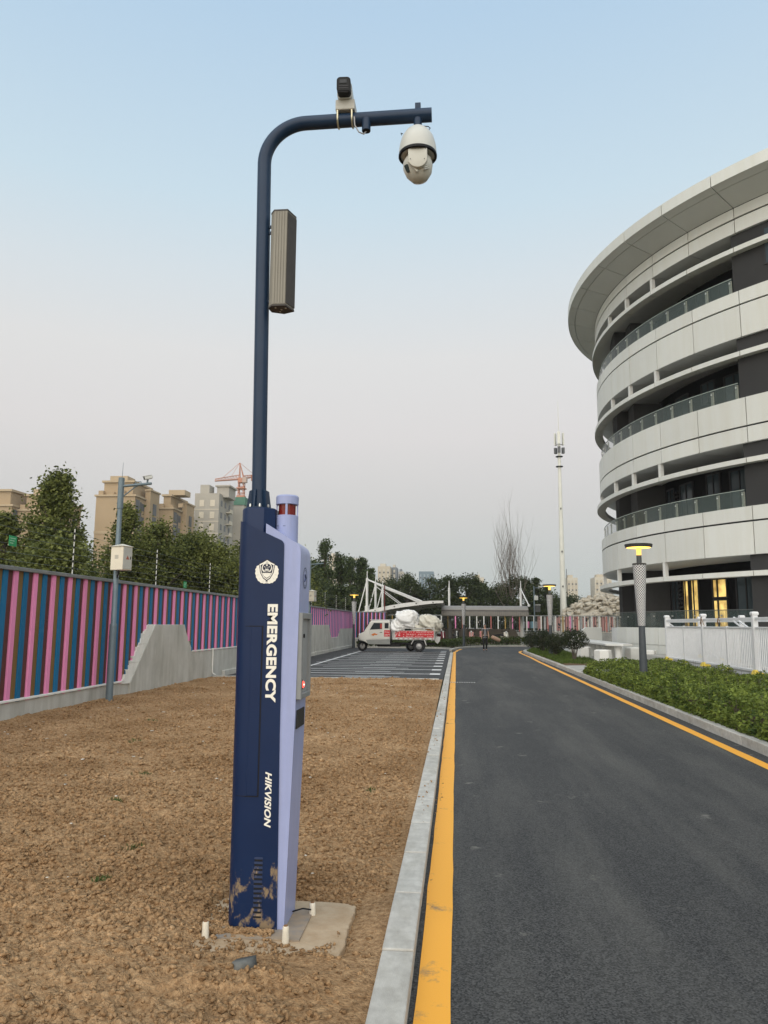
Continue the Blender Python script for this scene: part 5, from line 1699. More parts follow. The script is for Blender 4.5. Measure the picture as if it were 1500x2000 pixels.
MB().box(-5.10, -3.80, Y0 - 0.001, Y0 + 0.006, 0.71, 0.735).build('trim_strip', m_bedw, tk)
# windscreen
Mw = Matrix.Translation((-5.225, (Y0 + Y1) / 2, 1.415)) @ Matrix.Rotation(R(34.5), 4, 'Y')
MB().box(-0.012, 0.006, -0.58, 0.58, -0.33, 0.33, Mw).build('windscreen', m_carglass, tk)
MB().prism([(-5.735, 0.60), (-5.68, 0.56), (-5.30, 0.56), (-5.30, 0.66), (-5.735, 0.72)], Y0 + 0.06, Y1 - 0.06, 'y').build('bumper', m_chassis, tk, bevel=0.02, seg=1)
MB().prism([(-5.395, 1.14), (-5.05, 1.66), (-5.08, 1.66), (-5.43, 1.14)], Y0 + 0.0, Y0 + 0.05, 'y').build('pillar', m_chassis, tk)
MB().prism([(-5.72, 0.86), (-5.52, 1.075), (-5.36, 1.08), (-5.40, 0.96), (-5.62, 0.80)], Y0 + 0.25, Y1 - 0.25, 'y').build('grille', m_chassis, tk)
for y_ in (Y0 + 0.10, Y1 - 0.30):
    MB().lathe([(0.02, 0), (0.11, 0.02), (0.12, 0.10), (0.11, 0.14)], (-5.70, y_ + 0.1, 0.90), 16, Matrix.Rotation(R(80), 4, 'Y')).build('headlight', pm('headlight_glass', (0.6, 0.62, 0.6), rough=0.12), tk, smooth=True)
MB().box(-5.02, -3.78, Y0 + 0.1, Y1 - 0.1, 1.815, 1.865).build('roof_rack', m_bedw, tk, bevel=0.01, seg=1)
MB().prism([(-4.95, 0.95), (-4.83, 1.03), (-4.72, 1.06), (-4.62, 1.01), (-4.52, 1.02), (-4.60, 0.94), (-4.74, 0.95), (-4.80, 0.88), (-4.88, 0.93)], Y0 - 0.002, Y0 + 0.003, 'y').build('decal', pm('decal_orange', (0.55, 0.16, 0.03), rough=0.5), tk)


def wheel(x, y, r, w, nm='wheel'):
    we = empty(nm, (x, y, ZG + r))
    we.parent = tk
    we.matrix_parent_inverse = tk.matrix_basis.inverted()
    Mr = Matrix.Rotation(R(90), 4, 'X')
    MB().lathe([(r * 0.60, -w / 2), (r * 0.93, -w / 2), (r, -w / 2 + 0.03), (r, w / 2 - 0.03), (r * 0.93, w / 2), (r * 0.60, w / 2), (r * 0.60, -w / 2)], (x, y, ZG + r), 28, Mr, cap=False).build('tyre', m_tyre, we, smooth=True)
    MB().lathe([(r * 0.61, -w * 0.30), (r * 0.48, w * 0.16), (r * 0.30, w * 0.20), (r * 0.28, w * 0.36), (r * 0.14, w * 0.42)], (x, y, ZG + r), 24, Mr).build('rim', m_rim, we, smooth=True)
    return we


wheel(-5.54, 47.03, 0.305, 0.13)
wheel(-2.08, Y0 + 0.12, 0.335, 0.20)
wheel(-2.08, Y1 - 0.12, 0.335, 0.20)
wheel(-2.62, Y1 - 0.2, 0.30, 0.18)
MB().prism([(-5.93, 0.56), (-5.60, 0.64), (-5.22, 0.62), (-5.22, 0.68), (-5.42, 0.78), (-5.68, 0.76)], 46.88, 47.18, 'y').build('mudguard', m_bedw, tk, bevel=0.015, seg=2)
for y_ in (46.93, 47.13):
    MB().tube([(-5.54, y_, 0.30), (-5.36, y_, 0.85)], 0.028, 8).build('fork', m_chassis, tk)
MB().box(-5.2, -1.15, Y0 + 0.45, Y1 - 0.45, 0.38, 0.50).build('chassis_rail', m_chassis, tk)
MB().box(-4.6, -3.2, Y0 + 0.2, Y1 - 0.2, 0.26, 0.40).build('engine', m_chassis, tk, bevel=0.04, seg=1)
MB().box(-2.6, -1.7, Y0 + 0.2, Y1 - 0.2, 0.30, 0.62).build('axle_housing', m_chassis, tk, bevel=0.05, seg=1)
# load bed
MB().box(-3.62, -1.15, Y0, Y1, 0.70, 0.78).build('bed_floor', m_bedw, tk)
MB().box(-3.60, -1.17, Y0 - 0.002, Y0 + 0.05, 0.78, 1.22).build('side_board', m_bedw, tk)
MB().box(-3.60, -1.17, Y1 - 0.05, Y1, 0.78, 1.22).build('side_board', m_bedw, tk)
MB().box(-1.19, -1.14, Y0 + 0.05, Y1 - 0.05, 0.78, 1.22).build('tail_board', m_bedw, tk)
MB().box(-3.62, -1.14, Y0 - 0.006, Y0 + 0.045, 1.34, 1.39).build('side_rail', m_bedw, tk)
MB().box(-3.62, -1.14, Y1 - 0.045, Y1 + 0.006, 1.34, 1.39).build('side_rail', m_bedw, tk)
for k in range(5):
    x_ = -3.58 + k * 0.60
    MB().box(x_ - 0.03, x_ + 0.03, Y0 - 0.004, Y0 + 0.04, 1.22, 1.34).build('stake', m_bedw, tk)
    if k < 4:
        MB().box(x_ + 0.05, x_ + 0.55, Y0 + 0.10, Y0 + 0.14, 1.18, 1.33).build('board', pm('plank_orange', (0.42, 0.20, 0.09), (0.3, 0.13, 0.06), scale=5, rough=0.7, coord='World') if k != 1 else m_chassis, tk)
for y_ in (Y0 + 0.03, Y1 - 0.03):
    MB().tube([(-3.64, y_, 0.72), (-3.64, y_, 1.84), (-3.72, y_, 1.86)], 0.025, 8).build('headboard_post', m_bedw, tk)
for z_ in (1.0, 1.3, 1.6, 1.82):
    MB().tube([(-3.64, Y0 + 0.03, z_), (-3.64, Y1 - 0.03, z_)], 0.02, 6).build('headboard_bar', m_bedw, tk)
MB().box(-3.50, -1.20, Y0 - 0.012, Y0 - 0.003, 0.82, 1.20).build('banner', m_redb, tk)
m_mark = pm('banner_print', (0.78, 0.74, 0.70), rough=0.6)
rg = random.Random(5)
mbm = MB()
def glyph(cx, cz, s):
    for k in range(5):
        if rg.random() < 0.5:
            z_ = cz + rg.uniform(-0.45, 0.45) * s
            mbm.box(cx - 0.42 * s, cx + 0.42 * s * rg.uniform(0.3, 1), Y0 - 0.0145, Y0 - 0.0125, z_ - 0.05 * s, z_ + 0.05 * s)
        else:
            x_ = cx + rg.uniform(-0.4, 0.4) * s
            mbm.box(x_ - 0.05 * s, x_ + 0.05 * s, Y0 - 0.0148, Y0 - 0.0128, cz - 0.45 * s, cz + 0.45 * s * rg.uniform(0.2, 1))
for gx in (-3.42, -3.24):
    for gz in (1.10, 0.93):
        glyph(gx, gz, 0.14)
for row, (gz, s_) in enumerate(((1.145, 0.075), (1.01, 0.085), (0.885, 0.075))):
    x_ = -3.08
    while x_ < -1.26:
        if rg.random() < 0.86:
            glyph(x_, gz, s_)
        x_ += s_ * 1.18
mbm.build('print', m_mark, tk)
mbm = MB()
for gx in (-4.08, -3.97, -3.87):
    for gz in (1.13, 0.97):
        glyph(gx, gz, 0.10)
for i_, v_ in enumerate(mbm.v):
    mbm.v[i_] = (v_[0], v_[1] + 0.006, v_[2])
mbm.build('print', m_mark, tk)
for k in range(16):
    MB().box(-3.46 + k * 0.145, -3.40 + k * 0.145, Y0 - 0.008, Y0 - 0.003, 0.715, 0.765).build('reflector', m_redb if k % 2 else m_letter, tk)
MB().prism([(-2.52, 0.42), (-2.34, 0.72), (-1.80, 0.72), (-1.66, 0.36), (-1.62, 0.36), (-1.74, 0.765), (-2.38, 0.765), (-2.56, 0.42)], Y0 + 0.0, Y0 + 0.26, 'y').build('rear_mudguard', m_bedw, tk)
MB().prism([(-1.14, 0.60), (-0.98, 0.45), (-0.85, 0.60), (-0.80, 0.86), (-1.10, 0.88)], Y0 + 0.3, Y1 - 0.3, 'y').build('tail_step', m_bedw, tk)

# stuffed white sacks on the bed
m_sack = pm('woven_sack', (0.84, 0.84, 0.83), (0.74, 0.74, 0.72), scale=3, rough=0.6, coord='World', bump=0.3, bscale=14, dist=0.05)
m_sack2 = pm('woven_sack_cream', (0.66, 0.64, 0.56), (0.52, 0.50, 0.43), scale=3, rough=0.6, coord='World', bump=0.3, bscale=14, dist=0.05)


def sack(name, c, s, seed, mat, lb, tilt=0.0):
    rs = np.random.RandomState(seed)
    NU, NV = 66, 42
    V, F = [], []
    dirs = rs.normal(size=(14, 3))
    dirs /= np.linalg.norm(dirs, axis=1)[:, None]
    amp = rs.uniform(0.05, 0.17, 14)
    for j in range(NV + 1):
        ph = math.pi * j / NV
        for i in range(NU):
            th = 2 * math.pi * i / NU
            d = np.array([math.sin(ph) * math.cos(th), math.sin(ph) * math.sin(th), math.cos(ph)])
            cx3, cy3, cz3 = d * 2.2
            w1 = float(vnoise(np.array(cx3 + 11.3 + cz3 * 0.7), np.array(cy3 + 4.1 - cz3 * 0.6), seed))
            w2 = float(vnoise(np.array(cx3 * 2.3 + cz3 * 1.9 + 7), np.array(cy3 * 2.3 - cz3 * 1.4 + 3), seed + 1))
            w3 = float(vnoise(np.array(cx3 * 5 + cz3 * 4.1), np.array(cy3 * 5 - cz3 * 3.3), seed + 2))
            k = 0.86 + sum(a * max(0, d @ q_ - 0.55) for a, q_ in zip(amp, dirs)) * 1.8 + 0.30 * (w1 - 0.5) + 0.22 * (0.5 - abs(2 * w2 - 1)) + 0.17 * (0.5 - abs(2 * w3 - 1))
            w4 = float(vnoise(np.array(cx3 * 11 + cz3 * 8.1), np.array(cy3 * 11 - cz3 * 6.3), seed + 3))
            k += 0.07 * (0.5 - abs(2 * w4 - 1))
            p = np.sign(d) * np.abs(d) ** 0.80 * k * s
            x_, z_ = p[0] * math.cos(tilt) - p[2] * math.sin(tilt), p[0] * math.sin(tilt) + p[2] * math.cos(tilt)
            V.append((c[0] + x_, c[1] + p[1], c[2] + z_))
    for j in range(NV):
        for i in range(NU):
            F.append((j * NU + i, j * NU + (i + 1) % NU, (j + 1) * NU + (i + 1) % NU, (j + 1) * NU + i))
    me = np_mesh(name, V, F, mat, smooth=True)
    o = put(name, me)
    tag(o, lb, 'sack', 'stuffed sacks on the truck bed')
    return o


sack('stuffed_sack', (-2.78, 46.95, 1.88), np.array([0.66, 0.62, 0.58]), 3, m_sack, 'biggest white bulging sack on top of the truck load', 0.15)
sack('stuffed_sack', (-1.40, 46.95, 1.60), np.array([0.66, 0.60, 0.44]), 8, m_sack2, 'cream stuffed sack overhanging the tail of the truck', -0.22)
sack('stuffed_sack', (-3.22, 46.85, 1.52), np.array([0.40, 0.55, 0.46]), 12, m_sack, 'low white sack just behind the truck cab', 0.0)
sack('stuffed_sack', (-2.05, 46.95, 1.22), np.array([0.75, 0.55, 0.38]), 15, m_sack2, 'cream sack low in the middle of the truck bed', 0.0)

# ------------------------------------------------------------------ tensile bike shelter
m_sw_ = pm('shelter_white', (0.72, 0.72, 0.70), (0.62, 0.62, 0.60), scale=3, rough=0.45, coord='World')
m_roofu = pm('shelter_sheet', (0.27, 0.255, 0.23), (0.23, 0.215, 0.195), scale=2, rough=0.6, coord='World')
s1_ = empty('bike_shelter', (-4, 66, 0))
tag(s1_, 'white masted shelter with a rising curved roof behind the truck', 'shelter')
def bz(x):        # curved beam height
    t_ = (x + 7.5) / 6.7
    return 2.33 + 0.95 * math.sin(t_ * math.pi / 2 * 1.05)
xs_b = np.linspace(-7.5, -0.8, 15)
for fi, fy in enumerate((60.0, 66.6, 73.2)):
    up = [(x, bz(x) + 0.14) for x in xs_b]
    dn = [(x, bz(x) - 0.16 + 0.12 * max(0, (x + 3) / 2.2)) for x in reversed(xs_b)]
    MB().prism(up + dn, fy - 0.09, fy + 0.09, 'y').build('beam', m_sw_, s1_)
    for bxp in (-7.2, -6.1, -4.6, -2.9, -1.6):
        MB().lathe([(0.045, 0), (0.045, 0.02)], (bxp, fy - 0.095, bz(bxp)), 8, Matrix.Rotation(R(90), 4, 'X')).build('bolt', m_dark, s1_)
    MB().tube([(-6.75, fy, -0.05), (-6.75, fy, 3.0), (-6.75, fy, 3.02), (-6.75, fy, 5.15)], [0.16, 0.16, 0.10, 0.10], 14).build('mast', m_sw_, s1_, smooth=True)
    MB().tube([(-6.75, fy, 5.1), (-6.75, fy, 5.7)], 0.035, 8).build('finial', m_sw_, s1_)
    MB().tube([(-6.75, fy, 5.05), (-2.45, fy, bz(-2.45) + 0.14)], 0.055, 8).build('tie', m_sw_, s1_, smooth=True)
    MB().tube([(-6.75, fy, 4.85), (-4.4, fy, bz(-4.4) + 0.14)], 0.03, 8).build('tie', m_sw_, s1_, smooth=True) if fi else MB().tube([(-6.7, fy - 0.12, 5.0), (-2.8, fy - 0.12, bz(-2.8) + 0.1)], 0.03, 8).build('tie', m_sw_, s1_, smooth=True)
    MB().tube([(-6.75, fy, 5.05), (-7.45, fy, bz(-7.45))], 0.045, 8).build('tie', m_sw_, s1_, smooth=True)
    MB().tube([(-7.42, fy, bz(-7.45) - 0.1), (-7.05, fy, 0.9)], 0.04, 8).build('tie', m_sw_, s1_, smooth=True)
V, F = [], []
for x in xs_b:
    V += [(x, 60.1, bz(x) + 0.08), (x, 73.1, bz(x) + 0.08), (x, 73.1, bz(x) + 0.11), (x, 60.1, bz(x) + 0.11)]
for i in range(len(xs_b) - 1):
    for k in range(4):
        F.append((4 * i + k, 4 * i + (k + 1) % 4, 4 * i + 4 + (k + 1) % 4, 4 * i + 4 + k))
MB().add(V, F).build('roof_sheet', m_roofu, s1_)
MB().tube([(-5.35, 59.8, 0), (-5.35, 59.8, 4.6)], 0.035, 8).build('banner_pole', pm('dark_red_pole', (0.16, 0.03, 0.03), rough=0.5), s1_)

s2_ = empty('bike_shelter', (2.8, 65, 0))
tag(s2_, 'long grey curved bike shelter roof behind the walking person', 'shelter')
sec = [(62.55, 2.33), (62.62, 2.58), (62.80, 2.84), (63.15, 3.02), (63.8, 3.12), (65.0, 3.16), (66.6, 3.10)]
V, F = [], []
for (yy, zz) in sec:
    V += [(-1.0, yy, zz), (5.95, yy, zz), (5.95, yy + 0.03, zz - 0.05), (-1.0, yy + 0.03, zz - 0.05)]
for i in range(len(sec) - 1):
    for k in range(4):
        F.append((4 * i + k, 4 * i + (k + 1) % 4, 4 * i + 4 + (k + 1) % 4, 4 * i + 4 + k))
MB().add(V, F).build('roof_sheet', m_roofu, s2_)
MB().box(-1.0, 5.95, 62.58, 62.66, 2.70, 2.76).build('seam', pm('shelter_brown', (0.12, 0.11, 0.10), rough=0.6, coord='World'), s2_)
m_ribs = pm('shelter_rib', (0.30, 0.28, 0.25), rough=0.6)
for k in range(46):
    x_ = -0.95 + k * 0.15
    MB().box(x_, x_ + 0.05, 62.50, 62.545, 2.31, 2.66).build('rib', m_ribs, s2_)
for x_, mat_ in ((-0.32, pm('post_grey', (0.18, 0.18, 0.175), rough=0.5)), (5.55, m_sw_)):
    MB().tube([(x_, 64.3, -0.05), (x_, 64.3, 2.9)], 0.15, 12).build('post', mat_, s2_, smooth=True)
    MB().tube([(x_ - 0.05, 64.3, 2.85), (x_ - 0.05, 64.3, 4.6), (x_ - 0.05, 64.3, 4.62), (x_ - 0.05, 64.3, 5.2)], [0.095, 0.095, 0.05, 0.035], 10).build('mast', m_sw_, s2_, smooth=True)
MB().tube([(5.5, 64.3, 4.55), (5.98, 62.6, 3.16)], 0.045, 8).build('tie', m_sw_, s2_, smooth=True)
MB().tube([(5.5, 64.3, 4.55), (5.7, 66.4, 2.25)], 0.035, 8).build('tie', m_sw_, s2_, smooth=True)
MB().lathe([(0.09, -0.09), (0.11, 0), (0.09, 0.09)], (5.98, 62.55, 3.14), 10).build('knuckle', m_sw_, s2_)
MB().prism([(5.55, 2.45), (5.98, 3.08), (5.98, 2.98), (5.62, 2.40)], 63.4, 63.5, 'y').build('bracket', pm('post_grey', (0.18, 0.18, 0.175)), s2_)
lw = empty('shelter_wall', (3, 67.5, 0))
tag(lw, 'low brownish wall under the grey bike shelter roof', 'wall')
MB().prism([(-1.0, 0.0), (5.9, 0.0), (5.2, 1.25), (-1.0, 1.28)], 67.4, 67.6, 'y').build('render', pm('brown_render', (0.25, 0.215, 0.175), (0.20, 0.17, 0.14), scale=1.5, rough=0.9, coord='World'), lw)

# back fence, pales and bars ------------------------------------------
bf = empty('back_fence', (3.5, 78, 0))
tag(bf, 'long bar fence with coloured pales across the far end of the site', 'fence')
m_bar = pm('fence_bar_dark', (0.055, 0.06, 0.065), rough=0.5)
m_rail2 = pm('fence_rail_grey', (0.28, 0.29, 0.29), rough=0.5)
MB().box(-9.2, 16.2, 78.05, 78.25, -0.1, 0.92).build('footing', m_rend, bf)
for z_ in (2.48, 1.0):
    MB().box(-9.2, 16.2, 78.02, 78.10, z_, z_ + 0.08).build('rail', m_rail2, bf)
bar2 = MB().box(-0.022, 0.022, -0.022, 0.022, 0, 1.55).mesh('bar', m_bar)
pal = [MB().box(-0.06, 0.06, -0.03, 0.03, 0, 1.52).mesh('pale', m_) for m_ in (m_sw_, SL['pink'], pm('pale_ochre', (0.42, 0.28, 0.10), rough=0.6), pm('pale_rose', (0.45, 0.17, 0.15), rough=0.6), SL['blue'])]
k = 0
x_ = -9.0
while x_ < 16.2:
    if k % 3 == 0:
        o = put('pale', pal[(0, 0, 3, 0, 2, 1, 3, 0)[(k // 3) % 8]], bf)
        o.location = (x_, 78.0, 0.96)
    else:
        o = put('bar', bar2, bf)
        o.location = (x_, 78.0, 0.95)
    k += 1
    x_ += 0.235
m_rose = bpy.data.materials.new('rose_print')
m_rose.use_nodes = True
n, l = nodes_of(m_rose)
b = n['Principled BSDF']
geo = n.new('ShaderNodeNewGeometry')
q = n.new('ShaderNodeTexVoronoi')
q.inputs['Scale'].default_value = 2.6
l.new(geo.outputs['Position'], q.inputs['Vector'])
rp = n.new('ShaderNodeValToRGB')
rp.color_ramp.elements[0].position = 0.23
rp.color_ramp.elements[1].position = 0.28
rp.color_ramp.elements[0].color = (0.03, 0.035, 0.05, 1)
rp.color_ramp.elements[1].color = (0.56, 0.30, 0.28, 1)
l.new(q.outputs['Distance'], rp.inputs[0])
l.new(rp.outputs[0], b.inputs['Base Color'])
m_wpr = pm('pale_print', (0.62, 0.62, 0.62), (0.40, 0.44, 0.46), scale=3, rough=0.6, coord='World')
x_ = 8.3
k = 0
while x_ < 16.0:
    w2 = 0.42 if k % 2 == 0 else 0.20
    o = MB().box(x_, x_ + w2, 78.12, 78.16, 1.02, 2.46).build('board', m_rose if k % 2 == 0 else m_wpr, bf)
    x_ += w2 + (0.16 if k % 2 == 0 else 0.10)
    k += 1
for x_, m_ in ((6.75, m_wpr), (7.2, SL['pink']), (7.6, pm('pale_sky', (0.25, 0.45, 0.55), rough=0.6)), (7.95, m_wpr)):
    MB().box(x_, x_ + 0.3, 78.12, 78.16, 1.3, 1.95).build('board', m_, bf)
MB().box(1.2, 3.8, 78.12, 78.16, 1.1, 1.28).build('board', m_wpr, bf)

# parked scooters under the shelter --------------------------------------
def scooter(x, y, rz, col, lb):
    r = empty('scooter', (x, y, 0.05), rz)
    tag(r, lb, 'scooter', 'scooters under the bike shelter')
    Mr = Matrix.Rotation(R(90), 4, 'X')
    tor = [(0.15, -0.05), (0.22, -0.055), (0.25, -0.02), (0.25, 0.02), (0.22, 0.055), (0.15, 0.05), (0.15, -0.05)]
    for xx in (-0.62, 0.62):
        lput('wheel', MB().lathe(tor, (xx, 0, 0.25), 16, Mr, cap=False).mesh('wheel', m_tyre, smooth=True), r)
    lput('body', MB().prism([(-0.75, 0.42), (-0.55, 0.35), (-0.20, 0.28), (0.30, 0.26), (0.36, 0.34), (0.02, 0.36), (-0.06, 0.62), (-0.45, 0.70), (-0.80, 0.66)], -0.13, 0.13, 'y').mesh('body', col, bevel=0.03, seg=2, smooth=True), r)
    lput('front_shield', MB().prism([(0.30, 0.28), (0.42, 0.30), (0.50, 0.55), (0.38, 0.98), (0.30, 1.0), (0.36, 0.55)], -0.18, 0.18, 'y').mesh('front_shield', col, bevel=0.03, seg=2, smooth=True), r)
    lput('seat', MB().prism([(-0.78, 0.70), (-0.10, 0.66), (-0.06, 0.74), (-0.42, 0.78), (-0.80, 0.82)], -0.14, 0.14, 'y').mesh('seat', m_dark, bevel=0.03, seg=2), r)
    lput('fork', MB().tube([(0.62, 0, 0.25), (0.34, 0, 1.02)], 0.03, 8).mesh('fork', m_bolt), r)
    lput('handlebar', MB().tube([(0.22, -0.34, 1.06), (0.32, -0.15, 1.04), (0.32, 0.15, 1.04), (0.22, 0.34, 1.06)], 0.02, 8).mesh('handlebar', m_dark), r)
    for s_ in (-1, 1):
        lput('mirror', MB().lathe([(0.055, 0), (0.055, 0.015)], (0.28, 0.30 * s_, 1.24), 10, Matrix.Rotation(R(90), 4, 'Y')).mesh('mirror', m_dark), r)
        lput('mirror_stem', MB().tube([(0.29, 0.22 * s_, 1.05), (0.28, 0.30 * s_, 1.2)], 0.008, 6).mesh('mirror_stem', m_dark), r)
    lput('headlight', MB().lathe([(0.06, 0), (0.07, 0.04), (0.02, 0.07)], (0.40, 0, 0.98), 12, Matrix.Rotation(R(80), 4, 'Y')).mesh('headlight', MATS['headlight_glass'], smooth=True), r)
    return r


m_sc = [pm('scooter_maroon', (0.14, 0.015, 0.03), rough=0.3), pm('scooter_black', (0.02, 0.02, 0.022), rough=0.3), pm('scooter_pinkish', (0.45, 0.22, 0.2), rough=0.4), pm('scooter_cream', (0.62, 0.58, 0.50), rough=0.35), pm('scooter_grey', (0.2, 0.2, 0.21), rough=0.35)]
scooter(-1.0, 62.5, R(-70), m_sc[0], 'maroon scooter beside the tail of the truck')
scooter(0.15, 62.2, R(-80), m_sc[1], 'black scooter between the grey shelter post and the lamp')
scooter(-2.0, 62.8, R(-95), m_sc[4], 'grey scooter half hidden by the truck tail')
scooter(1.45, 62.6, R(-100), m_sc[2], 'pinkish scooter just past the hedge lamp')
scooter(2.9, 63.0, R(175), m_sc[1], 'black scooter parked behind the walking person')
scooter(4.0, 62.4, R(-75), m_sc[3], 'cream scooter alone against the brown shelter wall')

# ------------------------------------------------------------------ table, stools, boxes
m_tw = pm('white_stone', (0.72, 0.72, 0.69), (0.64, 0.64, 0.61), scale=2, rough=0.55, coord='World')
tb = empty('long_table', (7.0, 38, 0.085))
tag(tb, 'long white stone table on round legs beside the shrubs', 'table')
MB().prism([(6.45, 34.0), (7.05, 33.4), (7.55, 33.9), (7.5, 43.5), (6.5, 43.6)], 0.74, 0.84, 'z').build('table_top', m_tw, tb, bevel=0.02, seg=2)
for k in range(7):
    MB().lathe([(0.14, 0.08), (0.14, 0.745)], (6.98, 34.0 + 1.5 * k, 0), 18).build('leg', m_tw, tb, smooth=True)
stools = [(6.1, 32.8, 0.28, 'white block stool nearest the road side of the table'), (7.95, 35.6, 0.3, 'white block stool behind the garden lamp post'), (8.2, 34.0, 0.26, 'white block stool nearest the plinth end'),
          (6.05, 37.2, 0.28, 'white block stool half hidden by the nearest shrub'), (8.3, 38.5, 0.3, 'white block stool on the building side of the table')]
for (x_, y_, h_, lb) in stools:
    s_ = empty('stool', (x_, y_, 0.085))
    tag(s_, lb, 'stool', 'white stools round the long table')
    MB().lathe([(0.33, 0.085), (0.35, 0.10), (0.35, 0.085 + h_ * 1.75), (0.33, 0.10 + h_ * 1.8)], (x_, y_, 0), 6).build('block', m_tw, s_)
    MB().lathe([(0.29, 0.10 + h_ * 1.8), (0.28, 0.115 + h_ * 1.8)], (x_, y_, 0), 6).build('seat', m_tw, s_)
m_card = pm('cardboard', (0.33, 0.20, 0.10), (0.26, 0.155, 0.075), scale=4, rough=0.85, coord='World')
for (x_, y_, s_, h_, lb) in ((8.55, 52.0, 0.5, 0.75, 'brown carton standing beyond the table end'), (9.25, 52.3, 0.42, 1.15, 'taller brown carton beside the chamfered wall end')):
    cbx = empty('carton', (x_, y_, 0.085))
    tag(cbx, lb, 'box', 'brown cartons beyond the table')
    MB().box(x_ - s_, x_ + s_ * 0.7, y_ - 0.3, y_ + 0.3, 0.085, h_).build('case', m_card, cbx, bevel=0.01, seg=1)
    MB().box(x_ - s_, x_ - s_ * 0.1, y_ - 0.33, y_ - 0.05, h_, h_ + 0.02).build('flap', m_card, cbx)
    MB().box(x_ - 0.1 * s_, x_ - 0.02 * s_, y_ - 0.304, y_ - 0.30, 0.1, h_ - 0.01).build('tape', pm('tape', (0.45, 0.35, 0.2), rough=0.4), cbx)

fc = MB().lathe([(0.02, -0.02), (0.11, 0.0), (0.14, 0.06), (0.15, 0.5), (0.13, 0.68), (0.04, 0.72)], (3.45, 59.1, 0.42), 18, Matrix.Rotation(R(-65), 4, 'Y')).build('fallen_planter', pm('peach_clay', (0.42, 0.28, 0.2), (0.36, 0.23, 0.16), scale=4, rough=0.7, coord='World'), None, smooth=True)
tag(fc, 'peach coloured clay tube lying in the far hedge', 'planter')

# small junction pole with boxes near the far lamp
jp = empty('service_pole', (6.0, 62.0, 0))
tag(jp, 'thin grey service pole with camera and boxes by the bare tree', 'pole')
MB().tube([(6.35, 62, 0), (6.35, 62, 4.65)], 0.05, 10).build('shaft', m_pole, jp, smooth=True)
MB().tube([(6.35, 62, 4.5), (6.75, 62, 4.55)], 0.025, 8).build('arm', m_pole, jp)
MB().box(6.68, 6.98, 61.85, 62.0, 4.55, 4.66).build('camera', m_cw, jp, bevel=0.01, seg=1)
MB().box(6.35, 6.65, 61.85, 62.1, 3.55, 3.90).build('lamp_box', m_cw, jp, bevel=0.02, seg=1)
MB().box(6.42, 6.80, 61.8, 62.1, 2.62, 3.15).build('cabinet', pm('cabinet_dark', (0.08, 0.085, 0.085), rough=0.5), jp, bevel=0.01, seg=1)
MB().box(6.40, 6.82, 61.78, 62.12, 3.15, 3.20).build('cabinet_lid', m_cw, jp)
# ------------------------------------------------------------------ people
m_skin = pm('skin', (0.46, 0.28, 0.20), (0.42, 0.25, 0.175), scale=20, rough=0.55)
m_hair = pm('black_hair', (0.012, 0.011, 0.011), (0.02, 0.018, 0.017), scale=60, rough=0.45)
m_top = pm('grey_top', (0.19, 0.19, 0.20), (0.15, 0.15, 0.16), scale=25, rough=0.8)
m_trs = pm('black_trousers', (0.014, 0.014, 0.016), (0.02, 0.02, 0.022), scale=15, rough=0.75)
m_pink = pm('pink_cloth', (0.55, 0.25, 0.25), (0.48, 0.2, 0.2), scale=15, rough=0.7)
m_shoe = pm('dark_shoe', (0.03, 0.03, 0.035), rough=0.5)


def fingers(J, E_, wrist, hand, d, side):
    """palm and five short finger chains; d: pointing direction of the hand"""
    d = Vector(d).normalized()
    ax = Vector((0, 1, 0))
    for k, (off, ln2) in enumerate(((-0.028, 0.055), (-0.010, 0.075), (0.009, 0.080), (0.027, 0.068))):
        a = Vector(J[hand][:3]) + ax * off
        i0 = len(J)
        J.append((*(a + d * 0.035), 0.009, 0.009))
        J.append((*(a + d * (0.035 + ln2 * 0.6) + Vector((0.006 * side, 0, 0))), 0.0085, 0.0085))
        J.append((*(a + d * (0.035 + ln2) + Vector((-0.012 * side, 0, 0))), 0.007, 0.007))
        E_ += [(hand, i0), (i0, i0 + 1), (i0 + 1, i0 + 2)]
    i0 = len(J)
    a = Vector(J[wrist][:3])
    J.append((*(a + d * 0.045 + Vector((-0.02 * side, -0.035, 0))), 0.010, 0.010))
    J.append((*(a + d * 0.085 + Vector((-0.022 * side, -0.045, 0))), 0.008, 0.008))
    E_ += [(wrist, i0), (i0, i0 + 1)]


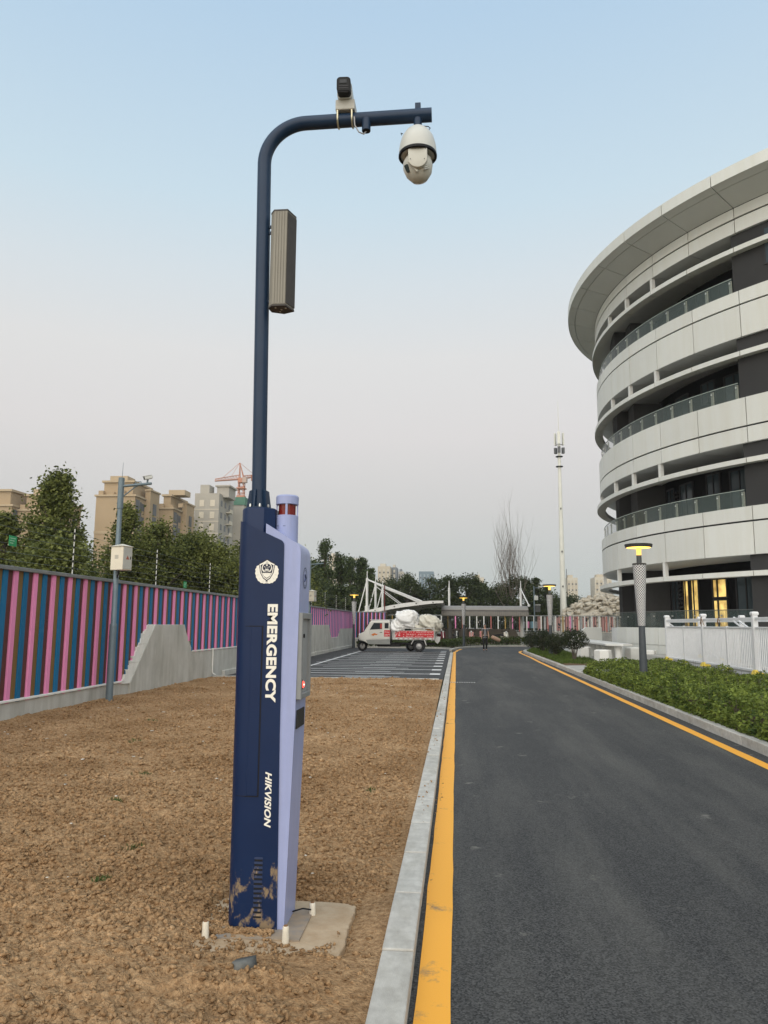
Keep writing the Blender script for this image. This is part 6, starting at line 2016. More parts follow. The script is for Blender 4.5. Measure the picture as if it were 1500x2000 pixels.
# the woman walks towards the camera
wx, wy, wz = 1.93, 48.9, ROAD_Z
pw = empty('person', (wx, wy, wz))
tag(pw, 'person walking along the lane in grey top and black trousers', 'person', None)
J = [(0, 0, 0.96, 0.10, 0.085), (0, 0.0, 1.12, 0.105, 0.08), (0, 0.0, 1.28, 0.13, 0.09), (0, 0.0, 1.38, 0.085, 0.07), (0, -0.005, 1.44, 0.045, 0.045), (0, -0.015, 1.50, 0.058, 0.062), (0, -0.02, 1.56, 0.072, 0.085), (0, -0.012, 1.615, 0.058, 0.07),
     (-0.155, 0.01, 1.355, 0.045, 0.045), (-0.20, 0.05, 1.10, 0.036, 0.036), (-0.215, -0.02, 0.88, 0.024, 0.027), (-0.215, -0.035, 0.835, 0.020, 0.030),
     (0.155, 0.01, 1.355, 0.045, 0.045), (0.205, 0.01, 1.10, 0.036, 0.036), (0.235, -0.10, 0.90, 0.024, 0.027), (0.235, -0.125, 0.855, 0.020, 0.030),
     (-0.085, 0, 0.90, 0.078, 0.082), (-0.088, -0.06, 0.50, 0.050, 0.052), (-0.085, -0.03, 0.27, 0.046, 0.048), (-0.085, -0.02, 0.09, 0.030, 0.032), (-0.088, -0.14, 0.035, 0.030, 0.028),
     (0.085, 0, 0.90, 0.078, 0.082), (0.085, 0.02, 0.50, 0.050, 0.052), (0.085, 0.12, 0.28, 0.044, 0.046), (0.085, 0.19, 0.11, 0.030, 0.032), (0.088, 0.09, 0.04, 0.030, 0.028)]
E_ = [(0, 1), (1, 2), (2, 3), (3, 4), (4, 5), (5, 6), (6, 7), (3, 8), (8, 9), (9, 10), (10, 11), (3, 12), (12, 13), (13, 14), (14, 15), (0, 16), (16, 17), (17, 18), (18, 19), (19, 20), (0, 21), (21, 22), (22, 23), (23, 24), (24, 25)]
fingers(J, E_, 10, 11, (0.0, -0.15, -1), -1)
fingers(J, E_, 14, 15, (0.0, -0.4, -1), 1)
lput('body', skin_mesh('body', J, E_, m_skin), pw)
Jt = [(0, 0, 0.93, 0.125, 0.105), (0, 0, 1.10, 0.118, 0.092), (0, 0, 1.27, 0.142, 0.10), (0, 0, 1.375, 0.095, 0.078), (-0.155, 0.01, 1.35, 0.056, 0.056), (-0.185, 0.035, 1.22, 0.052, 0.052), (0.155, 0.01, 1.35, 0.056, 0.056), (0.185, 0.01, 1.22, 0.052, 0.052), (0, 0, 0.86, 0.135, 0.11)]
lput('shirt', skin_mesh('shirt', Jt, [(8, 0), (0, 1), (1, 2), (2, 3), (3, 4), (4, 5), (3, 6), (6, 7)], m_top), pw)
Jl = [(0, 0, 0.95, 0.115, 0.10), (-0.085, 0, 0.88, 0.092, 0.095), (-0.09, -0.06, 0.50, 0.064, 0.066), (-0.087, -0.03, 0.25, 0.058, 0.06), (-0.087, -0.02, 0.11, 0.05, 0.052), (0.085, 0, 0.88, 0.092, 0.095), (0.087, 0.02, 0.50, 0.064, 0.066), (0.087, 0.12, 0.27, 0.056, 0.058), (0.087, 0.18, 0.14, 0.05, 0.052)]
lput('trousers', skin_mesh('trousers', Jl, [(0, 1), (1, 2), (2, 3), (3, 4), (0, 5), (5, 6), (6, 7), (7, 8)], m_trs), pw)
for (x_, y_, z_, y2, z2) in ((-0.087, 0.01, 0.045, -0.15, 0.035), (0.087, 0.20, 0.075, 0.08, 0.035)):
    lput('shoe', skin_mesh('shoe', [(x_, y_, z_, 0.042, 0.045), (x_, (y_ + y2) / 2, z_ * 0.9, 0.042, 0.04), (x_, y2, z2, 0.034, 0.03)], [(0, 1), (1, 2)], m_shoe), pw)
lput('hair', skin_mesh('hair', [(0, 0.02, 1.655, 0.06, 0.07), (0, 0.045, 1.60, 0.085, 0.08), (-0.01, 0.075, 1.52, 0.075, 0.06), (-0.05, 0.07, 1.42, 0.05, 0.045), (-0.07, 0.03, 1.30, 0.035, 0.03)], [(0, 1), (1, 2), (2, 3), (3, 4)], m_hair), pw)
for sx in (-0.028, 0.028):
    lput('eye', MB().lathe([(0.002, 0), (0.010, 0.003), (0.010, 0.006)], (sx, -0.100, 1.575), 8, Matrix.Rotation(R(90), 4, 'X')).mesh('eye', m_hair), pw)
lput('nose', MB().prism([(-0.108, 1.565), (-0.128, 1.533), (-0.100, 1.53)], -0.012, 0.012, 'x').mesh('nose', m_skin), pw)
lput('mouth', MB().box(-0.022, 0.022, -0.100, -0.092, 1.508, 1.515).mesh('mouth', pm('lips', (0.38, 0.12, 0.11), rough=0.5)), pw)
lput('bag', MB().box(-0.32, -0.23, -0.06, 0.12, 0.86, 1.24).mesh('bag', m_pink, bevel=0.03, seg=3, smooth=True), pw)
for sx in (-0.085, 0.085):
    lput('strap', MB().tube([(sx * 1.1, 0.09, 1.36), (sx, 0.0, 1.425), (sx * 1.05, -0.10, 1.32), (sx * 1.25, -0.105, 1.12), (sx * 1.5, -0.03, 1.02)], 0.017, 6).mesh('strap', m_trs), pw)

# somebody in black sits beyond the shrubs, seen from behind the table
ps = empty('person', (8.12, 50.4, 0.085))
tag(ps, 'person in black sitting beyond the round shrubs', 'person')
J = [(0, 0, 0.50, 0.11, 0.10), (0, 0.02, 0.68, 0.115, 0.09), (0, 0.02, 0.84, 0.14, 0.09), (0, 0.01, 0.93, 0.085, 0.07), (0.01, 0, 0.985, 0.045, 0.045), (0.02, 0, 1.04, 0.06, 0.06), (0.025, 0, 1.10, 0.08, 0.075), (0.02, 0, 1.16, 0.06, 0.06),
     (0, -0.16, 0.90, 0.045, 0.045), (0.08, -0.20, 0.68, 0.036, 0.036), (0.27, -0.12, 0.60, 0.025, 0.025), (0.30, -0.10, 0.60, 0.02, 0.03), (0, 0.18, 0.90, 0.045, 0.045), (0.08, 0.22, 0.68, 0.036, 0.036), (0.27, 0.15, 0.60, 0.025, 0.025), (0.30, 0.14, 0.60, 0.02, 0.03),
     (0.08, -0.09, 0.48, 0.08, 0.08), (0.42, -0.10, 0.47, 0.055, 0.055), (0.42, -0.10, 0.10, 0.035, 0.035), (0.52, -0.10, 0.04, 0.03, 0.03), (0.08, 0.09, 0.48, 0.08, 0.08), (0.42, 0.10, 0.47, 0.055, 0.055), (0.42, 0.10, 0.10, 0.035, 0.035), (0.52, 0.10, 0.04, 0.03, 0.03)]
E_ = [(0, 1), (1, 2), (2, 3), (3, 4), (4, 5), (5, 6), (6, 7), (3, 8), (8, 9), (9, 10), (10, 11), (3, 12), (12, 13), (13, 14), (14, 15), (0, 16), (16, 17), (17, 18), (18, 19), (0, 20), (20, 21), (21, 22), (22, 23)]
fingers(J, E_, 10, 11, (1, 0, -0.2), 1)
fingers(J, E_, 14, 15, (1, 0, -0.2), 1)
lput('body', skin_mesh('body', J, E_, m_skin), ps)
lput('jacket', skin_mesh('jacket', [(0, 0, 0.48, 0.14, 0.13), (0, 0.02, 0.68, 0.135, 0.105), (0, 0.02, 0.84, 0.155, 0.105), (0, 0.01, 0.94, 0.09, 0.08), (0, -0.16, 0.90, 0.06, 0.06), (0.08, -0.20, 0.68, 0.052, 0.052), (0.24, -0.13, 0.61, 0.04, 0.04), (0, 0.18, 0.90, 0.06, 0.06), (0.08, 0.22, 0.68, 0.052, 0.052), (0.24, 0.16, 0.61, 0.04, 0.04)],
                           [(0, 1), (1, 2), (2, 3), (3, 4), (4, 5), (5, 6), (3, 7), (7, 8), (8, 9)], m_trs), ps)
lput('trousers', skin_mesh('trousers', [(0, 0, 0.50, 0.12, 0.11), (0.1, -0.09, 0.48, 0.09, 0.09), (0.42, -0.10, 0.47, 0.065, 0.065), (0.42, -0.10, 0.12, 0.05, 0.05), (0.1, 0.09, 0.48, 0.09, 0.09), (0.42, 0.10, 0.47, 0.065, 0.065), (0.42, 0.10, 0.12, 0.05, 0.05)],
                             [(0, 1), (1, 2), (2, 3), (0, 4), (4, 5), (5, 6)], m_trs), ps)
lput('hair', skin_mesh('hair', [(0, 0, 1.20, 0.075, 0.08), (-0.035, 0, 1.13, 0.10, 0.10), (-0.06, 0, 1.02, 0.085, 0.09), (-0.075, 0, 0.90, 0.06, 0.08), (-0.08, 0, 0.80, 0.03, 0.05)], [(0, 1), (1, 2), (2, 3), (3, 4)], m_hair), ps)
sb = empty('stool', (8.05, 50.4, 0.085))
tag(sb, 'low white stool under the sitting person in black', 'stool')
MB().lathe([(0.20, 0.085), (0.20, 0.50)], (8.1, 50.4, 0), 16).build('block', m_tw, sb)
MB().lathe([(0.22, 0.50), (0.21, 0.515)], (8.1, 50.4, 0), 16).build('seat', m_tw, sb)
# ------------------------------------------------------------------ vegetation
def leaf_mat(name, c1, c2, sc_=0.8):
    m = bpy.data.materials.new(name)
    m.use_nodes = True
    n, l = nodes_of(m)
    b = n['Principled BSDF']
    geo = n.new('ShaderNodeNewGeometry')
    q = n.new('ShaderNodeTexNoise')
    q.inputs['Scale'].default_value = sc_
    q.inputs['Detail'].default_value = 3
    l.new(geo.outputs['Position'], q.inputs['Vector'])
    q2 = n.new('ShaderNodeTexWhiteNoise')
    sn = n.new('ShaderNodeVectorMath')
    sn.operation = 'SNAP'
    sn.inputs[1].default_value = (0.13, 0.13, 0.13)
    l.new(geo.outputs['Position'], sn.inputs[0])
    l.new(sn.outputs[0], q2.inputs['Vector'])
    ad = n.new('ShaderNodeMix')
    ad.inputs[0].default_value = 0.45
    l.new(q.outputs['Fac'], ad.inputs[2])
    l.new(q2.outputs['Value'], ad.inputs[3])
    rp = n.new('ShaderNodeValToRGB')
    rp.color_ramp.elements[0].position = 0.25
    rp.color_ramp.elements[1].position = 0.8
    rp.color_ramp.elements[0].color = (*c2, 1)
    rp.color_ramp.elements[1].color = (*c1, 1)
    l.new(ad.outputs[0], rp.inputs[0])
    l.new(rp.outputs[0], b.inputs['Base Color'])
    b.inputs['Roughness'].default_value = 0.55
    b.inputs['Specular IOR Level'].default_value = 0.15
    tr = n.new('ShaderNodeBsdfTranslucent')
    l.new(rp.outputs[0], tr.inputs[0])
    mx = n.new('ShaderNodeMixShader')
    mx.inputs[0].default_value = 0.28
    l.new(b.outputs[0], mx.inputs[1])
    l.new(tr.outputs[0], mx.inputs[2])
    l.new(mx.outputs[0], n['Material Output'].inputs[0])
    return m


m_leafA = leaf_mat('plane_leaf', (0.24, 0.26, 0.075), (0.032, 0.048, 0.014))
m_leafB = leaf_mat('dark_leaf', (0.095, 0.12, 0.045), (0.018, 0.028, 0.012))
m_leafC = leaf_mat('poplar_leaf', (0.115, 0.155, 0.06), (0.03, 0.046, 0.02), 0.5)
m_leafH = leaf_mat('hedge_leaf', (0.25, 0.31, 0.06), (0.045, 0.075, 0.018), 2.5)
m_leafD = leaf_mat('box_hedge_leaf', (0.10, 0.13, 0.035), (0.03, 0.045, 0.015), 2.0)
m_leafS = leaf_mat('shrub_leaf', (0.060, 0.075, 0.032), (0.014, 0.022, 0.012), 4.0)
m_bark = pm('bark', (0.13, 0.11, 0.09), (0.075, 0.062, 0.05), scale=6, rough=0.9, coord='World', bump=0.4)
m_barkp = pm('bare_bark', (0.20, 0.17, 0.145), (0.13, 0.11, 0.09), scale=6, rough=0.9, coord='World')
GR = np.random.RandomState(42)


def leaves(centres, sizes, mat, name='crown', up=0.3, aspect=0.7):
    """a folded leaf (two triangles sharing a rib) at each centre"""
    n_ = len(centres)
    a = GR.normal(size=(n_, 3))
    a[:, 2] = a[:, 2] * 0.6
    a /= np.linalg.norm(a, axis=1)[:, None]
    b_ = GR.normal(size=(n_, 3))
    b_[:, 2] += up
    b_ -= a * (a * b_).sum(1)[:, None]
    b_ /= np.linalg.norm(b_, axis=1)[:, None] + 1e-9
    c_ = np.cross(a, b_)
    s = np.asarray(sizes)[:, None]
    p0 = centres - a * s * 0.55
    p1 = centres + b_ * 0 + c_ * s * aspect * 0.5 + b_ * s * 0.10
    p2 = centres + a * s * 0.55
    p3 = centres - c_ * s * aspect * 0.5 + b_ * s * 0.10
    V = np.stack([p0, p1, p2, p3], 1).reshape(-1, 3)
    k = np.arange(n_) * 4
    F = np.concatenate([np.stack([k, k + 1, k + 2], 1), np.stack([k, k + 2, k + 3], 1)])
    return np_mesh(name, V, F, mat)


def tree(name, lb, x, y, h, w, mat, nleaf, leaf, seed, shape='round', base=0.15, trunk=None, cat='tree', group=None, z0=-0.1, clumps=None, lean=0.0):
    rs = np.random.RandomState(seed)
    root = empty(name, (x, y, z0))
    tag(root, lb, cat, group)
    tr = trunk or h * 0.028
    tops = h * 0.92
    tp = [(x, y, z0)]
    for k in range(1, 7):
        t_ = k / 6
        tp.append((x + lean * t_ + rs.uniform(-0.03, 0.03) * h * 0.3, y + rs.uniform(-0.03, 0.03) * h * 0.3, z0 + tops * t_))
    MB().tube(tp, [tr * (1 - 0.85 * k / 6) for k in range(7)], 8).build('trunk', m_bark, root, smooth=True)
    nc = clumps or max(40, nleaf // (150 if shape not in ('cone', 'column') else 85))
    C = []
    limbs = MB()
    while len(C) < nc:
        t_ = base + (1 - base) * rs.uniform(0, 1) ** (1.0 if shape != 'cone' else 1.25)
        if shape == 'cone':
            r_ = w / 2 * (1 - ((t_ - base) / (1 - base))) ** 0.95 * 1.1 + 0.025 * w
        elif shape == 'column':
            tt = (t_ - base) / (1 - base)
            r_ = w / 2 * (0.35 + 0.65 * math.sin(math.pi * min(1, tt * 0.85 + 0.15)) ** 0.7) * (1 - 0.25 * tt)
        elif shape == 'egg':
            tt = (t_ - base) / (1 - base)
            r_ = w / 2 * math.sin(math.pi * (tt * 0.80 + 0.13)) ** 0.75 * (1.15 - 0.35 * tt)
        else:
            tt = (t_ - base) / (1 - base)
            r_ = w / 2 * max(0.12, math.sqrt(max(0, 1 - (2 * tt - 0.95) ** 2)))
        a = rs.uniform(0, 2 * math.pi)
        d = r_ * math.sqrt(rs.uniform(0.12, 1))
        p = np.array([x + lean * t_ + d * math.cos(a), y + d * math.sin(a), z0 + t_ * h])
        C.append(p)
    C = np.array(C)
    for p in C[: min(len(C), 40)]:
        zt = max(z0 + 0.12 * h, p[2] - 0.18 * h - 0.2 * math.hypot(p[0] - x, p[1] - y))
        t_ = min(0.95, (zt - z0) / tops)
        q_ = (x + lean * t_, y, zt)
        limbs.tube([q_, ((q_[0] * 0.45 + p[0] * 0.55), (q_[1] * 0.45 + p[1] * 0.55), q_[2] * 0.5 + p[2] * 0.5 + 0.02 * h), tuple(p)], [tr * 0.32 * (1.05 - t_ * 0.6), tr * 0.2, tr * 0.08], 5)
    limbs.build('limbs', m_bark, root)
    per = nleaf // len(C)
    sg = w * {'round': 0.075, 'egg': 0.075, 'cone': 0.036, 'column': 0.075}[shape] + 0.04 * (h / 6)
    cs = np.repeat(C, per, 0) + rs.normal(size=(per * len(C), 3)) * np.array([sg, sg, sg * 0.8]) * np.repeat(rs.uniform(0.7, 1.35, (len(C), 1)), per, 0)
    cs = cs[cs[:, 2] > z0 + 0.1 * h * base]
    put('crown', leaves(cs, rs.uniform(0.65, 1.3, len(cs)) * leaf, mat), root)
    return root


# row of broadleaf trees behind the slatted wall
row = [(-13.05, 24.0, 6.5, 3.7, 'cone', 4200, 'tallest pointed plane tree behind the slatted wall'),
       (-14.5, 23.6, 5.2, 2.2, 'cone', 2000, 'plane tree at the frame edge behind the slatted wall'),
       (-11.6, 21.5, 4.0, 2.6, 'round', 2600, 'low plane tree under the tallest tree behind the wall'),
       (-14.6, 27.5, 4.4, 3.0, 'round', 3000, 'plane tree half covered by the camera pole'),
       (-13.3, 30.2, 6.4, 3.4, 'cone', 2800, 'upright plane tree just past the camera pole cabinet'),
       (-11.7, 29.5, 5.4, 2.8, 'round', 3200, 'bushy plane tree past the pole with pale tips'),
       (-11.2, 32.5, 5.2, 3.4, 'round', 3600, 'rounded plane tree below the stepped apartment block'),
       (-10.6, 31.0, 5.2, 2.6, 'egg', 3200, 'dark plane tree below the unfinished tower'),
       (-9.6, 31.0, 4.8, 2.4, 'round', 3000, 'plane tree next to the emergency column edge'),
       (-9.8, 36.5, 5.4, 3.4, 'round', 3000, 'plane tree mostly hidden by the emergency column'),
       (-9.6, 43.0, 5.6, 4.0, 'round', 2800, 'broad tree behind the wall past the second camera pole'),
       (-17.5, 20.5, 3.9, 3.2, 'round', 2200, 'plane tree just outside the frame edge behind the wall'),
       (-19.0, 16.5, 5.0, 4.0, 'round', 2200, 'plane tree well outside the frame behind the wall'),
       (-13.5, 35.0, 5.2, 4.5, 'round', 2600, 'shaded plane tree in the second row behind the wall')]
for i, (x_, y_, h_, w_2, shp, nl, lb) in enumerate(row):
    tree('plane_tree', lb, x_, y_, h_, w_2, m_leafA, nl * 5, 0.112, 100 + i, shp, base=0.22, group='trees behind the slatted wall')

pop = [(-12.6, 75, 9.3, 2.1, 'tallest poplar of the clump behind the wall corner'), (-11.3, 76, 8.3, 2.0, 'second poplar of the clump beside the tallest one'), (-10.1, 75, 7.7, 1.9, 'middle poplar behind the wall corner lamp'),
       (-9.0, 76, 7.7, 1.9, 'poplar next to the white shelter mast'), (-8.2, 75, 6.6, 1.7, 'shortest poplar touching the white shelter mast'), (-13.9, 77, 7.6, 2.2, 'poplar peeping out beside the emergency column'), (-15.2, 76, 6.8, 2.2, 'poplar hidden behind the emergency column')]
for i, (x_, y_, h_, w_2, lb) in enumerate(pop):
    tree('poplar_tree', lb, x_, y_, h_ * 1.04, w_2 * 0.95, m_leafC, 8000, 0.19, 200 + i, 'column', base=0.08, group='poplars at the wall corner')
mid = [(-12.3, 66, 4.9, 4.6, 'low spreading tree before the poplar clump'), (-9.2, 64, 4.5, 3.6, 'low spreading tree behind the corner lamp'), (-7.6, 92, 6.7, 4.0, 'round dark tree behind the shelter ties'), (-5.4, 90, 6.9, 4.0, 'round dark tree under the twin pale towers'),
       (-2.9, 92, 6.9, 4.2, 'round dark tree under the glass tower'), (-0.6, 90, 6.9, 3.6, 'dark tree behind the grey shelter post'), (1.4, 88, 7.3, 3.6, 'tallest round tree between the glass tower and the lamp'), (3.3, 92, 6.3, 3.8, 'low tree right behind the walking person'),
       (5.0, 90, 6.0, 3.4, 'dark tree beside the bare tree'), (7.6, 88, 6.6, 3.4, 'dark tree behind the thin service pole'), (-10.2, 95, 6.6, 4.5, 'round dark tree behind the white masts'), (12.5, 105, 5.6, 5.0, 'low tree beyond the rubble heap'), (16, 108, 5.4, 5.0, 'low tree beyond the rubble, next to the building')]
for i, (x_, y_, h_, w_2, lb) in enumerate(mid):
    tree('round_tree', lb, x_, y_, h_, w_2 * 1.15, m_leafB, 7500, 0.23, 300 + i, 'round', base=0.12, group='dark trees beyond the back fence')
con = [(9.3, 88, 7.0, 3.2, 'pointed conifer beside the second garden lamp'), (10.6, 90, 6.0, 3.4, 'conifer beside the foot of the tower mast')]
for i, (x_, y_, h_, w_2, lb) in enumerate(con):
    tree('conifer_tree', lb, x_, y_, h_, w_2, m_leafB, 7000, 0.21, 400 + i, 'cone', base=0.05, group='conifers by the tower mast')

# leafless poplar: steep branches fanning upwards
bt = empty('bare_tree', (5.2, 72, 0))
tag(bt, 'tall leafless tree with upright branches behind the bike shelter', 'tree')
bs = random.Random(17)
bm_t, bm_b = MB(), MB()
def limb(p, d, ln2, r_, depth, mb):
    pts_, q_ = [p], Vector(p)
    d = Vector(d)
    for k in range(4):
        d = (d + Vector((bs.uniform(-0.10, 0.10), bs.uniform(-0.10, 0.10), 0.16))).normalized()
        q_ = q_ + d * ln2 / 4
        pts_.append(tuple(q_))
        if depth < 4 and k > 0 and bs.random() < (0.95 if depth < 3 else 0.55):
            a = bs.uniform(0, 6.28)
            sd = Vector((math.cos(a), math.sin(a) * 0.8, 1.15 + 0.4 * depth))
            limb(tuple(q_), sd.normalized(), ln2 * bs.uniform(0.50, 0.75), r_ * 0.48, depth + 1, bm_b)
    mb.tube(pts_, [r_ * (1 - 0.72 * k / 4) for k in range(5)], 5)
bm_t.tube([(5.2, 72, -0.1), (5.18, 72, 2.2), (5.25, 72, 4.0), (5.15, 72, 6.0), (5.22, 72, 8.5)], [0.24, 0.20, 0.16, 0.11, 0.05], 8)
limb((5.22, 72, 8.3), (0, 0, 1), 5.0, 0.055, 1, bm_b)
for k in range(34):
    z_ = 2.0 + 6.0 * (k / 34) + bs.uniform(-0.2, 0.2)
    a = 2.4 * k + bs.uniform(-0.3, 0.3)
    limb((5.2, 72, z_), Vector((math.cos(a), math.sin(a) * 0.8, 1.15 + 0.12 * z_)).normalized(), 5.2 - 0.22 * z_ + bs.uniform(-0.3, 0.5), 0.060 - 0.0035 * z_, 1, bm_b)
bm_t.build('trunk', m_barkp, bt, smooth=True)
bm_b.build('branches', m_barkp, bt)
C = []
for k in range(34):
    z_ = bs.uniform(3.0, 7.2)
    a, d_ = bs.uniform(0, 6.28), bs.uniform(0.3, 1.9) * (1 - (z_ - 3) / 7.5)
    C.append((5.0 + d_ * math.cos(a), 72 + d_ * math.sin(a), z_))
C = np.repeat(np.array(C), 55, 0)
C = C + GR.normal(size=C.shape) * np.array([0.2, 0.2, 0.32])
put('crown', leaves(C, GR.uniform(0.15, 0.26, len(C)), m_leafB), bt)
bt.scale = (0.70, 0.70, 0.80)

# leafy ground-cover bed beside the lane: one mass of small leaves
n_ = 62000
xs = GR.uniform(4.08, 7.28, n_)
ys = 5.5 + 22.0 * GR.uniform(0, 1, n_)
edge = 4.08 + np.clip((ys - 25.3) / 2.0, 0, 1) * 2.6
keep = xs > edge + 0.05 * vnoise(ys * 3, xs * 0, 31)
xs, ys = xs[keep], ys[keep]
hh = 0.20 + 0.26 * vnoise(xs * 1.3, ys * 1.3, 32) + 0.14 * vnoise(xs * 4, ys * 4, 33)
hh *= np.clip((xs - edge[keep]) / 0.25, 0.75, 1) * np.clip((7.34 - xs) / 0.3, 0.5, 1)
zs = 0.08 + hh * GR.uniform(0.25, 1.0, len(xs)) ** 0.55
# the rim spills down to the kerb
ne = 7000
ye = GR.uniform(5.5, 25.3, ne)
xe = 4.07 + 0.20 * GR.uniform(0, 1, ne) ** 1.4
xs, ys = np.concatenate([xs, xe]), np.concatenate([ys, ye])
zs = np.concatenate([zs, 0.09 + (0.10 + 0.16 * vnoise(ye * 1.3, xe * 0, 34)) * GR.uniform(0, 1, ne)])
hb = put('ground_cover', leaves(np.stack([xs, ys, zs], 1), GR.uniform(0.045, 0.085, len(xs)), m_leafH, 'ground_cover', up=0.8, aspect=0.55))
tag(hb, 'bright green leafy ground cover in the bed before the plinth', None, kind='stuff')
st_ = MB()
for k in range(420):
    x_, y_ = bs.uniform(4.2, 7.2), bs.uniform(8, 27)
    if x_ > 4.14 + max(0, (y_ - 25.3) / 2 * 2.6):
        h_ = bs.uniform(0.2, 0.55)
        st_.tube([(x_, y_, 0.06), (x_ + bs.uniform(-0.08, 0.08), y_ + bs.uniform(-0.08, 0.08), 0.08 + h_)], [0.006, 0.003], 4)
tag(st_.build('ground_cover_stems', m_bark), 'thin brown stems of the leafy ground cover', None, kind='stuff')

# clipped hedges at the far bend
def hedge(name, lb, pts_, w_2, h_, nl, mat, leaf):
    P_ = [Vector(p) for p in pts_]
    cum = [0]
    for a, c_ in zip(P_, P_[1:]):
        cum.append(cum[-1] + (c_ - a).length)
    s = GR.uniform(0, cum[-1], nl)
    out = []
    for v in s:
        i = max(k for k in range(len(cum) - 1) if cum[k] <= v + 1e-9)
        a, c_ = P_[i], P_[i + 1]
        t_ = (v - cum[i]) / max(1e-6, cum[i + 1] - cum[i])
        d = (c_ - a).normalized()
        q_ = a + (c_ - a) * t_ + Vector((-d.y, d.x)) * GR.uniform(-w_2 / 2, w_2 / 2)
        out.append((q_.x, q_.y, 0.02 + h_ * (0.8 + 0.35 * GR.uniform()) * GR.uniform() ** 0.45))
    r = empty(name, (P_[0].x, P_[0].y, 0))
    tag(r, lb, 'hedge', 'low hedges at the far bend')
    put('foliage', leaves(np.array(out), GR.uniform(0.6, 1.3, nl) * leaf, mat, 'foliage', up=0.6), r)
    mb = MB()
    for k in range(len(P_) - 1):
        a, c_ = P_[k], P_[k + 1]
        for j in range(6):
            q_ = a + (c_ - a) * (j / 6)
            mb.tube([(q_.x, q_.y, -0.1), (q_.x + 0.05, q_.y, h_ * 0.8)], [0.03, 0.01], 5)
    mb.build('stems', m_bark, r)
    return r


hedge('hedge', 'dark low hedge behind the parked truck', [(-6.8, 54.5), (-3.0, 54.6), (-0.6, 54.6)], 1.3, 0.42, 5000, m_leafD, 0.10)
hedge('hedge', 'rounded end of the hedge between parking and lane', [(-0.9, 54.0), (-0.3, 55.5), (0.1, 58.0)], 1.2, 0.5, 2600, m_leafD, 0.10)
hedge('hedge', 'curved low hedge behind the walking person', [(0.3, 59.6), (2.2, 60.6), (4.4, 61.2), (7.4, 61.7), (11, 62)], 1.5, 0.62, 7000, m_leafD, 0.11)

# lawn blades on the island
n_ = 9000
xs, ys = GR.uniform(4.22, 6.6, n_), GR.uniform(31.2, 50.5, n_)
keep = (xs < 6.0 + 0.03 * (ys - 34)) & (xs > 4.22 + np.clip((ys - 46) * 0.18, 0, 2)) & (vnoise(xs * 2, ys * 2, 41) + (ys - 31) * 0.12 > 0.55)
xs, ys = xs[keep], ys[keep]
n_ = len(xs)
a = GR.uniform(0, 6.28, n_)
w_3, h3 = GR.uniform(0.012, 0.022, n_), GR.uniform(0.07, 0.17, n_)
V = np.stack([np.stack([xs - w_3 * np.cos(a), ys - w_3 * np.sin(a), np.full(n_, 0.09)], 1), np.stack([xs + w_3 * np.cos(a), ys + w_3 * np.sin(a), np.full(n_, 0.09)], 1),
              np.stack([xs + GR.uniform(-0.05, 0.05, n_), ys + GR.uniform(-0.05, 0.05, n_), 0.09 + h3], 1)], 1).reshape(-1, 3)
gr = put('grass', np_mesh('grass', V, np.arange(n_ * 3).reshape(-1, 3), leaf_mat('grass_blade', (0.12, 0.175, 0.035), (0.045, 0.075, 0.015), 3.0)))
tag(gr, 'short green grass on the island beside the lane', None, kind='stuff')


def shrub(x, y, w_2, h_, nl, seed, lb, leafy=0.30):
    rs = np.random.RandomState(seed)
    r = empty('round_shrub', (x, y, 0.09))
    tag(r, lb, 'shrub', 'round shrubs on the lawn island')
    mb = MB()
    for k in range(11):
        a = 2 * math.pi * k / 11
        d = w_2 * rs.uniform(0.12, 0.38)
        mb.tube([(x + 0.04 * math.cos(a), y + 0.04 * math.sin(a), 0.07), (x + d * 0.5 * math.cos(a), y + d * 0.5 * math.sin(a), 0.09 + h_ * 0.33), (x + d * math.cos(a), y + d * math.sin(a), 0.09 + h_ * 0.75)], [0.02, 0.014, 0.006], 5)
    mb.build('stems', m_bark, r)
    v = rs.normal(size=(nl, 3))
    v /= np.linalg.norm(v, axis=1)[:, None]
    v *= (rs.uniform(0.12, 1, nl) ** 0.45)[:, None]
    bumps = 1 + 0.22 * (vnoise(v[:, 0] * 3 + 9, v[:, 2] * 3 + v[:, 1] * 2 + 5, seed) - 0.5)
    v *= bumps[:, None]
    C = np.array([x, y, 0.09 + h_ * (1 + leafy) / 2]) + v * np.array([w_2 / 2, w_2 / 2, h_ * (1 - leafy) / 2])
    put('crown', leaves(C, rs.uniform(0.035, 0.065, nl) * 1.25, m_leafS), r)


shrub(5.15, 34.2, 1.25, 1.38, 2600, 1, 'nearest round shrub with bare stems showing beneath it', 0.34)
shrub(4.98, 39.0, 1.05, 1.15, 2400, 2, 'second round shrub, reddish green, on the lawn island', 0.12)
shrub(4.98, 44.6, 1.15, 1.28, 2400, 3, 'third round shrub below the second garden lamp', 0.06)
shrub(5.0, 50.8, 1.05, 1.22, 2200, 4, 'farthest round shrub by the bend of the lane', 0.04)
shrub(6.4, 55.2, 1.3, 1.25, 2200, 5, 'round shrub across the bend before the back fence', 0.04)
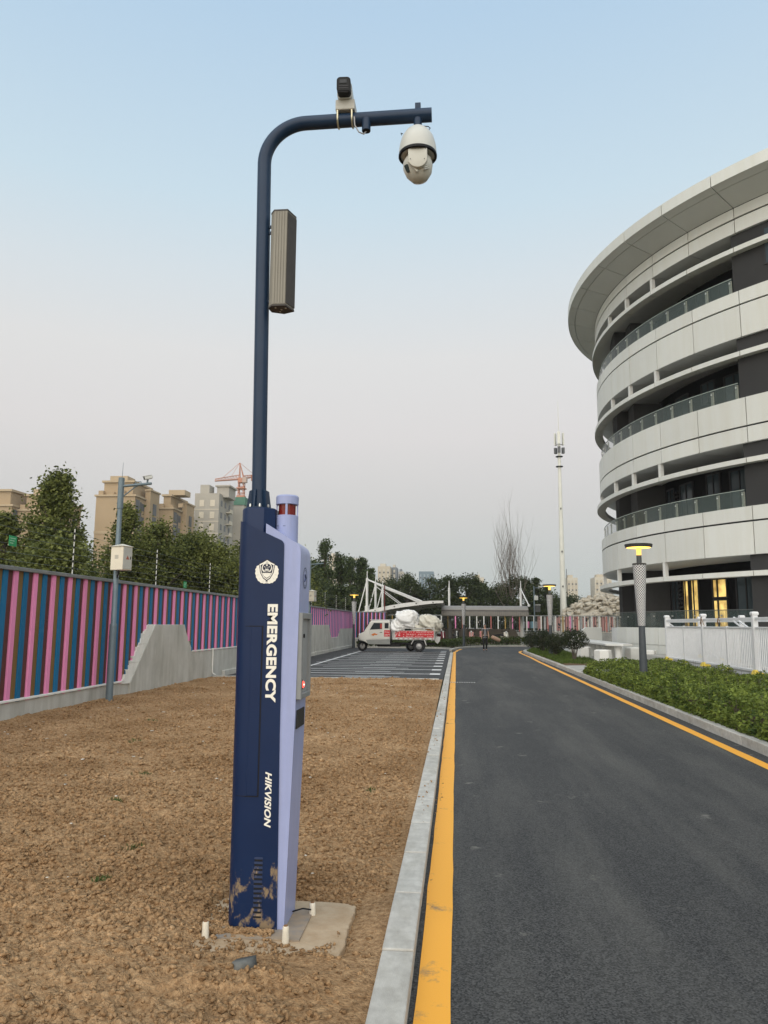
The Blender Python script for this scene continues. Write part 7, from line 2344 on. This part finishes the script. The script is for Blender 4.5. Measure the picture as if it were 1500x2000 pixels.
# ------------------------------------------------------------------ far buildings, crane, tower mast, rubble
m_beige = pm('beige_stucco', (0.40, 0.30, 0.19), (0.355, 0.265, 0.165), scale=0.15, rough=0.85, coord='World')
m_beige2 = pm('beige_trim', (0.45, 0.355, 0.235), (0.40, 0.315, 0.21), scale=0.3, rough=0.85, coord='World')
m_fwin = pm('far_window', (0.06, 0.07, 0.08), (0.10, 0.11, 0.12), scale=0.5, rough=0.3, coord='World')
m_raw = pm('raw_concrete', (0.40, 0.375, 0.325), (0.34, 0.32, 0.28), scale=0.3, rough=0.9, coord='World')
m_raww = pm('board_infill', (0.60, 0.55, 0.45), (0.54, 0.49, 0.40), scale=0.6, rough=0.9, coord='World')
m_net = pm('green_net', (0.10, 0.22, 0.16), (0.08, 0.18, 0.13), scale=0.5, rough=0.9, coord='World')


def win_mesh(w, h):
    return MB().box(0, 0.12, -w / 2, w / 2, -h / 2, h / 2).mesh('window', m_fwin)


def apartment(lb, blocks, cat='building'):
    """stepped slab seen from its blank end; its long face with bays looks to +x"""
    a = empty('apartment_block', (blocks[0][0], blocks[0][2], 0))
    tag(a, lb, cat)
    wm, wt = win_mesh(1.5, 1.6), win_mesh(2.0, 2.6)
    for (x0, x1, y0, y1, h) in blocks:
        MB().box(x0, x1, y0, y1, -1, h - 3.0).build('wall', m_beige, a)
        MB().box(x0 + 1.2, x1 - 1.0, y0 + 1.0, y1 - 0.4, h - 3.0, h).build('attic', m_beige, a)
        MB().box(x0 - 0.3, x1 + 0.35, y0 - 0.3, y1 + 0.1, h - 3.35, h - 2.95).build('cornice', m_beige2, a)
        MB().box(x0 + 0.8, x1 - 0.6, y0 + 0.6, y1 - 0.2, h - 0.1, h + 0.35).build('cornice', m_beige2, a)
        MB().box(x0 + 2, x0 + 6, y0 + 2, y0 + 6, h + 0.35, h + 1.6).build('stair_head', m_beige2, a)
        MB().box(x0 - 0.08, x1 + 0.1, y0 - 0.1, y1, h - 11.4, h - 11.0).build('string_course', m_beige2, a)
        # bay on the long side with its own flat hat
        yb0, yb1 = y1 - 6.0, y1 - 0.6
        MB().box(x1, x1 + 1.2, yb0, yb1, -1, h - 1.2).build('bay', m_beige, a)
        MB().box(x1 - 0.1, x1 + 1.45, yb0 - 0.25, yb1 + 0.2, h - 1.2, h - 0.85).build('bay_hat', m_beige2, a)
        nfl = int((h - 4) / 3.0)
        for f in range(nfl):
            z = h - 5.2 - f * 3.0
            if z < 8:
                break
            for yy, me, xo_ in ((y0 + 1.6, wt, x1), (y0 + 4.4, wm, x1), ((yb0 + yb1) / 2, wt, x1 + 1.2)):
                if yy < yb0 or me is wt:
                    o = put('window', me, a)
                    o.location = (xo_ - 0.04, min(yy, y1 - 1.5), z)
        MB().box(x1 - 0.02, x1 + 0.10, y0 + 2.9, y0 + 3.6, 6, h - 4.2).build('stair_glazing', m_fwin, a)
        for q_ in range(1, 4):
            MB().box(x0 - 0.05, x1 + 0.06, y0 - 0.07, y1 - 6.2, h - 5.6 - 6.0 * q_, h - 5.4 - 6.0 * q_).build('string_course', m_beige2, a)
        for q_ in range(3):
            MB().box(x0 + 0.4 + 2.4 * q_, x0 + 1.5 + 2.4 * q_, y0 + 0.1, y0 + 1.0, h - 2.95, h - 2.0 - 0.3 * (q_ % 2)).build('parapet_block', m_beige, a)
        # thin pilasters on the blank end wall
        for xx in (x0 + 2.5, (x0 + x1) / 2 + 0.6):
            MB().box(xx, xx + 0.25, y0 - 0.06, y0, 8, h - 11.4).build('pilaster', m_beige2, a)
    return a


apartment('beige apartment block at the frame edge behind the tallest plane tree', [(-112, -90.0, 148, 160, 28.3), (-89.9, -83.2, 150, 162, 27.6)])
apartment('stepped beige apartment block behind the camera pole', [(-78.0, -69.2, 160, 171.5, 32.2), (-70.2, -66.2, 175, 187, 31.6), (-67.8, -63.5, 190.5, 202, 30.6), (-65.6, -61.8, 206, 217, 29.8)])

# unfinished concrete tower
ut = empty('unfinished_tower', (-62, 190, 0))
tag(ut, 'grey unfinished concrete tower with pale boarded windows beside the crane', 'building')
MB().box(-66.2, -59.8, 190, 203, -1, 34.6).build('wall', m_raw, ut)
MB().box(-65.2, -62.8, 191, 195, 34.6, 37.0).build('stair_head', m_raw, ut)
MB().box(-61.4, -58.2, 193, 199, 34.0, 36.8).build('lift_head', m_raw, ut)
MB().box(-61.8, -57.8, 192.6, 199.4, 36.8, 37.2).build('cornice', m_raw, ut)
bw_ = MB().box(-0.6, 0.6, -0.08, 0.0, -0.85, 0.85).mesh('boarded_window', m_raww)
for f in range(9):
    for xx in (-64.2, -62.6 + 1.2):
        o = put('boarded_window', bw_, ut)
        o.location = (xx - 0.1, 190.0, 32.0 - 3.1 * f)
    MB().box(-66.25, -59.75, 189.95, 190.0, 30.3 - 3.1 * f, 30.5 - 3.1 * f).build('slab_edge', m_raww, ut)
    for yy in (192.2, 195.6, 199.2):
        o = put('window', win_mesh(1.3, 1.5), ut)
        o.location = (-59.85, yy, 32.2 - 3.1 * f)
    MB().box(-59.8, -58.6, 196.2, 198.6, 30.3 - 3.1 * f, 30.55 - 3.1 * f).build('balcony', m_raww, ut)
    MB().box(-58.75, -58.6, 196.2, 198.6, 30.55 - 3.1 * f, 31.3 - 3.1 * f).build('balcony_front', m_raww, ut)
un = empty('unfinished_tower', (-60, 208, 0))
tag(un, 'rear half of the unfinished tower with green safety netting on top', 'building')
MB().box(-62.5, -57.6, 206, 218, -1, 34.0).build('wall', m_raw, un)
MB().box(-62.7, -57.4, 205.8, 218.2, 34.0, 36.2).build('safety_net', m_net, un)
for f in range(9):
    for yy in (208.0, 212, 215.6):
        o = put('window', win_mesh(1.4, 1.6), un)
        o.location = (-57.65, yy, 32.2 - 3.1 * f)

# tower crane
cr = empty('tower_crane', (-61, 212, 0))
tag(cr, 'orange tower crane with short raised jib over the unfinished tower', 'crane')
m_cr = pm('crane_orange', (0.50, 0.24, 0.16), (0.45, 0.21, 0.14), scale=0.6, rough=0.6, coord='World')
cx_, cy_ = -59.75, 210.0
mst = MB()
for sx in (-0.75, 0.75):
    for sy in (-0.75, 0.75):
        mst.tube([(cx_ + sx, cy_ + sy, 0), (cx_ + sx, cy_ + sy, 41.5)], 0.14, 5)
for k in range(22):
    z = 1.9 * k
    for (a0, a1) in (((-0.75, -0.75), (0.75, -0.75)), ((0.75, -0.75), (0.75, 0.75)), ((0.75, 0.75), (-0.75, 0.75)), ((-0.75, 0.75), (-0.75, -0.75))):
        mst.tube([(cx_ + a0[0], cy_ + a0[1], z), (cx_ + a1[0], cy_ + a1[1], z + 1.9)], 0.08, 4)
        mst.tube([(cx_ + a0[0], cy_ + a0[1], z), (cx_ + a1[0], cy_ + a1[1], z)], 0.08, 4)
mst.build('mast', m_cr, cr)
MB().box(cx_ - 1.1, cx_ + 1.1, cy_ - 1.1, cy_ + 1.1, 36.6, 37.2).build('collar_frame', m_cr, cr)
MB().box(cx_ - 1.2, cx_ + 1.2, cy_ - 1.2, cy_ + 1.2, 39.2, 39.5).build('platform', m_cr, cr)
MB().box(cx_ - 0.9, cx_ + 0.9, cy_ - 0.9, cy_ + 0.9, 41.0, 42.3).build('slewing_ring', m_cr, cr)
MB().box(cx_ + 0.6, cx_ + 1.8, cy_ - 1.6, cy_ - 0.4, 40.8, 42.4).build('cab', pm('crane_cab', (0.45, 0.35, 0.3), rough=0.5), cr)
top_ = (cx_ - 0.7, cy_, 46.8)
apx = MB()
for sx in (-0.6, 0.6):
    for sy in (-0.6, 0.6):
        apx.tube([(cx_ + sx, cy_ + sy, 42.2), top_], 0.12, 5)
apx.build('apex', m_cr, cr)
def truss(a, c_, w_2, h_, nseg, nm):
    mb = MB()
    a, c_ = Vector(a), Vector(c_)
    d = (c_ - a)
    up_, sd = Vector((0, 0, h_)), Vector((0, w_2 / 2, 0))
    for o_ in (up_, sd, -sd):
        mb.tube([tuple(a + o_), tuple(c_ + o_ * 0.45)], 0.11, 4)
    for k in range(nseg):
        t0, t1, tm = k / nseg, (k + 1) / nseg, (k + 0.5) / nseg
        for s_ in (sd, -sd):
            mb.tube([tuple(a + d * t0 + s_ * (1 - 0.5 * t0)), tuple(a + d * tm + up_ * (1 - 0.5 * tm)), tuple(a + d * t1 + s_ * (1 - 0.5 * t1))], 0.06, 4)
    mb.build(nm, m_cr, cr)
truss((cx_ - 0.5, cy_, 42.0), (-65.9, cy_ - 5, 40.6), 1.2, 1.3, 9, 'jib')
truss((cx_ + 0.5, cy_, 42.0), (-57.3, cy_ + 4, 43.6), 1.4, 1.0, 4, 'counter_jib')
MB().box(-57.9, -57.1, cy_ + 3.0, cy_ + 5.0, 42.2, 43.9).build('counterweight', m_cr, cr)
MB().tube([top_, (-64.0, cy_ - 3.5, 42.0)], 0.06, 4).build('tie_rod', m_cr, cr)
MB().tube([top_, (-62.2, cy_ - 2, 42.5)], 0.05, 4).build('tie_rod', m_cr, cr)
MB().tube([top_, (-57.4, cy_ + 3.6, 44.2)], 0.06, 4).build('tie_rod', m_cr, cr)

# far towers on the skyline
def far_tower(lb, x0, x1, y, h, m1, m2, cols, fl=3.2, depth=14, crown=True, rows=None):
    t_ = empty('far_tower', ((x0 + x1) / 2, y, 0))
    tag(t_, lb, 'building', 'towers on the skyline')
    MB().box(x0, x1, y, y + depth, -1, h).build('wall', m1, t_)
    if crown:
        MB().box(x0 + (x1 - x0) * 0.15, x0 + (x1 - x0) * 0.6, y + 2, y + 8, h, h + 1.6).build('roof_house', m2, t_)
    w_2 = (x1 - x0) / cols
    for c_ in range(cols):
        xx = x0 + w_2 * (c_ + 0.3)
        MB().box(xx, xx + w_2 * 0.4, y - 0.25, y, 5, h - 1.5).build('window_bay', m2, t_)
        for f in range(rows if rows is not None else int((h - 16) / fl)):
            z = h - 3.0 - f * fl
            MB().box(xx + w_2 * 0.03, xx + w_2 * 0.37, y - 0.35, y - 0.25, z - 0.9, z).build('window', m_fwin, t_)
    return t_


m_t1 = pm('tower_cream', (0.50, 0.44, 0.34), rough=0.85)
m_t2 = pm('tower_cream_pale', (0.55, 0.51, 0.43), rough=0.85)
m_t3 = pm('tower_slate', (0.20, 0.22, 0.235), rough=0.7)
m_t4 = pm('tower_glass', (0.16, 0.22, 0.26), (0.13, 0.18, 0.22), scale=0.1, rough=0.25, coord='World')
m_t5 = pm('tower_glass_line', (0.26, 0.32, 0.36), rough=0.4)
far_tower('cream skyline tower nearest the shelter mast', -41.4, -34.6, 420, 33.0, m_t1, m_t2, 3)
far_tower('slate topped skyline tower just past the cream tower', -34.4, -31.8, 430, 33.2, m_t3, m_t2, 1)
far_tower('slate edged skyline tower, third in the cream row', -31.4, -28.6, 440, 31.5, m_t2, m_t3, 2)
far_tower('lowest slate edged tower ending the cream row', -28.3, -25.4, 450, 30.6, m_t2, m_t3, 2)
far_tower('blue grey glass office tower on the skyline', -18.9, -10.8, 420, 30.2, m_t4, m_t5, 4, crown=False)
far_tower('low glass annex beside the glass office tower', -10.7, -8.4, 424, 26.0, m_t4, m_t5, 1, crown=False)
far_tower('narrow cream tower between the lamp and the bare tree', 10.8, 16.4, 420, 27.0, m_t2, m_t1, 3)
far_tower('cream tower behind the poplar clump', -65.2, -61, 400, 37.0, m_t1, m_t2, 2)
far_tower('grey tower rising behind the poplars', -56, -49, 420, 36.0, m_t3, m_t2, 3)
far_tower('pale low tower seen beside the emergency column', -79.4, -70.5, 420, 33.5, m_t2, m_t3, 3)
far_tower('pale tower beside the tall tower mast', 60.6, 66.2, 420, 26.9, m_t2, m_t1, 3)
far_tower('pale tower half hidden by the round building', 75.2, 84, 420, 27.2, m_t2, m_t1, 4)
far_tower('small pale block above the trees by the bare tree', 40.5, 44.5, 430, 24.5, m_t2, m_t3, 2)

# tall white telecom mast
tm_ = empty('telecom_mast', (12.5, 90, 0))
tag(tm_, 'tall slim white telecom mast with antennas beside the round building', 'mast')
tx, ty = 12.5, 90.0
m_tm = pm('mast_white', (0.70, 0.70, 0.64), (0.62, 0.62, 0.56), scale=0.8, rough=0.5, coord='World')
MB().tube([(tx, ty, -0.1), (tx, ty, 7.0), (tx - 0.02, ty, 14.0), (tx - 0.03, ty, 21.2)], [0.42, 0.31, 0.23, 0.17], 18).build('shaft', m_tm, tm_, smooth=True)
MB().tube([(tx - 0.03, ty, 21.2), (tx - 0.03, ty, 24.2)], 0.16, 10).build('top_tube', m_tm, tm_)
MB().tube([(tx - 0.03, ty, 24.2), (tx - 0.02, ty, 28.0)], [0.05, 0.02], 6).build('lightning_rod', m_tm, tm_)
for z in (20.0, 21.2):
    MB().lathe([(0.42, z), (0.42, z + 0.08)], (tx - 0.03, ty, 0), 16).build('collar_ring', m_dark, tm_)
for a in (20, 140, 260):
    c_, s_ = math.cos(R(a)), math.sin(R(a))
    MB().cbox((tx + 0.52 * c_, ty + 0.52 * s_, 23.4), (0.16, 0.34, 1.5), R(a)).build('antenna', m_tm, tm_, bevel=0.03, seg=1)
    MB().cbox((tx + 0.5 * c_, ty + 0.5 * s_, 22.0), (0.26, 0.34, 0.7), R(a)).build('radio_unit', pm('radio_grey', (0.12, 0.125, 0.13), rough=0.5), tm_)
    MB().tube([(tx, ty, 22.7), (tx + 0.52 * c_, ty + 0.52 * s_, 22.7)], 0.04, 6).build('bracket', m_dark, tm_)
for z in (6, 10.0, 15):
    MB().cbox((tx - 0.05, ty - 0.40, z), (0.12, 0.1, 0.2)).build('step_hatch', m_dark, tm_)
MB().tube([(tx + 0.55, ty - 0.2, 0), (tx + 0.42, ty - 0.2, 8)], 0.03, 5).build('cable', m_dark, tm_)

# rubble heap beyond the back fence
rp_ = empty('rubble_heap', (15, 85, 0))
tag(rp_, 'heap of pale broken concrete lumps beyond the back fence', 'rubble')
m_rub = pm('broken_concrete', (0.50, 0.45, 0.36), (0.37, 0.33, 0.265), scale=1.5, rough=0.95, coord='World', var=0.12, bump=0.4, dist=0.04)
def heap_h(x, y):
    return 5.0 * max(0.0, 1 - (abs(x - 16.2) / 6.6) ** 1.5 * (1.0 if x < 16.2 else 0.8)) ** 0.8 * max(0.0, 1 - ((y - 87) / 6.5) ** 2) ** 0.6
nx, ny = 30, 22
V, F = [], []
for j in range(ny + 1):
    for i in range(nx + 1):
        x_, y_ = 9.5 + 14 * i / nx, 80.5 + 13 * j / ny
        V.append((x_, y_, heap_h(x_, y_) - 0.25))
for j in range(ny):
    for i in range(nx):
        F.append((j * (nx + 1) + i, j * (nx + 1) + i + 1, (j + 1) * (nx + 1) + i + 1, (j + 1) * (nx + 1) + i))
put('heap_core', np_mesh('heap_core', V, F, m_rub), rp_)
rocks = []
for k in range(7):
    V_, F_ = lumps(1, np.array([0.0]), np.array([0.0]), np.array([0.45]), zf=lambda a, b2: np.zeros(1), flat=0.75)
    me = np_mesh('rock', V_ - [0, 0, 0.07], F_, m_rub)
    rocks.append(me)
rk = random.Random(9)
cnt = 0
while cnt < 300:
    x_, y_ = rk.uniform(10.0, 22.5), rk.uniform(80.6, 88)
    h_ = heap_h(x_, y_)
    if h_ < 2.0:
        if rk.random() > 0.12:
            continue
    lput('rock', rocks[cnt % 7], rp_, (x_ - 15, y_ - 85, h_ - 0.02), (rk.uniform(-0.5, 0.5), rk.uniform(-0.5, 0.5), rk.uniform(0, 6.28)), (rk.uniform(0.45, 1.15), rk.uniform(0.4, 0.8), rk.uniform(0.4, 0.85)))
    cnt += 1

# ------------------------------------------------------------------ dusk haze: one box of thin air round everything
m_haze = bpy.data.materials.new('haze')
m_haze.use_nodes = True
n, l = nodes_of(m_haze)
n.remove(n['Principled BSDF'])
pv_ = n.new('ShaderNodeVolumePrincipled')
pv_.inputs['Color'].default_value = (0.86, 0.87, 0.88, 1)
pv_.inputs['Density'].default_value = 0.0003
l.new(pv_.outputs[0], n['Material Output'].inputs['Volume'])
hz = MB().box(-260, 260, -60, 520, -1.14, 52).build('haze', m_haze)
tag(hz, 'thin pale dusk haze over the whole site', None, kind='stuff')
